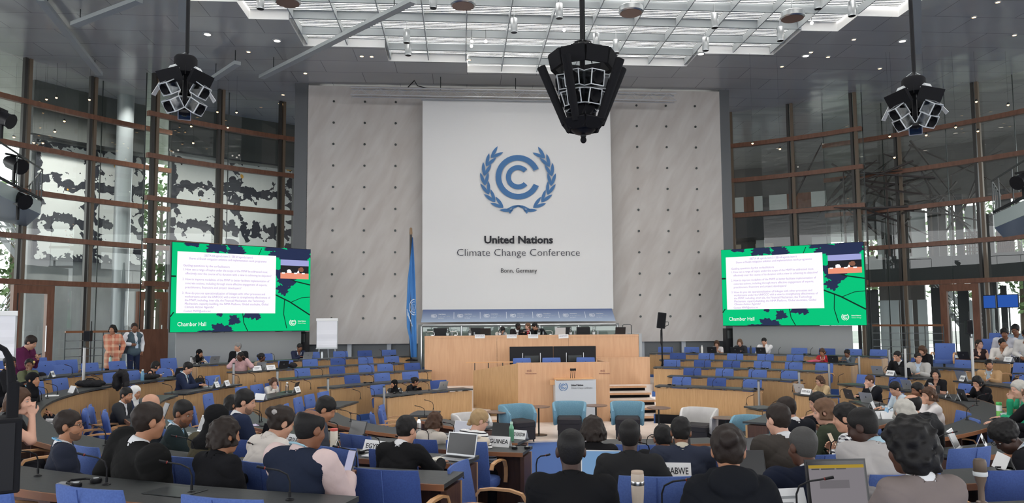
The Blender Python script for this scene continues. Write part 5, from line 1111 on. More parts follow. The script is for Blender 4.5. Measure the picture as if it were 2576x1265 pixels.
for x, y, l in ((1187, 104, 'first'), (1222, 104, 'second'), (1419, 76, 'third'), (2042, 58, 'fourth'), (1186, 116, 'fifth')):
    p = at_z(x, y, 11.9); t = thing('bare_bulb', 'bare glowing bulb on a wire under the skylight, %s from the flag side' % l if l != 'fifth' else 'bare glowing bulb on a wire under the skylight, lowest one', 'bulb', tuple(p), 0, 'bare bulbs'); MB().ell((0, 0, 0), .05, 10).build('lamp', emit((1, .93, .85), 8, 'bulb'), t); MB().tube([(0, 0, .05), (0, 0, .7)], .006, 4).build('wire', M_DSTEEL, t)
# ------------------------------------------------------------------ figures: distance fields sampled to one continuous surface each
def _n(v): v = np.asarray(v, float); return v/np.linalg.norm(v)
class SDF:
    """list of rounded shapes joined smoothly, minus cutters"""
    def __init__(s, k=.03): s.add_ = []; s.cut = []; s.k = k; s.lo = np.full(3, 1e9); s.hi = -s.lo; s.noise = None; s.keep = []
    def _bb(s, pts, r):
        for p in pts: s.lo = np.minimum(s.lo, np.asarray(p)-r); s.hi = np.maximum(s.hi, np.asarray(p)+r)
    def cap(s, a, b, ra, rb=None, k=None):
        a, b = np.asarray(a, float), np.asarray(b, float); rb = ra if rb is None else rb; s.add_.append(('c', a, b, ra, rb, s.k if k is None else k)); s._bb((a, b), max(ra, rb)); return s
    def ell(s, c, r, R=None, k=None):
        c, r = np.asarray(c, float), np.asarray(r, float); R = np.eye(3) if R is None else R; s.add_.append(('e', c, r, R, 0, s.k if k is None else k)); s._bb((c,), r.max()); return s
    def cutell(s, c, r, R=None, k=.01): s.cut.append(('e', np.asarray(c, float), np.asarray(r, float), np.eye(3) if R is None else R, 0, k)); return s
    def cutcap(s, a, b, ra, rb=None, k=.01): s.cut.append(('c', np.asarray(a, float), np.asarray(b, float), ra, ra if rb is None else rb, k)); return s
    def cutplane(s, p, n, k=.004): s.cut.append(('p', np.asarray(p, float), _n(n), 0, 0, k)); return s          # removes the side the normal points to
    @staticmethod
    def prim(q, P):
        if q[0] == 'c':
            a, b, ra, rb = q[1:5]; ba = b-a; L = max(1e-9, ba@ba); h = np.clip(((P-a)@ba)/L, 0, 1); return np.sqrt(((P-a-h[:, None]*ba)**2).sum(1))-(ra+(rb-ra)*h)
        if q[0] == 'e':
            c, r, R = q[1:4]; X = (P-c)@R; k0 = np.sqrt(((X/r)**2).sum(1)); k1 = np.sqrt(((X/r**2)**2).sum(1))+1e-9; return k0*(k0-1)/k1
        return -((P-q[1])@q[2])
    def __call__(s, P):
        f = None
        for q in s.add_:
            d = s.prim(q, P); k = q[5]
            if f is None: f = d
            elif k <= 0: f = np.minimum(f, d)
            else: h = np.maximum(k-np.abs(f-d), 0)/k; f = np.minimum(f, d)-h*h*k*.25
        if s.noise is not None: f = f+s.noise(P)
        for q in s.cut:
            d = -s.prim(q, P) if q[0] != 'p' else -s.prim(q, P); k = q[5]
            h = np.maximum(k-np.abs(f-d), 0)/k; f = np.maximum(f, d)+h*h*k*.25
        return f
    def mesh(s, vox, pad=.03):
        lo = s.lo-pad-(.03 if s.noise else 0); hi = s.hi+pad+(.03 if s.noise else 0); B = 4; n = (np.ceil((hi-lo)/(vox*B)).astype(int)); N = n*B+1
        cx = [lo[i]+(np.arange(n[i])+.5)*vox*B for i in range(3)]
        G = np.stack(np.meshgrid(*cx, indexing='ij'), -1).reshape(-1, 3); fc = s(G); act = np.abs(fc) < vox*B*1.05+.012
        sg = np.where(fc < 0, -1., 1.).reshape(n)
        F_ = np.ones(N)
        F_[:-1, :-1, :-1] = np.repeat(np.repeat(np.repeat(sg, B, 0), B, 1), B, 2)
        idx = np.argwhere(act.reshape(n)); off = np.stack(np.meshgrid(*[np.arange(B+1)]*3, indexing='ij'), -1).reshape(-1, 3)
        ii = (idx[:, None, :]*B+off[None]).reshape(-1, 3); lin = np.unique((ii[:, 0]*N[1]+ii[:, 1])*N[2]+ii[:, 2])
        ijk = np.stack(np.unravel_index(lin, tuple(N)), -1); F_.ravel()[lin] = s(lo+ijk*vox)
        I = F_ < 0; cs = [F_[a:N[0]-1+a, b:N[1]-1+b, c:N[2]-1+c] for a in (0, 1) for b in (0, 1) for c in (0, 1)]
        cnt = sum((c < 0).astype(np.int8) for c in cs); m = (cnt > 0) & (cnt < 8); cell = np.argwhere(m)
        if not len(cell): return None
        V = np.stack([c[m] for c in cs], 1); corner = np.array([(a, b, c) for a in (0, 1) for b in (0, 1) for c in (0, 1)], float)
        acc = np.zeros((len(cell), 3)); w = np.zeros(len(cell))
        for a in range(8):
            for b in range(a+1, 8):
                if np.abs(corner[a]-corner[b]).sum() == 1:
                    x = (V[:, a] < 0) != (V[:, b] < 0); t = np.where(x, V[:, a]/np.where(x, V[:, a]-V[:, b], 1), 0); p = corner[a]+(corner[b]-corner[a])*t[:, None]; acc += p*x[:, None]; w += x
        verts = lo+(cell+acc/w[:, None])*vox; ID = np.full(tuple(N-1), -1); ID[m] = np.arange(len(cell)); faces = []
        for ax_ in range(3):
            o = [0, 1, 2]; o.remove(ax_); u, v = o; sl0 = [slice(1, N[i]-1) for i in range(3)]; sl1 = list(sl0); sl0[ax_] = slice(0, N[ax_]-1); sl1[ax_] = slice(1, N[ax_])
            x = I[tuple(sl0)] != I[tuple(sl1)]; e = np.argwhere(x); 
            if not len(e): continue
            e[:, u] += 1; e[:, v] += 1; q = []
            for du, dv in ((-1, -1), (0, -1), (0, 0), (-1, 0)):
                c = e.copy(); c[:, u] += du; c[:, v] += dv; q.append(ID[c[:, 0], c[:, 1], c[:, 2]])
            q = np.stack(q, 1); fl_ = I[e[:, 0], e[:, 1], e[:, 2]]
            if ax_ == 1: fl_ = ~fl_
            q[~fl_] = q[~fl_][:, ::-1]; faces.append(q)
        return verts, np.concatenate(faces)
def sdf_obj(name, s, vox, m, parent, M=None):
    r = s.mesh(vox)
    if r is None: return None
    v, f = r; me = bpy.data.meshes.new(name); me.vertices.add(len(v)); me.vertices.foreach_set('co', v.ravel()); me.loops.add(f.size); me.loops.foreach_set('vertex_index', f.ravel().astype(np.int32))
    me.polygons.add(len(f)); me.polygons.foreach_set('loop_start', np.arange(0, f.size, 4, dtype=np.int32)); me.polygons.foreach_set('loop_total', np.full(len(f), 4, dtype=np.int32)); me.update(calc_edges=True)
    me.polygons.foreach_set('use_smooth', [True]*len(f)); me.materials.append(m); o = bpy.data.objects.new(name, me); COL.objects.link(o); o.parent = parent
    return o
def rotx(a): c, s = math.cos(a), math.sin(a); return np.array(((1, 0, 0), (0, c, -s), (0, s, c)))
def roty(a): c, s = math.cos(a), math.sin(a); return np.array(((c, 0, s), (0, 1, 0), (-s, 0, c)))
def rotz(a): c, s = math.cos(a), math.sin(a); return np.array(((c, -s, 0), (s, c, 0), (0, 0, 1)))
def wob(amp, f=22, ph=0, ctr=None):
    w_ = (lambda P: np.clip((np.sqrt(((P-ctr)**2).sum(1))-.10)/.09, 0, 1)) if ctr is not None else (lambda P: 1)
    def cr(P): c = np.sin(P[:, 2]*f*1.9+P[:, 0]*f*.9+1.8*np.sin(P[:, 1]*f*.6+P[:, 0]*f*.5+ph)); e = np.sin(P[:, 2]*f*1.1-P[:, 0]*f*1.2+2*np.sin(P[:, 1]*f*.4+ph)); return (1-np.abs(c))**4+.7*(1-np.abs(e))**5
    return lambda P: w_(P)*(amp*.9*cr(P)+amp*.7*(np.sin(P[:, 0]*f+ph)*np.sin(P[:, 2]*f*1.3+1.3*np.sin(P[:, 1]*f*.7))+.6*np.sin(P[:, 2]*f*2.1+P[:, 0]*f*.8+ph)*np.sin(P[:, 1]*f*1.7)))
def curl(amp, f=95): return lambda P: amp*(np.sin(P[:, 0]*f)*np.sin(P[:, 1]*f+1)*np.sin(P[:, 2]*f+2)+.6*np.sin(P[:, 0]*f*.53+2)*np.sin(P[:, 2]*f*.61)*np.sin(P[:, 1]*f*.47))
SK = {'pale': (.58, .33, .24), 'light': (.50, .27, .18), 'tan': (.36, .17, .095), 'brown': (.20, .085, .045), 'dark': (.085, .036, .022), 'deep': (.045, .021, .015)}
HC = {'black': (.010, .009, .009), 'dark': (.022, .015, .012), 'brown': (.065, .032, .018), 'mid': (.13, .07, .04), 'blond': (.36, .24, .12), 'grey': (.22, .22, .215), 'ash': (.44, .42, .38), 'salt': (.06, .058, .056)}
def pattern(kind):
    if ('pat', kind) in _M: return _M[('pat', kind)]
    m, nt, b = nm(kind); setc(b, (.8, .8, .8), .8); tc = nt.nodes.new('ShaderNodeTexCoord'); sp = nt.nodes.new('ShaderNodeSeparateXYZ'); nt.links.new(tc.outputs['Object'], sp.inputs[0])
    def stripes(axis, per, w):
        a = nt.nodes.new('ShaderNodeMath'); a.operation = 'PINGPONG'; a.inputs[1].default_value = per/2; nt.links.new(sp.outputs[axis], a.inputs[0])
        g = nt.nodes.new('ShaderNodeMath'); g.operation = 'LESS_THAN'; g.inputs[1].default_value = w; nt.links.new(a.outputs[0], g.inputs[0]); return g
    mx = nt.nodes.new('ShaderNodeMixRGB'); 
    if kind == 'striped':
        g = stripes(2, .036, .006); nt.links.new(g.outputs[0], mx.inputs[0]); mx.inputs[1].default_value = (.75, .74, .72, 1); mx.inputs[2].default_value = (.015, .015, .02, 1)
    elif kind == 'checked':
        g, h = stripes(0, .03, .007), stripes(2, .03, .007); a = nt.nodes.new('ShaderNodeMath'); a.operation = 'ADD'; nt.links.new(g.outputs[0], a.inputs[0]); nt.links.new(h.outputs[0], a.inputs[1])
        d = nt.nodes.new('ShaderNodeMath'); d.operation = 'MULTIPLY'; d.inputs[1].default_value = .5; nt.links.new(a.outputs[0], d.inputs[0]); nt.links.new(d.outputs[0], mx.inputs[0]); mx.inputs[1].default_value = (.75, .75, .75, 1); mx.inputs[2].default_value = (.01, .01, .02, 1)
    elif kind == 'plaid':
        g, h = stripes(0, .17, .03), stripes(2, .17, .035); a = nt.nodes.new('ShaderNodeMath'); a.operation = 'ADD'; nt.links.new(g.outputs[0], a.inputs[0]); nt.links.new(h.outputs[0], a.inputs[1])
        d = nt.nodes.new('ShaderNodeMath'); d.operation = 'MULTIPLY'; d.inputs[1].default_value = .45; nt.links.new(a.outputs[0], d.inputs[0]); nt.links.new(d.outputs[0], mx.inputs[0]); mx.inputs[1].default_value = (.50, .17, .10, 1); mx.inputs[2].default_value = (.62, .42, .28, 1)
    elif kind == 'floral':
        n = nt.nodes.new('ShaderNodeTexNoise'); n.inputs['Scale'].default_value = 9; r = nt.nodes.new('ShaderNodeValToRGB'); r.color_ramp.interpolation = 'CONSTANT'; r.color_ramp.elements[1].position = .56; r.color_ramp.elements[0].color = (0, 0, 0, 1); r.color_ramp.elements[1].color = (1, 1, 1, 1)
        nt.links.new(tc.outputs['Object'], n.inputs['Vector']); nt.links.new(n.outputs['Fac'], r.inputs[0]); nt.links.new(r.outputs[0], mx.inputs[0]); mx.inputs[1].default_value = (.02, .02, .022, 1); mx.inputs[2].default_value = (.55, .53, .5, 1)
    nt.links.new(mx.outputs[0], b.inputs['Base Color']); _M[('pat', kind)] = m; return m
def cloth(c): return pattern(c) if isinstance(c, str) else mat(c, .9, 0, .12, .25, 14, 'cloth')
PEOPLE = {}
def person(label, px, py, row=None, d=None, yaw=0, hy=0, hp=-8, lean=14, roll=0, skin='light', hair=('short', 'black'), top=('suit', (.02, .02, .025)), inner=None, legs=(.02, .02, .025), arms=('desk', 'desk'), off=None, face=None, beard=None, glasses=False, lanyard=None, scarf=None, stand=False, shrink=1.0, zs=None, extra=None, name='person', bw=1.0):
    """place the head of a figure under a photo pixel; yaw turns the body from facing the hall centre, hy/hp turn the head"""
    if d is None: p = on_row(row, DD+.12 if off is None else off, px, py, 1.2); d = p.y
    hpos = at_d(px, py, d); floor = zs if zs is not None else (ZD[row]-.75 if row is not None and row > 0 else 1.0)
    face_ = facing(hpos)+R_(yaw); s = 1.0
    lt, rl = R_(lean), R_(roll); HIP = np.array((0, 0, .96 if stand else .53)); TL = 1.0*shrink
    RT = rotx(-lt) @ roty(rl)
    neck = HIP+RT @ np.array((0, -.01, .565*TL)); HR = rotz(R_(hy)) @ rotx(R_(hp)); hc = neck+RT @ np.array((0, .01, .045))+HR @ np.array((0, .033, .072))
    s = (hpos.z-floor)/hc[2]; s = max(.80, min(1.22, s))
    off_v = rotz(face_) @ (hc*s); root = Vector((hpos.x-off_v[0], hpos.y-off_v[1], hpos.z-off_v[2]))
    t = thing(name, label, 'person', root, face_, None); t.scale = (s, s, s)
    dist = d; vox = .0085 if dist < 5.2 else (.0105 if dist < 8 else (.0135 if dist < 13 else .017)); vox /= s
    hv = min(vox, .0125)
    T = lambda x, y, z: HIP+RT @ np.array((x, y, z*TL))
    H = lambda x, y, z: hc+HR @ np.array((x, y, z))
    RTm, HRm = RT, HR
    fem = hair[0] in ('long', 'bun', 'pony', 'bob', 'braid', 'dreads', 'wavy') or scarf is not None
    sw = (.165 if fem else .198)*bw; sm_ = mat(SK[skin], .55, 0, .35, name='skin')
    # joints
    shL, shR = T(-sw, -.005, .488), T(sw, -.005, .488)
    if stand: hipj = [(-.095, 0, .93), (.095, 0, .93)]; kn = [(-.10, .02, .50), (.10, .02, .50)]; an = [(-.10, -.01, .08), (.10, -.01, .08)]
    else: hipj = [(-.10, .02, .53), (.10, .02, .53)]; kn = [(-.12, .37, .535), (.12, .37, .535)]; an = [(-.13, .33, .09), (.13, .33, .09)]
    dz = .80/s+.012; P_ = {'desk': (.13, .40, dz), 'type': (.10, .43, dz+.01), 'lap': (.10, .27, .66), 'phone': (.04, .30, .86), 'chin': None, 'cheek': None, 'mouth': None, 'rest': (.27, .22, .69), 'hang': (.24, .03, .80 if stand else .50), 'front': (.08, .30, .92), 'bag': (.17, .12, 1.18), 'raise': (.16, .30, 1.14), 'hip': (.22, .05, .98), 'reach': (.24, .52, dz+.02), 'side': (.42, .20, .74)}
    arms_ = []
    for sg, pose, sh in ((-1, arms[0], shL), (1, arms[1], shR)):
        if pose == 'chin': w = H(sg*.03, .115, -.165)
        elif pose == 'cheek': w = H(sg*.085, .06, -.10)
        elif pose == 'mouth': w = H(sg*.02, .14, -.13)
        else: q = P_[pose] if isinstance(pose, str) else pose; w = np.array((q[0]*sg, q[1], q[2]))
        La, Lb = .285, .245; dv = w-sh; dl = np.linalg.norm(dv)
        if dl > La+Lb-.01: w = sh+dv/dl*(La+Lb-.01); dv = w-sh; dl = La+Lb-.01
        ca = (La*La+dl*dl-Lb*Lb)/(2*La*dl); ca = max(-1, min(1, ca)); u = dv/dl; pole = np.array((sg*.55, -.35, -.9)); pv = pole-(pole@u)*u; pv /= np.linalg.norm(pv); el = sh+u*La*ca+pv*La*math.sqrt(max(0, 1-ca*ca))
        fd = (w-el)/np.linalg.norm(w-el); hd = fd if pose not in ('desk', 'type', 'reach', 'lap', 'rest', 'side') else _n(np.array((fd[0]*.6, fd[1], fd[2]*.25-.1)))
        if pose in ('chin', 'cheek', 'mouth'): hd = _n(H(0, .10 if pose != 'cheek' else .0, -.02)-w+np.array((0, 0, .05)))
        arms_.append((sg, sh, el, w, hd, pose))
    g = (.012 if not fem else -.006)+(bw-1)*.16
    # ---- body: one continuous skin surface
    b = SDF(.035)
    b.ell(T(0, 0, .02), (.155+g, .11, .11), RTm).ell(T(0, .0, .17), (.135+g, .095, .12), RTm).ell(T(0, .0, .33), (.155+g, .105, .15), RTm).cap(T(-sw+.04, -.01, .455), T(sw-.04, -.01, .455), .06)
    b.cap(T(0, -.015, .47), H(0, -.02, -.06), .056, .052)
    b.ell(H(0, -.018, .035), (.076, .096, .088), HRm, .02).ell(H(0, .028, -.045), (.059, .066, .072), HRm, .03).cap(H(-.012, .058, -.098), H(.012, .058, -.098), .021, None, .03)
    b.cap(H(-.03, .066, .028), H(.03, .066, .028), .016, None, .02).cap(H(0, .088, .012), H(0, .102, -.026), .0085, .0115, .012).cap(H(-.018, .080, -.062), H(.018, .080, -.062), .010, None, .012)
    for sg in (-1, 1): b.ell(H(sg*.078, -.006, -.006), (.012, .026, .034), HRm @ rotz(-sg*.3), .008); b.ell(H(sg*.04, .062, -.03), (.022, .02, .022), HRm, .03)
    for sg in (-1, 1): b.cutell(H(sg*.032, .098, .010), (.017, .017, .012), HRm, .012)
    b.cutcap(H(-.016, .094, -.0625), H(.016, .094, -.0625), .003, None, .006)
    for (sg, sh, el, w, hd, pose) in arms_:
        b.cap(sh, el, .050+g*.6, .042+g*.6, .03).cap(el, w, .042+g*.5, .028+g*.3, .02)
        c = w+hd*.05; nrm = _n(np.cross(hd, np.array((0, 0, 1.0)))) if abs(hd[2]) < .9 else np.array((1., 0, 0)); up = np.cross(nrm, hd); 
        if pose in ('chin', 'cheek', 'mouth', 'phone', 'bag', 'front'): nrm, up = up, nrm*sg
        Rh = np.stack((nrm, hd, up), 1); b.ell(c, (.038, .050, .016), Rh, .012)
        curlf = .35 if pose in ('desk', 'type', 'reach', 'rest', 'side') else .8
        for i, (lx, ln) in enumerate(((-.027, .062), (-.009, .074), (.009, .070), (.026, .055))):
            k0 = c+nrm*lx+hd*.042; k1 = k0+hd*ln*.55-up*ln*.3*curlf+nrm*lx*.12; k2 = k1+(hd*math.cos(curlf*1.6)-up*math.sin(curlf*1.6))*ln*.5
            b.cap(k0, k1, .0095, .0088, .006).cap(k1, k2, .0088, .0075, .004)
        tb = c-nrm*(sg*-.034)*-1+hd*-.022 if False else c-nrm*sg*.032-hd*.02; b.cap(tb, tb-nrm*sg*.022+hd*.035-up*.008, .012, .0105, .008).cap(tb-nrm*sg*.022+hd*.035-up*.008, tb-nrm*sg*.018+hd*.062-up*.016, .0105, .009, .004)
    for i in (0, 1):
        b.cap(hipj[i], kn[i], .078, .054).cap(kn[i], an[i], .052, .036).cap(np.array(an[i])+(0, -.02, -.04), np.array(an[i])+(0, .13, -.055), .034, .028)
    body = sdf_obj('body', b, hv if dist < 13 else .0135, sm_, t)
    # eyes
    if face is None: face = True
    if face:
        e = MB(); e.use(mat((.42, .39, .36), .35, name='eye_white'))
        for sg in (-1, 1): e.ell(H(sg*.032, .0810, .010), (.0125, .008, .0058), 8, Matrix([list(r) for r in HRm]))
        e.use(mat((.012, .008, .006), .2, name='iris'))
        for sg in (-1, 1): e.ell(H(sg*.032, .0862, .010), (.0056, .0042, .0052), 6, Matrix([list(r) for r in HRm]))
        o = e.build('eyes', None, t, True); o['kind'] = 'stuff'
        hb = SDF(.004); 
        for sg in (-1, 1): hb.cap(H(sg*.018, .0875, .030), H(sg*.046, .076, .033), .0045, .0035)
        sdf_obj('eyebrows', hb, .006, mat(HC[hair[1]] if hair[0] != 'bald' else HC['dark'], .8, name='hair'), t)
        lp = SDF(.004).cap(H(-.017, .0895, -.0565), H(.017, .0895, -.0565), .0045).cap(H(-.014, .0895, -.069), H(.014, .0895, -.069), .0055).cutcap(H(-.03, .097, -.0625), H(.03, .097, -.0625), .002)
        c_ = SK[skin]; sdf_obj('lips', lp, .005, mat((c_[0]*.85, c_[1]*.55, c_[2]*.55), .5, name='lips'), t)
    # ---- hair
    st_, hcol = hair; hm = mat(HC[hcol], .6, 0, .25, .22, 60, 'hair')
    def capsdf(tk, back=0, noise=None, nape=-.06, front=.02):
        thin = st_ in ('short', 'quiff', 'buzz', 'fringe')
        h = SDF(.02); h.ell(H(0, -.022, .042), (.076+tk, .096+tk, .086+tk), HRm); h.ell(H(0, -.037, -.018), ((.060 if thin else .068)+tk*.4, (.060 if thin else .066)+tk*.5, .066), HRm, .03)
        h.cutell(H(0, .115, -.035-front), (.092, .085, .105), HRm, .02); h.cutplane(H(0, 0, nape), HRm @ np.array((0, .25, -1.0)), .012)
        for sg in (-1, 1): h.cutell(H(sg*.085, .0, -.012), (.022, .028, .034), HRm, .006)
        h.noise = noise; return h
    hvx = max(.007, vox*.85)
    if st_ == 'short': sdf_obj('hair', capsdf(.012, noise=curl(.0035, 85), nape=-.07), hvx, hm, t)
    elif st_ == 'quiff': h = capsdf(.013, noise=curl(.004, 70)); h.ell(H(0, .055, .115), (.058, .05, .03), HRm, .03); sdf_obj('hair', h, hvx, hm, t)
    elif st_ == 'buzz': sdf_obj('hair', capsdf(.0065, front=0), hvx, hm, t)
    elif st_ == 'fringe': h = capsdf(.010, nape=-.06); h.cutell(H(0, -.01, .125), (.075, .095, .062), HRm, .01); sdf_obj('hair', h, hvx, hm, t)
    elif st_ == 'afro': h = SDF(.03); h.ell(H(0, -.02, .05), (.105, .115, .105), HRm); h.cutell(H(0, .125, -.04), (.09, .085, .10), HRm, .012); h.cutplane(H(0, 0, -.07), HRm @ np.array((0, .2, -1.))); h.noise = curl(.006, 110); sdf_obj('hair', h, hvx, hm, t)
    elif st_ == 'curly':
        h = SDF(.03); h.ell(H(0, -.025, .045), (.122, .125, .115), HRm).ell(H(0, -.06, -.05), (.115, .085, .085), HRm); h.cutell(H(0, .14, -.05), (.095, .095, .12), HRm, .012); h.noise = curl(.016, 62); sdf_obj('hair', h, hvx, hm, t)
    elif st_ in ('long', 'wavy', 'bob', 'bun', 'pony', 'braid', 'dreads'):
        h = capsdf(.017, nape=-.075, front=.0); dn = RT.T @ np.array((0, 0, -1.0)) if False else np.array((0, -.12, -1.0))
        h.noise = curl(.006 if st_ != 'wavy' else .012, 70)
        Ln = {'long': .30, 'wavy': .26, 'bob': .10, 'dreads': .20}.get(st_, 0)
        if Ln:
            for x in (-.055, -.02, .02, .055):
                a = H(x, -.075, -.02); e = a+np.array((x*.25, -.03-.05*math.sin(lt), -Ln)); h.cap(a, e, .045, .030, .03)
            for sg in (-1, 1): a = H(sg*.078, -.02, .01); e = a+np.array((sg*.015, -.03, -Ln*.8)); h.cap(a, e, .030, .022, .02)
            if st_ in ('long', 'wavy'):
                for sg in (-1, 1): a = H(sg*.079, .012, .005); e = a+np.array((sg*.022, .035, -Ln*.62)); h.cap(a, e, .024, .034, .02); h.cap(e, e+np.array((sg*-.01, .02, -Ln*.3)), .034, .02, .02)
            if st_ == 'dreads':
                for i in range(22):
                    q = 2*PI*i/22; a = H(.07*math.cos(q), -.03+.07*math.sin(q), .09)
                    if math.sin(q) < .75: e = H(.115*math.cos(q), -.035+.125*math.sin(q), -.03); h.cap(a, e, .020, .019, .012); h.cap(e, e+np.array((0, -.01, -.15)), .019, .014, .010)
        if st_ == 'bun': h.ell(H(0, -.125, .05), (.05, .045, .045), HRm, .012)
        if st_ == 'pony': a = H(0, -.11, .03); h.cap(a, a+np.array((.0, -.05, -.06)), .035, .04, .02).cap(a+np.array((0, -.05, -.06)), a+np.array((0, -.06, -.22)), .04, .022, .02)
        if st_ == 'braid':
            a = H(-.02, -.11, .0)
            for i in range(6): h.ell(a+np.array((-.012*i, -.012*i+.01, -.04*i)), (.034-.002*i, .030-.002*i, .030), None, .008)
        sdf_obj('hair', h, hvx, hm, t)
    if beard:
        h = SDF(.015); h.ell(H(0, .029, -.047), (.0625, .069, .075), HRm).cap(H(-.012, .060, -.099), H(.012, .060, -.099), .0245); h.cutell(H(0, .09, .002), (.075, .07, .052), HRm, .008); h.cutell(H(0, .105, -.064), (.028, .04, .015), HRm, .004); h.cutell(H(0, -.04, -.03), (.12, .07, .14), HRm, .008); h.cutplane(H(0, 0, -.022), HRm @ np.array((0, 0, 1.)))
        sdf_obj('beard', h, hvx, mat(tuple(.6*a_+.4*b_ for a_, b_ in zip(HC[beard], SK[skin])), .85, name='beard'), t)
    if scarf:
        h = SDF(.03); h.ell(H(0, -.022, .040), (.093, .113, .105), HRm).ell(H(0, -.01, -.07), (.083, .09, .10), HRm).cap(H(0, -.02, -.09), T(0, .0, .46), .085, .12).ell(T(0, .0, .44), (.17, .13, .10), RTm, .05)
        h.cutell(H(0, .105, -.028), (.062, .06, .088), HRm, .012); h.noise = wob(.005, 30); sdf_obj('headscarf', h, hvx, cloth(scarf), t)
    # ---- clothes
    kind, col = top
    def torso(inf, lo=-.06):
        c = SDF(.04); c.ell(T(0, 0, .02), (.157+g+inf, .112+inf, .12+inf), RTm).ell(T(0, 0, .17), (.137+g+inf*1.1, .097+inf*1.1, .12), RTm).ell(T(0, -.002, .33), (.157+g+inf, .108+inf, .155), RTm).cap(T(-sw+.03, -.012, .462), T(sw-.03, -.012, .462), .062+inf*.8)
        c.cap(T(-sw+.01, -.012, .478), T(0, -.025, .525), .042+inf*.5, .05).cap(T(sw-.01, -.012, .478), T(0, -.025, .525), .042+inf*.5, .05); return c
    def sleeves(c, inf, upto=1.0):
        for (sg, sh, el, w, hd, pose) in arms_:
            c.cap(sh, el, .052+g*.6+inf, .044+g*.5+inf, .03)
            if upto > .5: e = el+(w-el)*(.93 if upto >= 1 else upto); c.cap(el, e, .044+g*.5+inf, .030+g*.3+inf, .02)
    def neckcut(c, rad=.058, deep=0):
        c.cutcap(T(0, -.012, .53), H(0, -.02, -.04), rad, rad+.004, .006); c.cutcap(T(0, .02, .50), T(0, .05, .52), rad*.8, None, .01)
        if deep: c.cutell(T(0, .13, .45), (.055, .07, .19*deep), RTm, .01)
    cv = vox
    if kind in ('suit', 'jacket', 'coat', 'hood'):
        c = torso(.026 if kind != 'coat' else .034); sleeves(c, .020 if kind != 'coat' else .026)
        if kind in ('suit', 'coat'): c.cap(T(-.05, -.045, .535), T(.05, -.045, .535), .030, None, .02).cap(T(-.055, -.03, .54), T(-.06, .085, .36), .018, .014, .015).cap(T(.055, -.03, .54), T(.06, .085, .36), .018, .014, .015)
        else: c.cap(T(-.05, -.04, .545), T(.05, -.04, .545), .028, None, .02).cap(T(-.058, -.03, .545), T(-.03, .05, .52), .024, None, .02).cap(T(.058, -.03, .545), T(.03, .05, .52), .024, None, .02)
        if kind == 'hood': c.ell(T(0, -.115, .50), (.125, .055, .085), RTm, .03).cap(T(-.09, -.06, .545), T(.09, -.06, .545), .035, None, .03)
        if stand: c.cap((-.09, 0, .9), (-.09, 0, .62 if kind == 'coat' else .84), .11, .11).cap((.09, 0, .9), (.09, 0, .62 if kind == 'coat' else .84), .11, .11)
        c.noise = wob(.0065 if dist < 9 else .003, 17, px*.1, T(0, -.02, .54)); neckcut(c, .073 if kind in ('suit', 'coat') else .062, 1.0 if kind in ('suit', 'coat') else .35)
        sdf_obj('jacket', c, cv, cloth(col), t)
        ic = inner or ((.72, .72, .73) if kind == 'suit' and not fem else col); c2 = torso(.002); c2.cap(T(0, -.014, .48), T(0, -.012, .545), .0655, .064, .015).cutplane(T(0, -.012, .574), RT @ np.array((0, .28, 1.)), .003)
        for (sg, sh, el, w, hd, pose) in arms_: c2.cap(el+(w-el)*.86, el+(w-el)*.985, .036, .035, .0)
        c2.add_[-2:] = c2.add_[-2:]; sdf_obj('shirt', c2, cv, cloth(ic), t)
        if kind == 'suit' and face and not fem and 'navy suit typing' in label: 
            q = MB().slab([T(-.022, .124, .48), T(.022, .124, .48), T(.03, .135, .30), T(-.03, .135, .30)], RT @ np.array((0, .008, 0))); q.build('tie', cloth((.03, .04, .09)), t)
    elif kind in ('shirt', 'tee', 'sleeveless', 'blouse'):
        c = torso(.016)
        if kind != 'sleeveless': sleeves(c, .013, 1.0 if kind in ('shirt', 'blouse') else .0)
        if kind == 'tee':
            for (sg, sh, el, w, hd, pose) in arms_: c.cutplane(sh+(el-sh)*.75, el-sh)
        if kind == 'sleeveless':
            for (sg, sh, el, w, hd, pose) in arms_: c.cutcap(sh+np.array((sg*.035, 0, .02)), sh+np.array((sg*.03, 0, -.12)), .045)
        if kind == 'shirt': c.cap(T(-.05, -.035, .545), T(.05, -.035, .545), .022, None, .02).cap(T(-.055, -.03, .545), T(-.02, .06, .51), .018, None, .015).cap(T(.055, -.03, .545), T(.02, .06, .51), .018, None, .015)
        if stand: c.cap((-.08, 0, .92), (.08, 0, .92), .125, None, .04)
        c.noise = wob(.0045 if dist < 9 else .003, 19, px*.1, T(0, -.02, .54)); neckcut(c, .062 if kind != 'shirt' else .058, .25 if kind == 'shirt' else .5); sdf_obj('shirt' if kind in ('shirt', 'tee') else 'top', c, cv, cloth(col), t)
    elif kind == 'vest':
        c2 = torso(.012); sleeves(c2, .018); c2.cap(T(0, -.018, .48), T(0, -.016, .545), .066, .064, .02).cutplane(T(0, -.012, .572), RT @ np.array((0, .28, 1.)), .003); c2.noise = wob(.0032, 24, 1, T(0, -.02, .54)); sdf_obj('shirt', c2, cv, cloth(inner or (.7, .6, .6)), t)
        c = torso(.038); c.cap(T(-sw+.01, -.012, .462), T(sw-.01, -.012, .462), .072); c.noise = wob(.004, 15, 0, T(0, -.02, .54)); neckcut(c, .068, 1.0)
        for (sg, sh, el, w, hd, pose) in arms_: c.cutcap(sh+np.array((sg*.075, .01, .03)), sh+np.array((sg*.07, 0, -.2)), .062)
        c.cap(T(-.05, -.045, .535), T(.05, -.045, .535), .02, None, .02); sdf_obj('waistcoat', c, cv, cloth(col), t)
    # trousers and shoes
    c = SDF(.03); c.ell(T(0, 0, -.005), (.163+g, .118, .09), RTm)
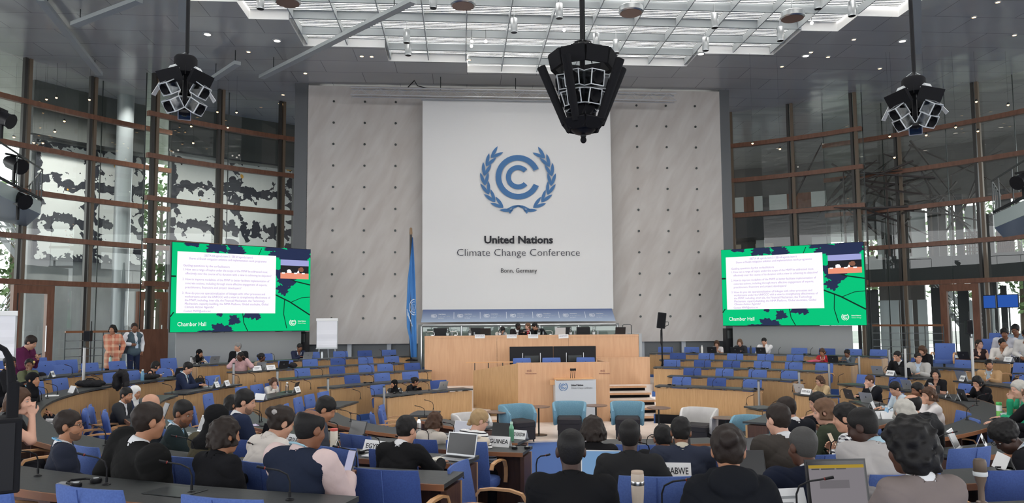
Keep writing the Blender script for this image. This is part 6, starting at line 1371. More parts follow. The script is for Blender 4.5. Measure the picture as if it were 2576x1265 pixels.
    for i in (0, 1): c.cap(hipj[i], kn[i], .092, .068).cap(kn[i], np.array(an[i])+(0, 0, .02), .066, .055)
    if not stand: c.ell((0, -.01, .50), (.17, .13, .07))
    sdf_obj('trousers', c, max(vox, .013), cloth(legs), t)
    for i in (0, 1):
        c = SDF(.02); a = np.array(an[i]); c.cap(a+(0, -.03, -.035), a+(0, .03, -.035), .046, .042).cap(a+(0, .03, -.05), a+(0, .15, -.055), .040, .030); c.cutplane((0, 0, .001), (0, 0, -1)); sdf_obj('shoe', c, .016, M_BLACK, t)
    if glasses:
        q = MB()
        for sg in (-1, 1):
            ring = [H(sg*.032+.023*math.cos(a), .101, .008+.019*math.sin(a)) for a in np.linspace(0, 2*PI, 13)]; q.tube(ring, .0022, 5, False); q.tube([H(sg*.055, .100, .012), H(sg*.078, .02, .010), H(sg*.08, -.02, .0)], .0022, 5)
        q.tube([H(-.009, .102, .010), H(.009, .102, .010)], .0022, 5); o = q.build('glasses', M_BLACK, t); o['kind'] = 'stuff'
    if lanyard:
        q = MB(); f = .140 if kind in ('suit', 'coat', 'vest') else .132
        for sg in (-1, 1): q.slab([T(sg*.052, -.055, .575), T(sg*.066, -.05, .575), T(sg*.082, .06, .50), T(sg*.064, .06, .51)], RT @ np.array((0, .004, .004))); q.slab([T(sg*.082, .06, .50), T(sg*.064, .06, .51), T(sg*.006, f, .20), T(sg*.018, f, .20)], RT @ np.array((0, .006, .002)))
        q.tube([T(-.066, -.05, .575), T(-.04, -.082, .585), T(0, -.092, .588), T(.04, -.082, .585), T(.066, -.05, .575)], .007, 6); q.box(T(0, f+.004, .16), (.085, .006, .11), Matrix([list(r) for r in RT])); q.build('lanyard', cloth(lanyard), t)
    if extra == 'scrunchie': MB().ell(H(.02, -.115, .055), (.05, .03, .03), 10).build('hair_tie', cloth((.36, .34, .33)), t, True)
    if extra == 'headset': MB().tube([H(-.09, 0, 0), H(-.085, 0, .09), H(0, 0, .145), H(.085, 0, .09), H(.09, 0, 0)], .006, 6).build('headset_band', M_BLACK, t); MB().ell(H(.09, 0, -.005), (.015, .03, .035), 8).build('headset_cup', M_LGREY, t)
    if extra == 'flower': MB().ell(H(-.085, .03, .06), (.03, .02, .03), 8).build('hair_flower', cloth((.75, .55, .2)), t)
    if extra == 'earring':
        for sg in (-1, 1): MB().ell(H(sg*.086, 0, -.05), (.012, .012, .02), 8).build('earring', mat((.8, .6, .35), .3, .8, name='earring'), t)
    Mw = Matrix.Translation(root) @ Matrix.Rotation(face_, 4, 'Z') @ Matrix.Scale(s, 4)
    PEOPLE[label] = dict(M=Mw, hands=[(Vector(w+hd*.075), Vector(hd)) for (_, _, _, w, hd, _) in arms_], lap=Vector((0, .3, .62)), t=t, H=H, T=T)
    return t
# ------------------------------------------------------------------ the people
NV = (.018, .025, .055); BK = (.012, .012, .014); CH_ = (.03, .032, .036); DG = (.045, .05, .055)
P = person
# flag side
P('person in a purple jacket looking down at a phone, by the glass wall', 78, 862, d=16.4, yaw=12, hy=0, hp=-28, skin='light', hair=('short', 'dark'), top=('jacket', (.10, .018, .06)), arms=('phone', 'phone'), zs=.95)
P('person with dark bun and gold earring talking at the far left', 26, 915, d=13.2, yaw=10, hy=-40, hp=-5, skin='brown', hair=('bun', 'black'), top=('jacket', BK), arms=('desk', 'desk'), extra='earring', row=1)
P('person with a flower in the hair and green jacket behind the TUVALU sign', 74, 918, d=14.6, yaw=-20, hy=-45, hp=0, skin='brown', hair=('bun', 'black'), top=('jacket', (.12, .13, .075)), arms=('mouth', 'front'), extra='flower', row=1)
P('person in black headscarf with blue lanyard facing sideways, flag side', 84, 956, d=12.0, yaw=-8, hy=-20, hp=2, skin='tan', hair=('bald', 'black'), scarf=(.008, .008, .010), top=('jacket', BK), lanyard=(.25, .50, .65), arms=('lap', 'lap'), row=2, lean=8)
P('person with brown hair and bare forearms, hands clasped at the chin', 50, 1010, d=7.6, yaw=-25, hy=-15, hp=-5, skin='pale', hair=('long', 'brown'), top=('tee', BK), arms=('chin', 'mouth'), row=2, lean=18)
P('standing person with very long black hair and orange plaid coat', 283, 829, d=20.0, yaw=-35, hy=-30, hp=-4, lean=2, skin='tan', hair=('long', 'black'), top=('coat', 'plaid'), legs=BK, arms=('hip', 'front'), stand=True, zs=1.0)
P('standing person in grey waistcoat and white shirt, backpack on shoulder', 338, 824, d=20.6, yaw=-5, hy=-25, hp=0, lean=0, skin='brown', hair=('short', 'dark'), top=('vest', (.07, .10, .12)), inner=(.7, .7, .72), legs=NV, arms=('hip', 'bag'), stand=True, zs=1.0, lanyard=(.5, .6, .7))
P('person in sleeveless black top looking at a phone, long black hair', 392, 921, row=2, hy=15, hp=-25, yaw=25, skin='light', hair=('long', 'black'), top=('sleeveless', BK), arms=('phone', 'phone'))
P('person in navy suit typing on a laptop, black hair, flag side', 473, 926, row=3, hp=-25, yaw=10, skin='light', hair=('short', 'black'), top=('suit', NV), lanyard=(.25, .42, .55), arms=('type', 'type'), lean=10)
P('person in black headscarf resting face on hand below the green screen', 502, 889, row=1, hp=-15, yaw=8, skin='tan', hair=('bald', 'black'), scarf=(.008, .008, .009), top=('blouse', 'floral'), arms=('cheek', 'desk'))
P('grey-haired person in dark suit turned sideways below the green screen', 598, 873, d=21.6, yaw=-55, hy=-35, hp=-4, skin='light', hair=('short', 'grey'), top=('suit', BK), arms=('lap', 'lap'), row=1, lean=4)
P('person in pink jacket raising both hands while talking', 604, 897, row=2, yaw=-45, hy=-40, hp=0, skin='dark', hair=('short', 'black'), top=('jacket', (.58, .36, .36)), arms=('raise', 'raise'), lean=6, off=.4)
P('person in tan jacket behind a silver laptop, hair pulled back', 659, 899, row=2, yaw=15, hy=25, hp=-4, skin='dark', hair=('bun', 'black'), top=('suit', (.33, .25, .18)), arms=('type', 'type'))
P('person in navy shirt with lanyard typing beside the flip chart', 754, 874, row=1, hp=-22, skin='brown', hair=('short', 'black'), top=('shirt', (.025, .03, .06)), arms=('type', 'type'), lanyard=(.6, .65, .7))
P('person in white blazer with long auburn hair, hand over mouth', 689, 962, row=4, yaw=-15, hy=-15, hp=-20, skin='pale', hair=('long', 'brown'), top=('suit', (.66, .63, .58)), arms=('mouth', 'chin'), lean=20)
P('person in dark suit whispering to the white headscarf wearer', 319, 994, d=11.4, row=3, yaw=-20, hy=-25, hp=-8, skin='tan', hair=('short', 'black'), beard='black', top=('suit', CH_), arms=('lap', 'desk'), inner=(.75, .75, .77))
P('person in white headscarf leaning close to the dark-suited neighbour', 341, 988, d=12.3, row=3, yaw=-10, hy=-30, hp=-10, skin='tan', hair=('bald', 'black'), scarf=(.66, .65, .64), top=('jacket', NV), arms=('desk', 'desk'))
P('bald person in grey jacket holding a black tablet, flag side', 381, 1018, d=8.9, row=3, yaw=-5, hy=-10, hp=-16, skin='light', hair=('bald', 'dark'), top=('jacket', DG), arms=('front', 'front'), face=False)
P('broad person in a black suit leaning over the chair, seen from behind', 377, 1060, d=5.6, row=2, yaw=-15, hy=-6, hp=-5, roll=8, lean=8, skin='tan', hair=('short', 'dark'), top=('suit', (.010, .010, .010)), arms=('rest', 'lap'), face=False, bw=1.28)
P('person with glasses and goatee in navy suit, seen in profile', 176, 1071, d=6.1, row=2, yaw=-26, hy=-26, hp=0, lean=2, skin='tan', hair=('short', 'dark'), beard='black', top=('suit', (.022, .026, .042)), lanyard=(.20, .42, .62), arms=('lap', 'lap'), glasses=True)
P('bald bearded person in dark green suit looking down at a laptop', 462, 1040, d=8.2, row=4, yaw=-30, hy=-38, hp=-20, skin='brown', hair=('buzz', 'black'), beard='black', top=('suit', (.018, .028, .03)), lanyard=(.3, .5, .65), arms=('desk', 'desk'), lean=10)
P('person in black headscarf and olive jacket, seen from behind', 547, 1056, d=7.2, row=3, yaw=0, hy=-20, hp=-14, skin='tan', hair=('bald', 'black'), scarf=(.010, .010, .011), top=('jacket', (.075, .065, .04)), arms=('desk', 'desk'), face=False)
P('person with dark bob hair and black suit, seen from behind', 569, 1096, d=5.5, row=2, yaw=-10, hy=-16, hp=-10, skin='tan', hair=('wavy', 'dark'), top=('suit', (.012, .012, .014)), arms=('desk', 'lap'), face=False, lean=6)
P('person with dark curly hair and beige top beside the bearded navy suit', 587, 1019, d=10.2, row=4, hy=-20, hp=-8, skin='tan', hair=('bob', 'black'), top=('jacket', (.45, .38, .30)), arms=('desk', 'desk'), face=False)
P('bearded person in navy suit, three-quarter view from behind', 618, 1011, d=9.0, row=4, yaw=-15, hy=-30, hp=-12, skin='light', hair=('short', 'black'), beard='black', top=('suit', (.02, .028, .06)), arms=('type', 'type'))
P('person in cream blazer with scrunchie and earpiece, head bowed', 709, 1064, d=6.8, row=3, yaw=-10, hy=-18, hp=-24, skin='light', hair=('bun', 'dark'), top=('suit', (.64, .59, .54)), arms=('type', 'type'), extra='scrunchie', face=False, lean=24)
P('big person in navy waistcoat and pink shirt holding up a phone', 782, 1080, d=5.2, row=2, yaw=-16, hy=-6, hp=-14, skin='brown', hair=('fringe', 'black'), top=('vest', (.016, .022, .042)), inner=(.62, .48, .46), lanyard=(.32, .50, .58), arms=('phone', (.08, .44, .84)), face=False, lean=12, bw=1.15)
P('person bowing a dark head over the desk in grey shirt', 820, 1030, d=8.8, row=4, yaw=-25, hy=-30, hp=-30, skin='tan', hair=('short', 'black'), top=('shirt', (.06, .065, .08)), arms=('desk', 'desk'), lean=24, face=False)
P('person in black suit typing at an open laptop, seen from behind', 1024, 1082, d=6.9, row=3, yaw=0, hy=-20, hp=-18, skin='light', hair=('short', 'black'), top=('suit', (.012, .012, .013)), arms=('type', 'reach'), face=False, lean=18, bw=.9)
P('person with long brown hair in beige jacket, seen from behind', 1095, 1062, d=9.8, row=5, yaw=0, hy=-10, hp=-15, skin='light', hair=('wavy', 'brown'), top=('suit', (.55, .50, .44)), arms=('type', 'type'), face=False)
P('person with blonde braid and striped shirt, glasses, looking down', 1208, 1058, d=9.4, row=5, yaw=-20, hy=-35, hp=-20, skin='pale', hair=('braid', 'blond'), top=('blouse', 'striped'), arms=('type', 'type'), glasses=True, lean=18)
P('person in black headscarf seated at the end of the front desk, flag side', 991, 966, row=5, yaw=-45, hy=-55, hp=-5, skin='tan', hair=('bald', 'black'), scarf=(.008, .008, .009), top=('blouse', 'floral'), arms=('lap', 'lap'), face=False, off=.55)
P('person with black bun in black top bending over the front desk', 1045, 960, row=5, yaw=20, hy=30, hp=-20, skin='tan', hair=('bun', 'black'), top=('jacket', BK), arms=('desk', 'desk'), lean=24, lanyard=None)
# podium
ZP = 1.55
P('person with black hair in a cream top leaning down at the podium', 1264, 831, d=24.4, yaw=0, hy=25, hp=-40, skin='light', hair=('long', 'black'), top=('blouse', (.62, .56, .50)), arms=('desk', 'desk'), zs=ZP, lean=40)
P('person in dark suit and white shirt leaning to a neighbour at the podium', 1304, 821, d=24.4, yaw=15, hy=45, hp=-8, skin='deep', hair=('buzz', 'black'), top=('suit', (.018, .015, .017)), inner=(.75, .75, .76), arms=('desk', 'desk'), zs=ZP, roll=-6)
P('person with light brown hair in black jacket at the podium centre', 1327, 821, d=24.5, yaw=-15, hy=-50, hp=-6, skin='pale', hair=('bob', 'mid'), top=('suit', BK), inner=(.35, .02, .04), arms=('desk', 'desk'), zs=ZP, roll=-5)
P('person in black leaning in from the side behind the podium', 1345, 821, d=24.9, yaw=-45, hy=-30, hp=-25, skin='light', hair=('short', 'black'), top=('jacket', (.015, .016, .018)), arms=('lap', 'front'), zs=ZP, lean=38)
# loudspeaker side, far rows
P('person with long brown hair and white tee behind a black laptop, back row', 1803, 865, row=1, hp=-24, skin='light', hair=('long', 'brown'), top=('tee', (.66, .62, .62)), arms=('type', 'type'))
P('person with brown fringe and dark jacket behind a laptop, back row', 1861, 862, row=1, hp=-18, skin='pale', hair=('long', 'mid'), top=('jacket', (.035, .035, .04)), arms=('type', 'type'))
P('person in white shirt resting cheek on hand, laptop in front, back row', 1922, 859, row=1, hp=-14, skin='light', hair=('short', 'black'), top=('shirt', (.70, .68, .68)), arms=('cheek', 'desk'))
P('person in bright red top looking down, lanyard, loudspeaker side', 2068, 886, row=2, hp=-24, skin='tan', hair=('bob', 'brown'), top=('blouse', (.45, .03, .04)), arms=('desk', 'desk'), lanyard=(.6, .55, .55))
P('person in grey shawl over white top typing, loudspeaker side', 2131, 889, row=2, hp=-22, yaw=-5, skin='brown', hair=('bun', 'black'), top=('jacket', (.09, .11, .13)), inner=(.6, .58, .55), arms=('type', 'desk'))
P('person with curly brown hair and beige coat beside the COSTA RICA sign', 2062, 958, row=5, yaw=-5, hy=0, hp=-14, skin='pale', hair=('wavy', 'brown'), top=('suit', (.48, .35, .20)), arms=('type', 'type'), glasses=True, off=.4)
P('young person in dark suit resting chin on fist behind two laptops', 2187, 958, row=5, yaw=0, hy=0, hp=-8, skin='pale', hair=('short', 'brown'), top=('suit', (.016, .016, .02)), arms=('chin', 'desk'))
P('person in black suit with hand at mouth beside the JAPAN sign', 2257, 896, row=3, yaw=0, hp=-6, skin='light', hair=('short', 'black'), top=('suit', BK), arms=('mouth', 'desk'), glasses=True)
P('person in pale grey jacket and blue shirt, glasses, next to JAPAN sign', 2310, 900, row=3, yaw=25, hy=30, hp=2, skin='light', hair=('short', 'black'), top=('suit', (.42, .41, .39)), inner=(.50, .60, .72), arms=('type', 'desk'), glasses=True)
P('person with long brown hair bending behind the pale grey jacket', 2320, 882, row=2, yaw=-10, hy=10, hp=-30, skin='light', hair=('long', 'brown'), top=('jacket', BK), arms=('desk', 'desk'), face=False)
P('person with long black hair and black tee holding a phone', 2353, 941, row=4, yaw=25, hy=25, hp=-8, skin='light', hair=('long', 'black'), top=('tee', (.015, .015, .017)), arms=('phone', 'desk'))
P('person in pale blue shirt looking down at white signs on the desk', 2251, 978, row=5, d=13.8, yaw=10, hy=15, hp=-22, skin='light', hair=('short', 'black'), top=('shirt', (.52, .60, .66)), arms=('desk', 'desk'))
P('person with dark hair mostly hidden behind the white blazer woman', 2307, 982, row=5, d=13.2, yaw=10, hy=20, hp=-10, skin='brown', hair=('bob', 'black'), top=('jacket', BK), arms=('desk', 'desk'), face=False)
P('person in white blazer with wavy brown hair covering the mouth', 2335, 996, row=5, d=12.0, yaw=20, hy=25, hp=-6, skin='light', hair=('wavy', 'brown'), top=('suit', (.66, .62, .61)), arms=('mouth', 'desk'), lean=10)
P('balding person in black jacket among the loudspeaker-side chairs', 2291, 1019, d=9.9, row=5, yaw=15, hy=20, hp=-5, skin='light', hair=('fringe', 'black'), top=('jacket', BK), arms=('desk', 'desk'), face=False)
P('person with long ash-grey hair in front of the white blazer', 2272, 1037, d=8.9, row=5, yaw=-20, hy=10, hp=-8, skin='pale', hair=('long', 'ash'), top=('jacket', (.05, .035, .05)), arms=('desk', 'desk'), face=False)
P('person in brown waistcoat with glasses and white pendant, right side', 2464, 866, row=1, yaw=35, hy=30, hp=2, skin='pale', hair=('bun', 'dark'), top=('sleeveless', (.035, .022, .024)), arms=('lap', 'type'), glasses=True, lean=4)
P('person in white shirt resting cheek on hand at the far right', 2522, 864, row=1, yaw=30, hy=30, hp=-4, skin='tan', hair=('short', 'black'), top=('shirt', (.66, .62, .58)), arms=('cheek', 'desk'), lean=16, face=False)
P('person in pale shirt and dark cap-like hair behind the white shirt', 2527, 838, d=20.2, row=0, yaw=20, hy=10, hp=-20, skin='brown', hair=('short', 'black'), top=('shirt', (.55, .55, .6)), arms=('lap', 'lap'), zs=1.0)
P('person with glasses in light blue shirt at the far right, by glass', 2554, 829, d=21.2, row=0, yaw=10, hy=0, hp=-18, skin='brown', hair=('short', 'black'), top=('shirt', (.30, .38, .46)), arms=('lap', 'lap'), glasses=True, zs=1.0)
P('person in striped white shirt cut by the right picture edge', 2582, 842, d=19.2, row=0, yaw=20, hy=20, hp=-10, skin='brown', hair=('short', 'black'), top=('shirt', (.6, .58, .56)), arms=('front', 'lap'), zs=1.0)
P('bearded person in tan jacket behind the ECUADOR sign, looking up', 2488, 918, row=3, yaw=30, hy=30, hp=6, skin='tan', hair=('quiff', 'black'), beard='black', top=('suit', (.40, .25, .13)), inner=(.3, .35, .4), arms=('desk', 'lap'), lean=2, lanyard=(.7, .7, .7))
P('person with long black hair in black, chin on hand over a phone', 2458, 962, row=4, yaw=15, hy=15, hp=-28, skin='light', hair=('long', 'black'), top=('jacket', BK), arms=('chin', 'desk'), lean=22)
P('person with blonde hair in a bright green jacket at right edge', 2562, 980, row=4, yaw=15, hy=20, hp=-10, skin='pale', hair=('bob', 'ash'), top=('suit', (.03, .33, .17)), inner=(.5, .45, .4), arms=('type', 'mouth'))
P('dark-suited person cut by the right picture edge, blue cuffs', 2590, 1000, row=4, d=10.4, yaw=35, hy=30, hp=-10, skin='pale', hair=('short', 'mid'), top=('suit', BK), inner=(.5, .6, .75), arms=('reach', 'reach'))
# camera side, right of the aisle
P('person with long dark dreadlocks, seen from behind', 1492, 1082, d=6.9, row=3, yaw=0, hy=0, hp=-10, skin='dark', hair=('dreads', 'dark'), top=('jacket', (.014, .013, .014)), arms=('desk', 'desk'), face=False)
P('bald-headed person in charcoal zip jacket, seen from behind', 1584, 1098, d=5.5, row=2, yaw=0, hy=-6, hp=-6, skin='deep', hair=('buzz', 'black'), top=('jacket', (.022, .022, .023)), arms=('desk', 'side'), face=False, lean=10, bw=.93)
P('person in blue-grey suit bowing a black-haired head', 1713, 1088, d=6.6, row=3, yaw=-5, hy=-5, hp=-18, skin='brown', hair=('short', 'black'), top=('suit', (.030, .036, .058)), inner=(.55, .5, .4), arms=('type', 'type'), face=False, lean=22)
P('person in plain black jacket, close by the aisle, seen from behind', 1436, 1135, d=4.15, row=1, yaw=0, hy=8, hp=-4, skin='deep', hair=('buzz', 'black'), top=('jacket', (.009, .009, .010)), arms=('type', 'type'), face=False, lean=8, bw=.97)
P('person in black hooded coat with dark tied hair, seen from behind', 1832, 1135, d=4.0, row=1, yaw=-5, hy=-6, hp=-16, skin='tan', hair=('bun', 'dark'), top=('hood', (.010, .011, .014)), arms=('desk', 'desk'), face=False, lean=22, bw=1.0)
P('person in brown-grey suit in front of the pink bottle, from behind', 1956, 1056, d=6.6, row=3, yaw=5, hy=18, hp=-12, skin='pale', hair=('short', 'dark'), top=('suit', (.060, .052, .046)), arms=('type', 'type'), face=False, lean=12)
P('person with wavy dark hair and black suit, profile bent to the desk', 1976, 1030, d=9.3, row=5, yaw=10, hy=35, hp=-18, skin='light', hair=('short', 'dark'), top=('suit', (.014, .015, .02)), arms=('desk', 'desk'), face=False, lean=18)
P('black-haired person holding a hand to the face beside the fair-haired one', 2056, 1014, d=10.5, row=5, yaw=25, hy=35, hp=-15, skin='light', hair=('long', 'black'), top=('tee', BK), arms=('cheek', 'phone'), lean=20)
P('person with fair brown hair in olive green top, in profile', 2072, 1036, d=8.9, row=5, yaw=20, hy=35, hp=-14, skin='pale', hair=('long', 'mid'), top=('blouse', (.045, .055, .035)), arms=('type', 'desk'), lean=16)
P('person with black ponytail and checked shirt holding a phone', 2124, 1052, d=7.6, row=4, yaw=25, hy=30, hp=-14, skin='light', hair=('pony', 'black'), top=('blouse', 'checked'), arms=('phone', 'phone'), face=False, extra='scrunchie')
P('large person in pale grey suit leaning forward, seen from behind', 2168, 1074, d=5.6, row=2, yaw=10, hy=35, hp=-22, skin='deep', hair=('buzz', 'black'), top=('suit', (.40, .38, .37)), inner=(.35, .5, .58), arms=('side', 'desk'), face=False, lean=30, bw=1.15)
P('grey-haired person in navy suit with earpiece, seen from behind', 2018, 1124, d=4.9, row=2, yaw=5, hy=12, hp=-10, skin='dark', hair=('buzz', 'salt'), top=('suit', (.012, .016, .032)), arms=('desk', 'desk'), face=False, lean=14, roll=-3, bw=1.15)
P('person with big black curls in taupe jacket, seen from behind', 2286, 1128, d=3.75, row=1, yaw=6, hy=14, hp=-8, skin='dark', hair=('curly', 'black'), top=('suit', (.20, .165, .155)), arms=('desk', 'desk'), face=False, lean=8, bw=.82)
P('stooping person with short afro, glasses and lanyard reading papers', 2530, 1100, d=5.9, row=2, yaw=40, hy=35, hp=-40, skin='deep', hair=('afro', 'black'), top=('suit', (.012, .012, .015)), lanyard=(.45, .55, .65), arms=('lap', 'lap'), glasses=True, lean=30)
P('person in black sleeve behind the blue-grey suit, mostly hidden', 1668, 1105, d=7.4, row=4, yaw=0, hy=0, hp=-25, skin='brown', hair=('short', 'black'), top=('jacket', (.014, .014, .016)), arms=('desk', 'desk'), face=False, lean=36)
# ------------------------------------------------------------------ things on the desks
def desk_pt(row, x, y, off=.25):
    p = on_row(row, off, x, y, .75); p.z = ZD[row]+.002; return p
M_ALU = mat((.50, .51, .52), .35, .7, name='laptop_alu'); M_LBLK = mat((.018, .018, .02), .4, name='laptop_black')
def laptop(row, x, y, label, shell=0, scr=None, yaw=0, open_=108, off=.27, w=.32):
    p = desk_pt(row, x, y, off); sh = M_ALU if shell else M_LBLK; t = thing('laptop', label, 'laptop', p, facing(p)+R_(yaw), 'laptops')
    h = w*.66; MB().rbox((0, 0, .009), (w, h, .016), .012).build('base', sh, t); MB().box((0, -.0+.03, .0178), (w*.86, h*.42, .0012)).build('keyboard', M_LBLK, t); MB().box((0, -h*.33, .0178), (w*.3, h*.22, .001)).build('touchpad', M_GREYP if shell else M_DSTEEL, t)
    a = R_(open_-90); q = MB(); q.M = Matrix.Translation((0, h/2, .014)) @ Matrix.Rotation(-a, 4, 'X'); q.rbox((0, 0, h/2), (w, h, .009), .01, R=None) if False else q.box((0, 0, h/2), (w, .008, h)); lid = q.build('lid', sh, t)
    q = MB(); q.M = Matrix.Translation((0, h/2, .014)) @ Matrix.Rotation(-a, 4, 'X'); q.box((0, -.005, h/2+.004), (w*.94, .003, h*.88)); q.build('display', scr or mat((.012, .012, .014), .25, name='screen_off'), lid)
    q = MB(); q.M = Matrix.Translation((0, h/2, .014)) @ Matrix.Rotation(-a, 4, 'X'); q.lathe([(.014, 0), (.014, .001)], 10, (0, .0045, h*.55), Matrix.Rotation(-PI/2, 3, 'X')); q.build('lid_badge', M_DSTEEL if shell else M_GREYP, lid)
    return t
SCR = emit((.55, .56, .62), .8, 'laptop_page')
for a in [(1, 532, 905, 'grey laptop before the headscarf wearer below the green screen', 1), (2, 648, 926, 'silver laptop with dark round badge on the second back row, flag side', 1), (2, 706, 921, 'black laptop beside the white name sign, flag side second-back row', 0), (1, 769, 896, 'grey laptop of the navy shirt typist by the flip chart', 1), (3, 527, 975, 'silver laptop of the navy suit typist, flag side', 1, None, 20), (4, 730, 993, 'dark laptop on green folder of the white blazer person', 0, None, 15), (5, 1105, 974, 'silver laptop with raised lid on the flag-side front desk', 1, None, 10),
          (2, 440, 948, 'black laptop beside the sleeveless black top, flag side', 0), (3, 488, 1062, 'grey laptop in front of the bald bearded person', 1, None, 0), (3, 425, 1085, 'silver-edged tablet laptop right of the broad black suit', 1), (4, 668, 1068, 'dark laptop right of the bearded navy suit', 0, emit((.05, .09, .06), .6, 'dim_page')), (3, 655, 1105, 'dark laptop in front of the cream blazer', 0), (4, 880, 1083, 'black laptop behind the cream flask', 0), (3, 1142, 1150, 'open silver laptop with black screen near the aisle, GUINEA side', 1, None, -12, 104, .27, .36), (5, 1150, 1075, 'laptop with bright page before the long brown hair', 1, SCR), (5, 1252, 1085, 'black laptop left of the green bottle', 0),
          (1, 1793, 886, 'black laptop before the white tee, back row', 0), (1, 1852, 886, 'black laptop before the brown fringe, back row', 0), (1, 1917, 887, 'black laptop before the white shirt, back row', 0), (2, 2101, 910, 'dark grey laptop with logo between red top and shawl', 0), (5, 2022, 985, 'silver laptop behind the COSTA RICA sign', 1), (5, 2150, 1008, 'black laptop before the chin-on-fist person', 0), (5, 2192, 1010, 'small silver laptop right of the black one, before the dark suit', 1, None, 20), (3, 2216, 940, 'silver laptop left of the JAPAN sign', 1), (3, 2288, 947, 'black laptop right of the JAPAN sign', 0), (4, 2295, 975, 'open pale laptop before the pale grey jacket', 1), (3, 2432, 955, 'silver laptop with green sticker behind the ECUADOR sign', 1), (1, 2432, 905, 'brown laptop before the brown waistcoat', 0), (4, 2440, 1002, 'black laptop right of the twin name signs', 0),
          (3, 1705, 1120, 'dark laptop in front of the blue-grey suit', 0), (2, 1888, 1165, 'wide black laptop screen between hooded coat and grey hair', 0), (3, 1912, 1095, 'thin laptop beside the pink bottle', 0, None, 20), (3, 2440, 1150, 'open silver laptop at the desk end, SIERRA LEONE side', 1, None, 28, 112), (2, 1512, 1195, 'silver laptop with blue page beside the charcoal jacket', 1, emit((.20, .36, .60), .8, 'blue_page')), (1, 2140, 1262, 'big black laptop with grey page and yellow bar', 0, None, 4, 100)]:
    laptop(*a)
# the page on the big laptop
o = [c for c in bpy.data.objects if c.get('label') == 'big black laptop with grey page and yellow bar'][0]; o.scale = (1.15, 1.15, 1.3); lid = [c for c in o.children if c.name.startswith('lid')][0]
Mq = Matrix.Translation((0, .2112/2, .014)) @ Matrix.Rotation(-R_(10), 4, 'X')
def pg(x0, x1, z0, z1, m, n, y=-.0075):
    q = MB(); q.M = Mq; q.box(((x0+x1)/2, y, (z0+z1)/2), (x1-x0, .0012, z1-z0)); q.build(n, m, lid)
pg(-.145, .145, .012, .186, emit((.20, .185, .20), 1, 'page_grey'), 'page'); pg(-.145, .145, .172, .186, emit((.36, .24, .03), 1, 'page_bar'), 'yellow_bar', -.009); pg(-.13, -.09, .166, .171, M_LBLK, 'menu_word', -.0095); pg(-.08, -.01, .166, .171, M_LBLK, 'menu_word', -.0095); pg(-.0, .05, .166, .171, M_LBLK, 'menu_word', -.0095); pg(-.095, .06, .085, .12, emit((.14, .13, .14), 1, 'page_block'), 'text_block', -.0095)
def plate(row, x, y, words, label, yaw=0, w=.29, off=.10, size=.062, flip=False, h=.125):
    p = desk_pt(row, x, y, off); t = thing('name_sign', label, 'name sign', p, facing(p)+R_(yaw), 'white name signs'); a = math.atan2(.05, h)
    q = MB(); q.add([(-w/2, -.05, 0), (w/2, -.05, 0), (w/2, 0, h), (-w/2, 0, h), (w/2, .05, 0), (-w/2, .05, 0), (-w/2, -.047, 0), (w/2, -.047, 0), (w/2, 0, h-.004), (-w/2, 0, h-.004), (w/2, .047, 0), (-w/2, .047, 0)], [(0, 1, 2, 3), (3, 2, 4, 5), (7, 6, 9, 8), (8, 9, 11, 10), (0, 6, 7, 1), (4, 10, 11, 5), (1, 7, 8, 2), (2, 8, 10, 4), (0, 3, 9, 6), (3, 5, 11, 9)]); q.build('card', M_PAPER, t)
    ln = words.split('/')
    if words == '-':
        q = MB()
        for z, k in ((h*.62, .62), (h*.36, .45)): y = .05*(1-z/h)+.0015; q.M = frame((0, (1 if flip else -1)*y, z), (-1 if flip else 1, 0, 0), (0, -.05 if flip else .05, h)); q.box((0, 0, 0), (w*k, .016, .0006))
        o = q.build('blurred_lettering', M_GREYP, t); o['kind'] = 'stuff'; return t
    for s in ((1, -1) if flip is None else ((1,) if flip else (-1,))):
        for i, wd in enumerate(ln):
            z = h*(.5+(len(ln)-1)*.2-i*.4); y = .05*(1-z/h)+.0015
            M_ = frame((0, s*y, z), (1 if s < 0 else -1, 0, 0), (0, -s*.05, h)); text(wd, size/(1 if len(ln) == 1 else 1.5), M_, INK, t, width=min(w*.86, len(wd)*size*.62/(1 if len(ln) == 1 else 1.5)), bold=.001, depth=.0006)
    return t
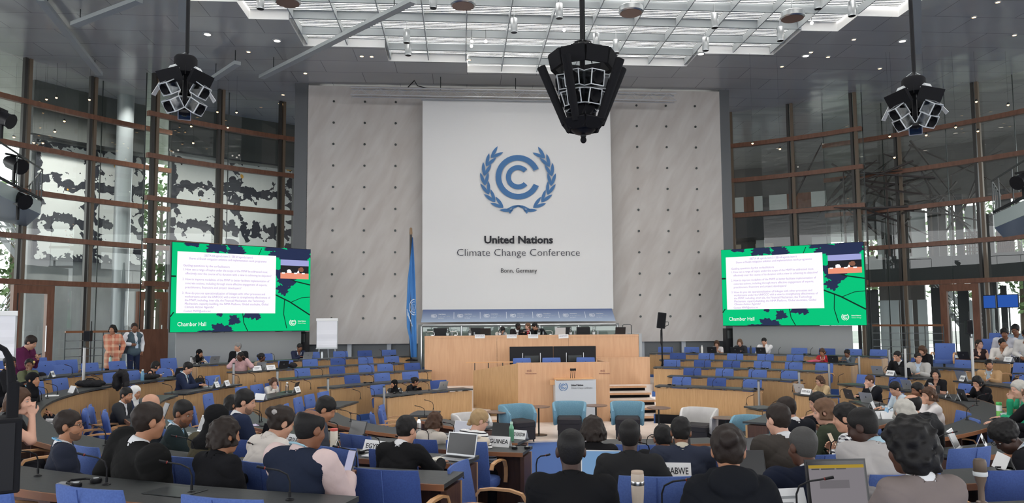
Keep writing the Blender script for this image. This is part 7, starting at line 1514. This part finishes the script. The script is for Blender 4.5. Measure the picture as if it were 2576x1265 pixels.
# signs read from the camera: near rows show the seat side, far rows the centre side
for row, x, y, wd, lab, yaw, fl in [(3, 944, 1152, 'EGYPT', 'white name sign reading EGYPT beside the white laptop', -8, False), (4, 1257, 1131, 'GUINEA', 'white name sign reading GUINEA at the desk end', -6, False), (5, 1303, 1112, 'UNITED KINGDOM', 'white name sign ending in KINGDOM behind the green bottle', -8, False), (2, 1690, 1200, 'ZIMBABWE', 'white name sign reading ZIMBABWE, partly behind the charcoal jacket', -4, False), (2, 700, 1158, 'VIET NAM', 'white name sign starting VI beside the navy waistcoat', -12, False), (3, 738, 1112, 'G GROUP', 'white name sign showing GROUP behind the cream blazer', -10, False), (3, 2470, 1138, 'SIERRA LEONE', 'white name sign ending in ONE behind the open laptop', 30, False),
        (1, 130, 950, 'TUVALU', 'white name sign reading TUVALU on the flag-side back desk', 25, True), (2, 184, 988, '-', 'white name sign before the crumpled black bag', 40, True), (3, 2242, 947, 'JAPAN', 'white name sign reading JAPAN, loudspeaker side', -15, True), (3, 2424, 962, 'ECUADOR', 'white name sign reading ECUADOR before the tan jacket', -25, True), (5, 2030, 994, 'COSTA RICA', 'white name sign reading COSTA RICA before the curly-haired person', 0, True), (4, 2385, 998, 'BHUTAN', 'white name sign reading BHUTAN, one of twin signs', -25, True), (4, 2410, 1003, 'LDC', 'white name sign reading LDC, one of twin signs', -25, True), (4, 2536, 1050, 'EUROPEAN/UNION', 'white name sign reading EUROPEAN UNION behind the green bottle', -40, True), (5, 2193, 1022, '-', 'small white name sign before the silver laptop, loudspeaker side', -25, True), (5, 2220, 1032, '-', 'white name sign lying at an angle before the pale blue shirt', -50, True), (5, 2236, 1045, '-', 'white name sign at the curved desk end, loudspeaker side', -60, True),
        (2, 680, 930, '-', 'white name sign between silver and black laptops, flag side', 0, True), (3, 543, 978, '-', 'white name sign right of the silver laptop, flag side', 15, True), (3, 569, 973, '-', 'white name sign on the lilac-lit flag-side desk', 15, True), (4, 746, 990, '-', 'white name sign behind the dark laptop of the white blazer', 10, True), (4, 655, 1018, '-', 'white name sign at the bend of the flag-side desk', 60, True), (2, 645, 908, '-', 'small white name sign between the pink and tan jackets', 0, True), (1, 2538, 905, '-', 'white name sign before the white shirt at far right', -20, True), (3, 845, 1118, '-', 'white name sign end-on beside the cream flask', -40, False), (2, 2525, 1140, '-', 'blank-looking white tent sign right of the ONE sign', 60, False), (3, 140, 1055, '-', 'translucent white tent sign left of the man with glasses', 50, False), (1, 1962, 1258, '-', 'white name sign cut by the bottom edge, by the hooded coat', 10, False)]:
    plate(row, x, y, wd, lab, yaw, .30 if row in (1, 2, 3, 4, 5) else .3, .06 if fl else .12, .075, fl)
def bottle(row, x, y, h, r, prof, mats, label, cat='bottle', off=.2, pt=None, name='bottle'):
    p = pt or desk_pt(row, x, y, off); t = thing(name, label, cat, p)
    for nm__, pr, m in zip(('body', 'cap', 'band'), prof, mats): MB().lathe([(a*r, b*h) for a, b in pr], 18).build(nm__, m, t, True)
    return t
BP = [(1, 0), (1, .62), (.92, .72), (.5, .86), (.5, .9)]; CPP = [(.55, .88), (.58, .9), (.58, 1), (.5, 1.0)]
p = at_z(1605, 1278, ZD[1]); bottle(1, 0, 0, .215, .039, [[(.82, 0), (.86, .15), (.97, .45), (1, .66), (1, .72), (1, .88), (.95, .93), (.92, .93)], [(.92, .92), (.95, .93), (.95, .98), (.88, 1.0)], [(1.01, .62), (1.03, .63), (1.03, .72), (1.01, .73)]], [mat((.62, .52, .43), .45, name='mug_cream'), mat((.55, .42, .32), .45, name='mug_lid'), M_STEEL], 'cream travel mug with steel band standing at the bottom edge', 'mug', pt=Vector((p.x, p.y, ZD[1]+.002)), name='travel_mug')
bottle(5, 1287, 1118, .27, .036, [BP, CPP], [mat((.10, .30, .18), .3, .2, name='bottle_green'), mat((.55, .75, .62), .4, name='bottle_top')], 'dark green metal bottle with pale top beside the GUINEA sign', off=.35)
bottle(3, 1867, 1098, .25, .040, [[(1, 0), (1, .75), (.9, .82), (.7, .85)], [(.72, .84), (.78, .86), (.78, 1), (.7, 1.0)]], [mat((.42, .17, .24), .25, name='bottle_pink'), mat((.70, .62, .15), .4, name='cap_yellow')], 'pink translucent bottle with yellow cap on the loudspeaker-side desk')
bottle(3, 840, 1112, .24, .042, [[(1, 0), (1, .86), (.95, .9)], [(.96, .88), (1, .9), (1, .98), (.9, 1)]], [mat((.66, .60, .50), .5, name='flask_cream'), mat((.55, .09, .07), .5, name='flask_red')], 'cream flask with red lid in front of the navy waistcoat', name='flask')
bottle(4, 2514, 1042, .27, .040, [[(1, 0), (1, .8), (.9, .84)], [(.9, .82), (1, .84), (1, .97), (.9, 1)], [(1.02, 0), (1.02, .5), (1.0, .51)]], [mat((.72, .74, .72), .4, name='bottle_white'), mat((.10, .50, .12), .4, name='cap_green'), mat((.16, .50, .08), .4, name='bottle_lime')], 'white and lime green bottle at right before the EUROPEAN UNION sign')
bottle(1, 1766, 887, .27, .038, [BP, CPP], [mat((.72, .70, .66), .4, name='flask_white'), M_LGREY], 'white bottle left of the white tee on the back row'); bottle(1, 1889, 888, .26, .038, [BP, CPP], [M_LBLK, M_DSTEEL], 'black bottle between the laptops on the back row'); bottle(1, 810, 896, .24, .035, [BP, CPP], [mat((.55, .58, .6), .3, .5, name='bottle_grey'), M_DSTEEL], 'grey bottle before the flip chart on the back row'); bottle(4, 722, 990, .24, .035, [BP, CPP], [M_CLEAR, M_WHITE], 'clear water bottle by the dark laptop on green folder'); bottle(2, 358, 963, .25, .038, [BP, CPP], [mat((.10, .25, .38), .15, name='bottle_blue'), M_WHITE], 'blue water bottle left of the sleeveless black top'); bottle(5, 1054, 1080, .24, .034, [BP, CPP], [M_STEEL, M_DSTEEL], 'steel bottle left of the long brown hair'); bottle(5, 2230, 1020, .22, .034, [BP, CPP], [mat((.3, .5, .7), .2, name='bottle_pale'), M_WHITE], 'pale blue bottle before the pale blue shirt'); bottle(4, 2360, 990, .16, .04, [[(.8, 0), (1, .9), (1, .92)], [(1.02, .9), (1.02, 1), (.9, 1)]], [M_LBLK, M_DSTEEL], 'dark coffee cup before the black tee', 'cup', name='coffee_cup')
# soft things: bags and coats
def heap(p, r, label, cat, col, name, k=1, parent_kind=None):
    t = thing(name, label, cat, p); q = random.Random(k); s = SDF(.05)
    for i in range(5): s.ell((q.uniform(-.5, .5)*r[0], q.uniform(-.4, .4)*r[1], r[2]*(.30+.25*q.random())), (r[0]*.55, r[1]*.55, r[2]*.42), None, .05)
    s.cutplane((0, 0, .004), (0, 0, -1)); s.noise = wob(.012, 24, k); sdf_obj('fabric', s, .014, mat(col, .8, 0, .3, .2, 14, 'cloth'), t)
    MB().tube([(-r[0]*.4, 0, r[2]*.7), (-r[0]*.2, -.02, r[2]*1.05), (r[0]*.15, -.02, r[2]*1.05), (r[0]*.4, 0, r[2]*.68)], .012, 6).build('strap', M_BLACK, t); return t
heap(desk_pt(2, 228, 978, .3), (.34, .17, .16), 'crumpled black bag lying on the flag-side curved desk', 'bag', (.012, .012, .014), 'bag', 3); heap(desk_pt(2, 380, 958, .3), (.20, .15, .12), 'black shoulder bag beside the blue water bottle', 'bag', (.012, .012, .013), 'bag', 4); heap(desk_pt(2, 2048, 908, .25), (.22, .1, .05), 'flat bright pink case before the red top', 'case', (.55, .10, .16), 'soft_case', 5); heap(desk_pt(2, 735, 920, .3), (.16, .12, .14), 'dark bag on the desk right of the black laptop, flag side', 'bag', (.02, .018, .02), 'bag', 6); heap(desk_pt(3, 505, 965, .62), (.17, .12, .22), 'black backpack on the chair behind the navy suit typist', 'bag', (.012, .012, .013), 'backpack', 7)
p = at_d(2556, 868, 18.6); heap(Vector((p.x, p.y, .86)), (.18, .14, .85), 'black backpack hanging beside the white shirt, far right', 'bag', (.012, .012, .014), 'backpack', 8)
p = at_d(2555, 955, 14.6); heap(Vector((p.x, p.y, 1.38)), (.14, .1, .15), 'brown leather bag on a chair at the right edge', 'bag', (.17, .06, .04), 'handbag', 9)
def coat_on(x, y, d, label, col, wdt=.34):
    p = at_d(x, y, d); t = thing('coat', label, 'coat', (p.x, p.y, p.z), facing(p)); s = SDF(.03); s.cap((-wdt*.35, 0, 0), (wdt*.35, 0, 0), .07).cap((-wdt*.35, -.07, -.06), (-wdt*.3, -.09, -.26), .06).cap((wdt*.35, -.07, -.06), (wdt*.3, -.09, -.26), .06).ell((0, -.075, -.18), (wdt*.5, .05, .2)).cap((0, .08, -.05), (0, .10, -.25), .07); s.noise = wob(.008, 25); sdf_obj('fabric', s, .016, mat(col, .8, 0, .3, .2, 14, 'cloth'), t); MB().tube([(-wdt*.2, -.02, .06), (0, -.05, .075), (wdt*.2, -.02, .06)], .018, 6).build('collar', mat(col, .8, 0, .3, .2, 14, 'cloth'), t)
coat_on(306, 938, 15.4, 'dark jacket draped over a blue chair, flag side', (.014, .013, .015), .24); coat_on(1200, 1112, 9.0, 'cream jacket hanging over the chair of the striped shirt', (.60, .52, .42), .26); coat_on(2325, 1055, 8.3, 'black jacket hung on the chair by the white blazer', (.012, .012, .014))
# headphones and loose paper
def headphones(row, x, y, label, yaw=0, off=.25):
    p = desk_pt(row, x, y, off); t = thing('headphones', label, 'headphones', p, R_(yaw), 'black interpretation headphones')
    MB().tube([(-.08, 0, .02), (-.075, .08, .022), (0, .13, .024), (.075, .08, .022), (.08, 0, .02)], .008, 6).build('headband', M_BLACK, t)
    for s in (-1, 1): c = MB().lathe([(.034, 0), (.038, .008), (.036, .026), (.02, .03)], 14, (s*.078, -.01, .002)).build('ear_cup', M_BLACK, t, True); MB().lathe([(.018, 0), (.018, .003)], 10, (s*.078, -.01, .031)).build('cap', M_LGREY, c)
headphones(1, 215, 1190, 'black headphones lying on the lower left desk', 70); headphones(5, 1000, 1017, 'black headphones hanging flat at the front desk, flag side', 20)
for i, (r, x, y, l) in enumerate([(1, 1300, 887, 'a')][:0] + [(3, 1890, 924, 'black headphones on the middle row, loudspeaker stage block'), (3, 1925, 924, 'tangled headphones at the fourth chair, middle row, loudspeaker side'), (2, 2022, 905, 'headphones near the pink case on the back rows'), (1, 1745, 887, 'headphones by the white bottle, back row'), (5, 1690, 969, 'headphones at the stage end of the front desk, loudspeaker side'), (1, 2030, 890, 'headphones behind the red top, back row'), (4, 925, 1003, 'headphones on the second front desk, flag side'), (2, 985, 904, 'headphones on the second back row near the flag'), (1, 990, 894, 'headphones on the back row near the flag'), (5, 1905, 1030, 'headphones on the small desk by the stained chair'), (3, 618, 1100, 'headset tangle left of the cream blazer'), (3, 925, 1103, 'headphones right of the black laptop, by the blue chair'), (4, 1310, 1092, 'dark headphones behind the KINGDOM sign'), (2, 2545, 1140, 'headphones at the right edge beside the tent sign')]): headphones(r, x, y, l, 30*i)
def flat(row, x, y, w_, h_, label, m, name, cat, yaw=0, th=.004, off=.25, part='sheet'):
    p = desk_pt(row, x, y, off); t = thing(name, label, cat, p, facing(p)+R_(yaw)); MB().rbox((0, 0, th/2), (w_, h_, th), .008).build(part, m, t); return t
flat(2, 130, 1030, .30, .21, 'white paper sheet on the desk left of the man with glasses', M_PAPER, 'paper', 'paper', 20); flat(4, 660, 1052, .24, .34, 'lilac-lit sheet on the bent flag-side desk', mat((.5, .45, .6), .6, name='lilac'), 'paper', 'paper', 10); t = flat(2, 625, 1163, .075, .15, 'phone with lilac lit display on the desk by the dark-haired woman', M_LBLK, 'phone', 'phone', 60, .009, .25, 'case'); MB().box((0, 0, .0095), (.068, .14, .001)).build('display', emit((.50, .40, .75), .9, 'phone_lilac'), t)
flat(3, 955, 1158, .32, .22, 'closed white laptop under the EGYPT sign', mat((.62, .62, .63), .4, name='white_laptop'), 'closed_laptop', 'laptop', -5, .016, .34, 'lid'); flat(3, 1098, 1165, .10, .16, 'cream notebook beside the open silver laptop', mat((.72, .68, .58), .7, name='notebook'), 'notebook', 'notebook', -10, .02, .36, 'cover'); flat(2, 1722, 1215, .24, .17, 'tan envelope beside the ZIMBABWE sign', mat((.55, .36, .24), .7, name='envelope'), 'envelope', 'envelope', 15, .006, .3); flat(4, 722, 998, .3, .22, 'green folder under the dark laptop, flag side', mat((.03, .12, .08), .5, name='folder'), 'folder', 'folder', 0, .006, .35, 'cover'); flat(2, 180, 1192, .12, .07, 'grey receiver unit beside the headphones, lower left', M_GREYP, 'receiver', 'receiver', 30, .02, .3, 'case') if False else flat(1, 172, 1196, .13, .07, 'grey receiver unit beside the headphones, lower left', M_GREYP, 'receiver', 'receiver', 30, .02, .3, 'case'); flat(4, 2560, 1058, .3, .22, 'white paper stack before the right edge suit', M_PAPER, 'paper', 'paper', 0, .01); flat(3, 150, 1098, .26, .18, 'loose papers left of the man with glasses', M_PAPER, 'paper', 'paper', 30, .008)
flat(1, 440, 1248, .34, .24, 'dark square inlay plate under the microphone, lower left desk', M_PAD, 'desk_plate', 'plate', 0, .004, .2, 'plate')
# phones and things held
def held(label, i, cat, name, lab, size, m, disp=None, tilt=60, dz=.02):
    d = PEOPLE[label]; w, hd = d['hands'][i]; M = d['M']; p = M @ (w+Vector((0, .0, dz))); t = thing(name, lab, cat, p, M.to_euler().z)
    R = Matrix.Rotation(R_(tilt), 3, 'X'); q = MB(); q.rbox((0, 0, 0), size, .008, R=R); q.build('case', m, t)
    if disp: MB().box(R @ Vector((0, 0, size[2]/2+.0005)), (size[0]*.92, size[1]*.94, .001), R).build('display', disp, t)
WP = emit((.46, .46, .62), .9, 'phone_page')
held('big person in navy waistcoat and pink shirt holding up a phone', 1, 'phone', 'phone', 'phone with pale display held by the navy waistcoat person', (.078, .16, .009), M_LBLK, WP, 70, .075)
held('person with black ponytail and checked shirt holding a phone', 0, 'phone', 'phone', 'phone with cream display held by the checked shirt person', (.075, .155, .009), M_LBLK, emit((.62, .50, .38), .9, 'phone_cream'), 65, .06)
held('person in a purple jacket looking down at a phone, by the glass wall', 1, 'phone', 'phone', 'phone held by the purple jacket person', (.075, .155, .009), M_LBLK, None, 30, .03); held('person in sleeveless black top looking at a phone, long black hair', 1, 'phone', 'phone', 'pale phone held by the sleeveless black top person', (.075, .155, .009), M_WHITE, None, 30, .03); held('person with long black hair and black tee holding a phone', 0, 'phone', 'phone', 'white phone held by the black tee person', (.075, .155, .009), M_WHITE, None, 40, .04); held('bald person in grey jacket holding a black tablet, flag side', 1, 'tablet', 'tablet', 'black tablet held upright by the bald grey jacket person', (.19, .25, .008), M_LBLK, None, 70, .10); held('stooping person with short afro, glasses and lanyard reading papers', 0, 'paper', 'paper', 'folded white papers held by the stooping person', (.14, .10, .012), M_PAPER, None, 25, .03)
d_ = PEOPLE['standing person with very long black hair and orange plaid coat']; p = d_['M'] @ d_['hands'][1][0]; bottle(0, 0, 0, .26, .036, [BP, CPP], [mat((.25, .38, .32), .35, .3, name='bottle_sage'), M_DSTEEL], 'sage green bottle hanging from the plaid coat wearer', pt=Vector((p.x, p.y, p.z-.27)))
d_ = PEOPLE['standing person in grey waistcoat and white shirt, backpack on shoulder']; p = d_['M'] @ Vector((.22, -.12, .92)); heap(Vector((p.x, p.y, p.z)), (.17, .15, .42), 'dark backpack on the shoulder of the standing waistcoat person', 'bag', (.03, .035, .045), 'backpack', 11)
# podium things
VP = 7.95; zpod = z_of(1337, 843, VP)
def pod(x, v, dz=0): p = ax(u_of(x, v), v, zpod+dz); return p
for i, x in enumerate((1126, 1182, 1257, 1355, 1435, 1493)):
    bottle(0, 0, 0, .25, .06, [[(1, 0), (1, .35), (.8, .5), (.42, .68), (.42, .85), (.6, 1.0)]], [M_CLEAR], 'clear glass carafe on the podium, %s from the flag side' % ordl(i), 'carafe', pt=pod(x, VP+.45, .002), name='carafe')
    g = pod(x+11, VP+.5, .002); t = thing('drinking_glass', 'small drinking glass beside the %s carafe on the podium' % ordl(i), 'glass', g); MB().lathe([(.03, 0), (.034, .10), (.031, .10), (.028, .006)], 12).build('tumbler', M_CLEAR, t)
for x, wd, l in ((1207, 'SECRETARIAT', 'reading SECRETARIAT at the flag side'), (1287, 'CO-FACILITATOR', 'reading CO-FACILITATOR below the dark suit'), (1341, 'CO-FACILITATOR', 'reading CO-FACILITATOR below the light brown hair'), (1417, 'SECRETARIAT', 'reading SECRETARIAT, loudspeaker side, slightly tilted')):
    p = ax(u_of(x, VP-.01), VP-.012, z_of(x, 846, VP-.01)); t = thing('podium_sign', 'white podium name sign '+l, 'name sign', p, AX-PI/2, 'podium name signs'); R = Matrix.Rotation(-.05 if x == 1417 else 0, 3, 'Y'); MB().box((0, -.008, .0), (.31, .012, .12), R).build('card', M_PAPER, t)
    text(wd, .05, frame((0, -.0155, .012), R @ Vector((1, 0, 0)), (0, 0, 1)), mat((.12, .06, .16), .7, name='sign_ink'), t, width=.26, depth=.0005); MB().box((0, .03, .05), (.28, .06, .01)).build('hook', M_PAPER, t)
def podchair(x, l):
    v = VP+1.35; p = ax(u_of(x, v), v, 1.552); t = thing('office_chair', 'black office chair behind the podium, '+l, 'chair', p, AX-PI/2+PI, 'black podium chairs'); MB().rbox((0, 0, .46), (.48, .48, .08), .06).build('seat', M_BLACK, t, True); MB().rbox((0, -.23, .80), (.46, .07, .36), .03).build('backrest', M_BLACK, t, True)
    for s in (-1, 1): MB().tube([(s*.25, -.15, .5), (s*.27, -.1, .68), (s*.27, .2, .68)], .015, 6).build('armrest', M_STEEL, t)
    MB().tube([(0, 0, .06), (0, 0, .43)], .03, 8).build('column', M_STEEL, t); MB().lathe([(.28, 0), (.26, .04), (.05, .07)], 5).build('base', M_DSTEEL, t)
for x, l in ((1107, 'at the flag end'), (1201, 'second from the flag end'), (1420, 'behind the pale folder'), (1470, 'near the loudspeaker end')): podchair(x, l)
def podlap(x, l, m):
    p = pod(x, VP+.42, .002); t = thing('laptop', l, 'laptop', p, AX-PI/2+PI, 'laptops'); MB().box((0, 0, .009), (.33, .22, .016)).build('base', m, t); q = MB(); q.M = Matrix.Translation((0, .11, .014)) @ Matrix.Rotation(-.3, 4, 'X'); q.box((0, 0, .11), (.33, .008, .22)); q.build('lid', m, t)
podlap(1221, 'black laptop on the podium beside the cream top', M_LBLK); podlap(1558, 'black laptop at the loudspeaker end of the podium', M_LBLK); podlap(1408, 'pale grey laptop on the podium right of the leaning person', M_LGREY)
q = MB(); p0 = pod(1577, VP+.5, .002); t = thing('metal_frame_stand', 'small bent steel frame standing at the loudspeaker end of the podium', 'stand', p0, AX-PI/2); q.tube([(-.14, 0, 0), (-.14, 0, .28), (-.1, 0, .31), (.1, 0, .31), (.14, 0, .28), (.14, 0, 0)], .014, 6).build('frame', M_DSTEEL, t); MB().box((0, 0, .3), (.2, .1, .01)).build('shelf', M_GREYP, t)
for i, x in enumerate((1088, 1146, 1330, 1385)):
    p = pod(x, VP+.4, .002); t = thing('podium_microphone', 'low bent podium microphone, %s from the flag side' % ordl(i), 'microphone', p, AX-PI/2, 'podium microphones'); MB().lathe([(.05, 0), (.05, .02), (.01, .03)], 10).build('base', M_STEEL, t); MB().tube([(.06, 0, .01), (.05, 0, .10), (0, 0, .13), (-.18, 0, .12)], .008, 6).build('gooseneck', M_STEEL, t); MB().tube([(-.17, 0, .12), (-.22, 0, .122)], .012, 6).build('head', M_BLACK, t)
# blurred taupe microphone close to the camera
p = at_z(2470, 1268, ZD[1]); t = thing('taupe_microphone', 'thick taupe microphone standing at the bottom right edge', 'microphone', (p.x, p.y, ZD[1]+.002)); TP = mat((.16, .115, .09), .35, .2, name='taupe'); MB().lathe([(.03, 0), (.03, .012), (.018, .02), (.017, .10), (.030, .14), (.037, .19)], 18).build('body', TP, t, True); MB().lathe([(.034, .185), (.036, .19), (.036, .245), (.030, .262), (.01, .268)], 18).build('head', mat((.10, .07, .05), .5, .3, name='taupe_mesh'), t, True); MB().lathe([(.0385, .165), (.0395, .17), (.0395, .188), (.038, .19)], 18).build('ring', M_LGREY, t, True)
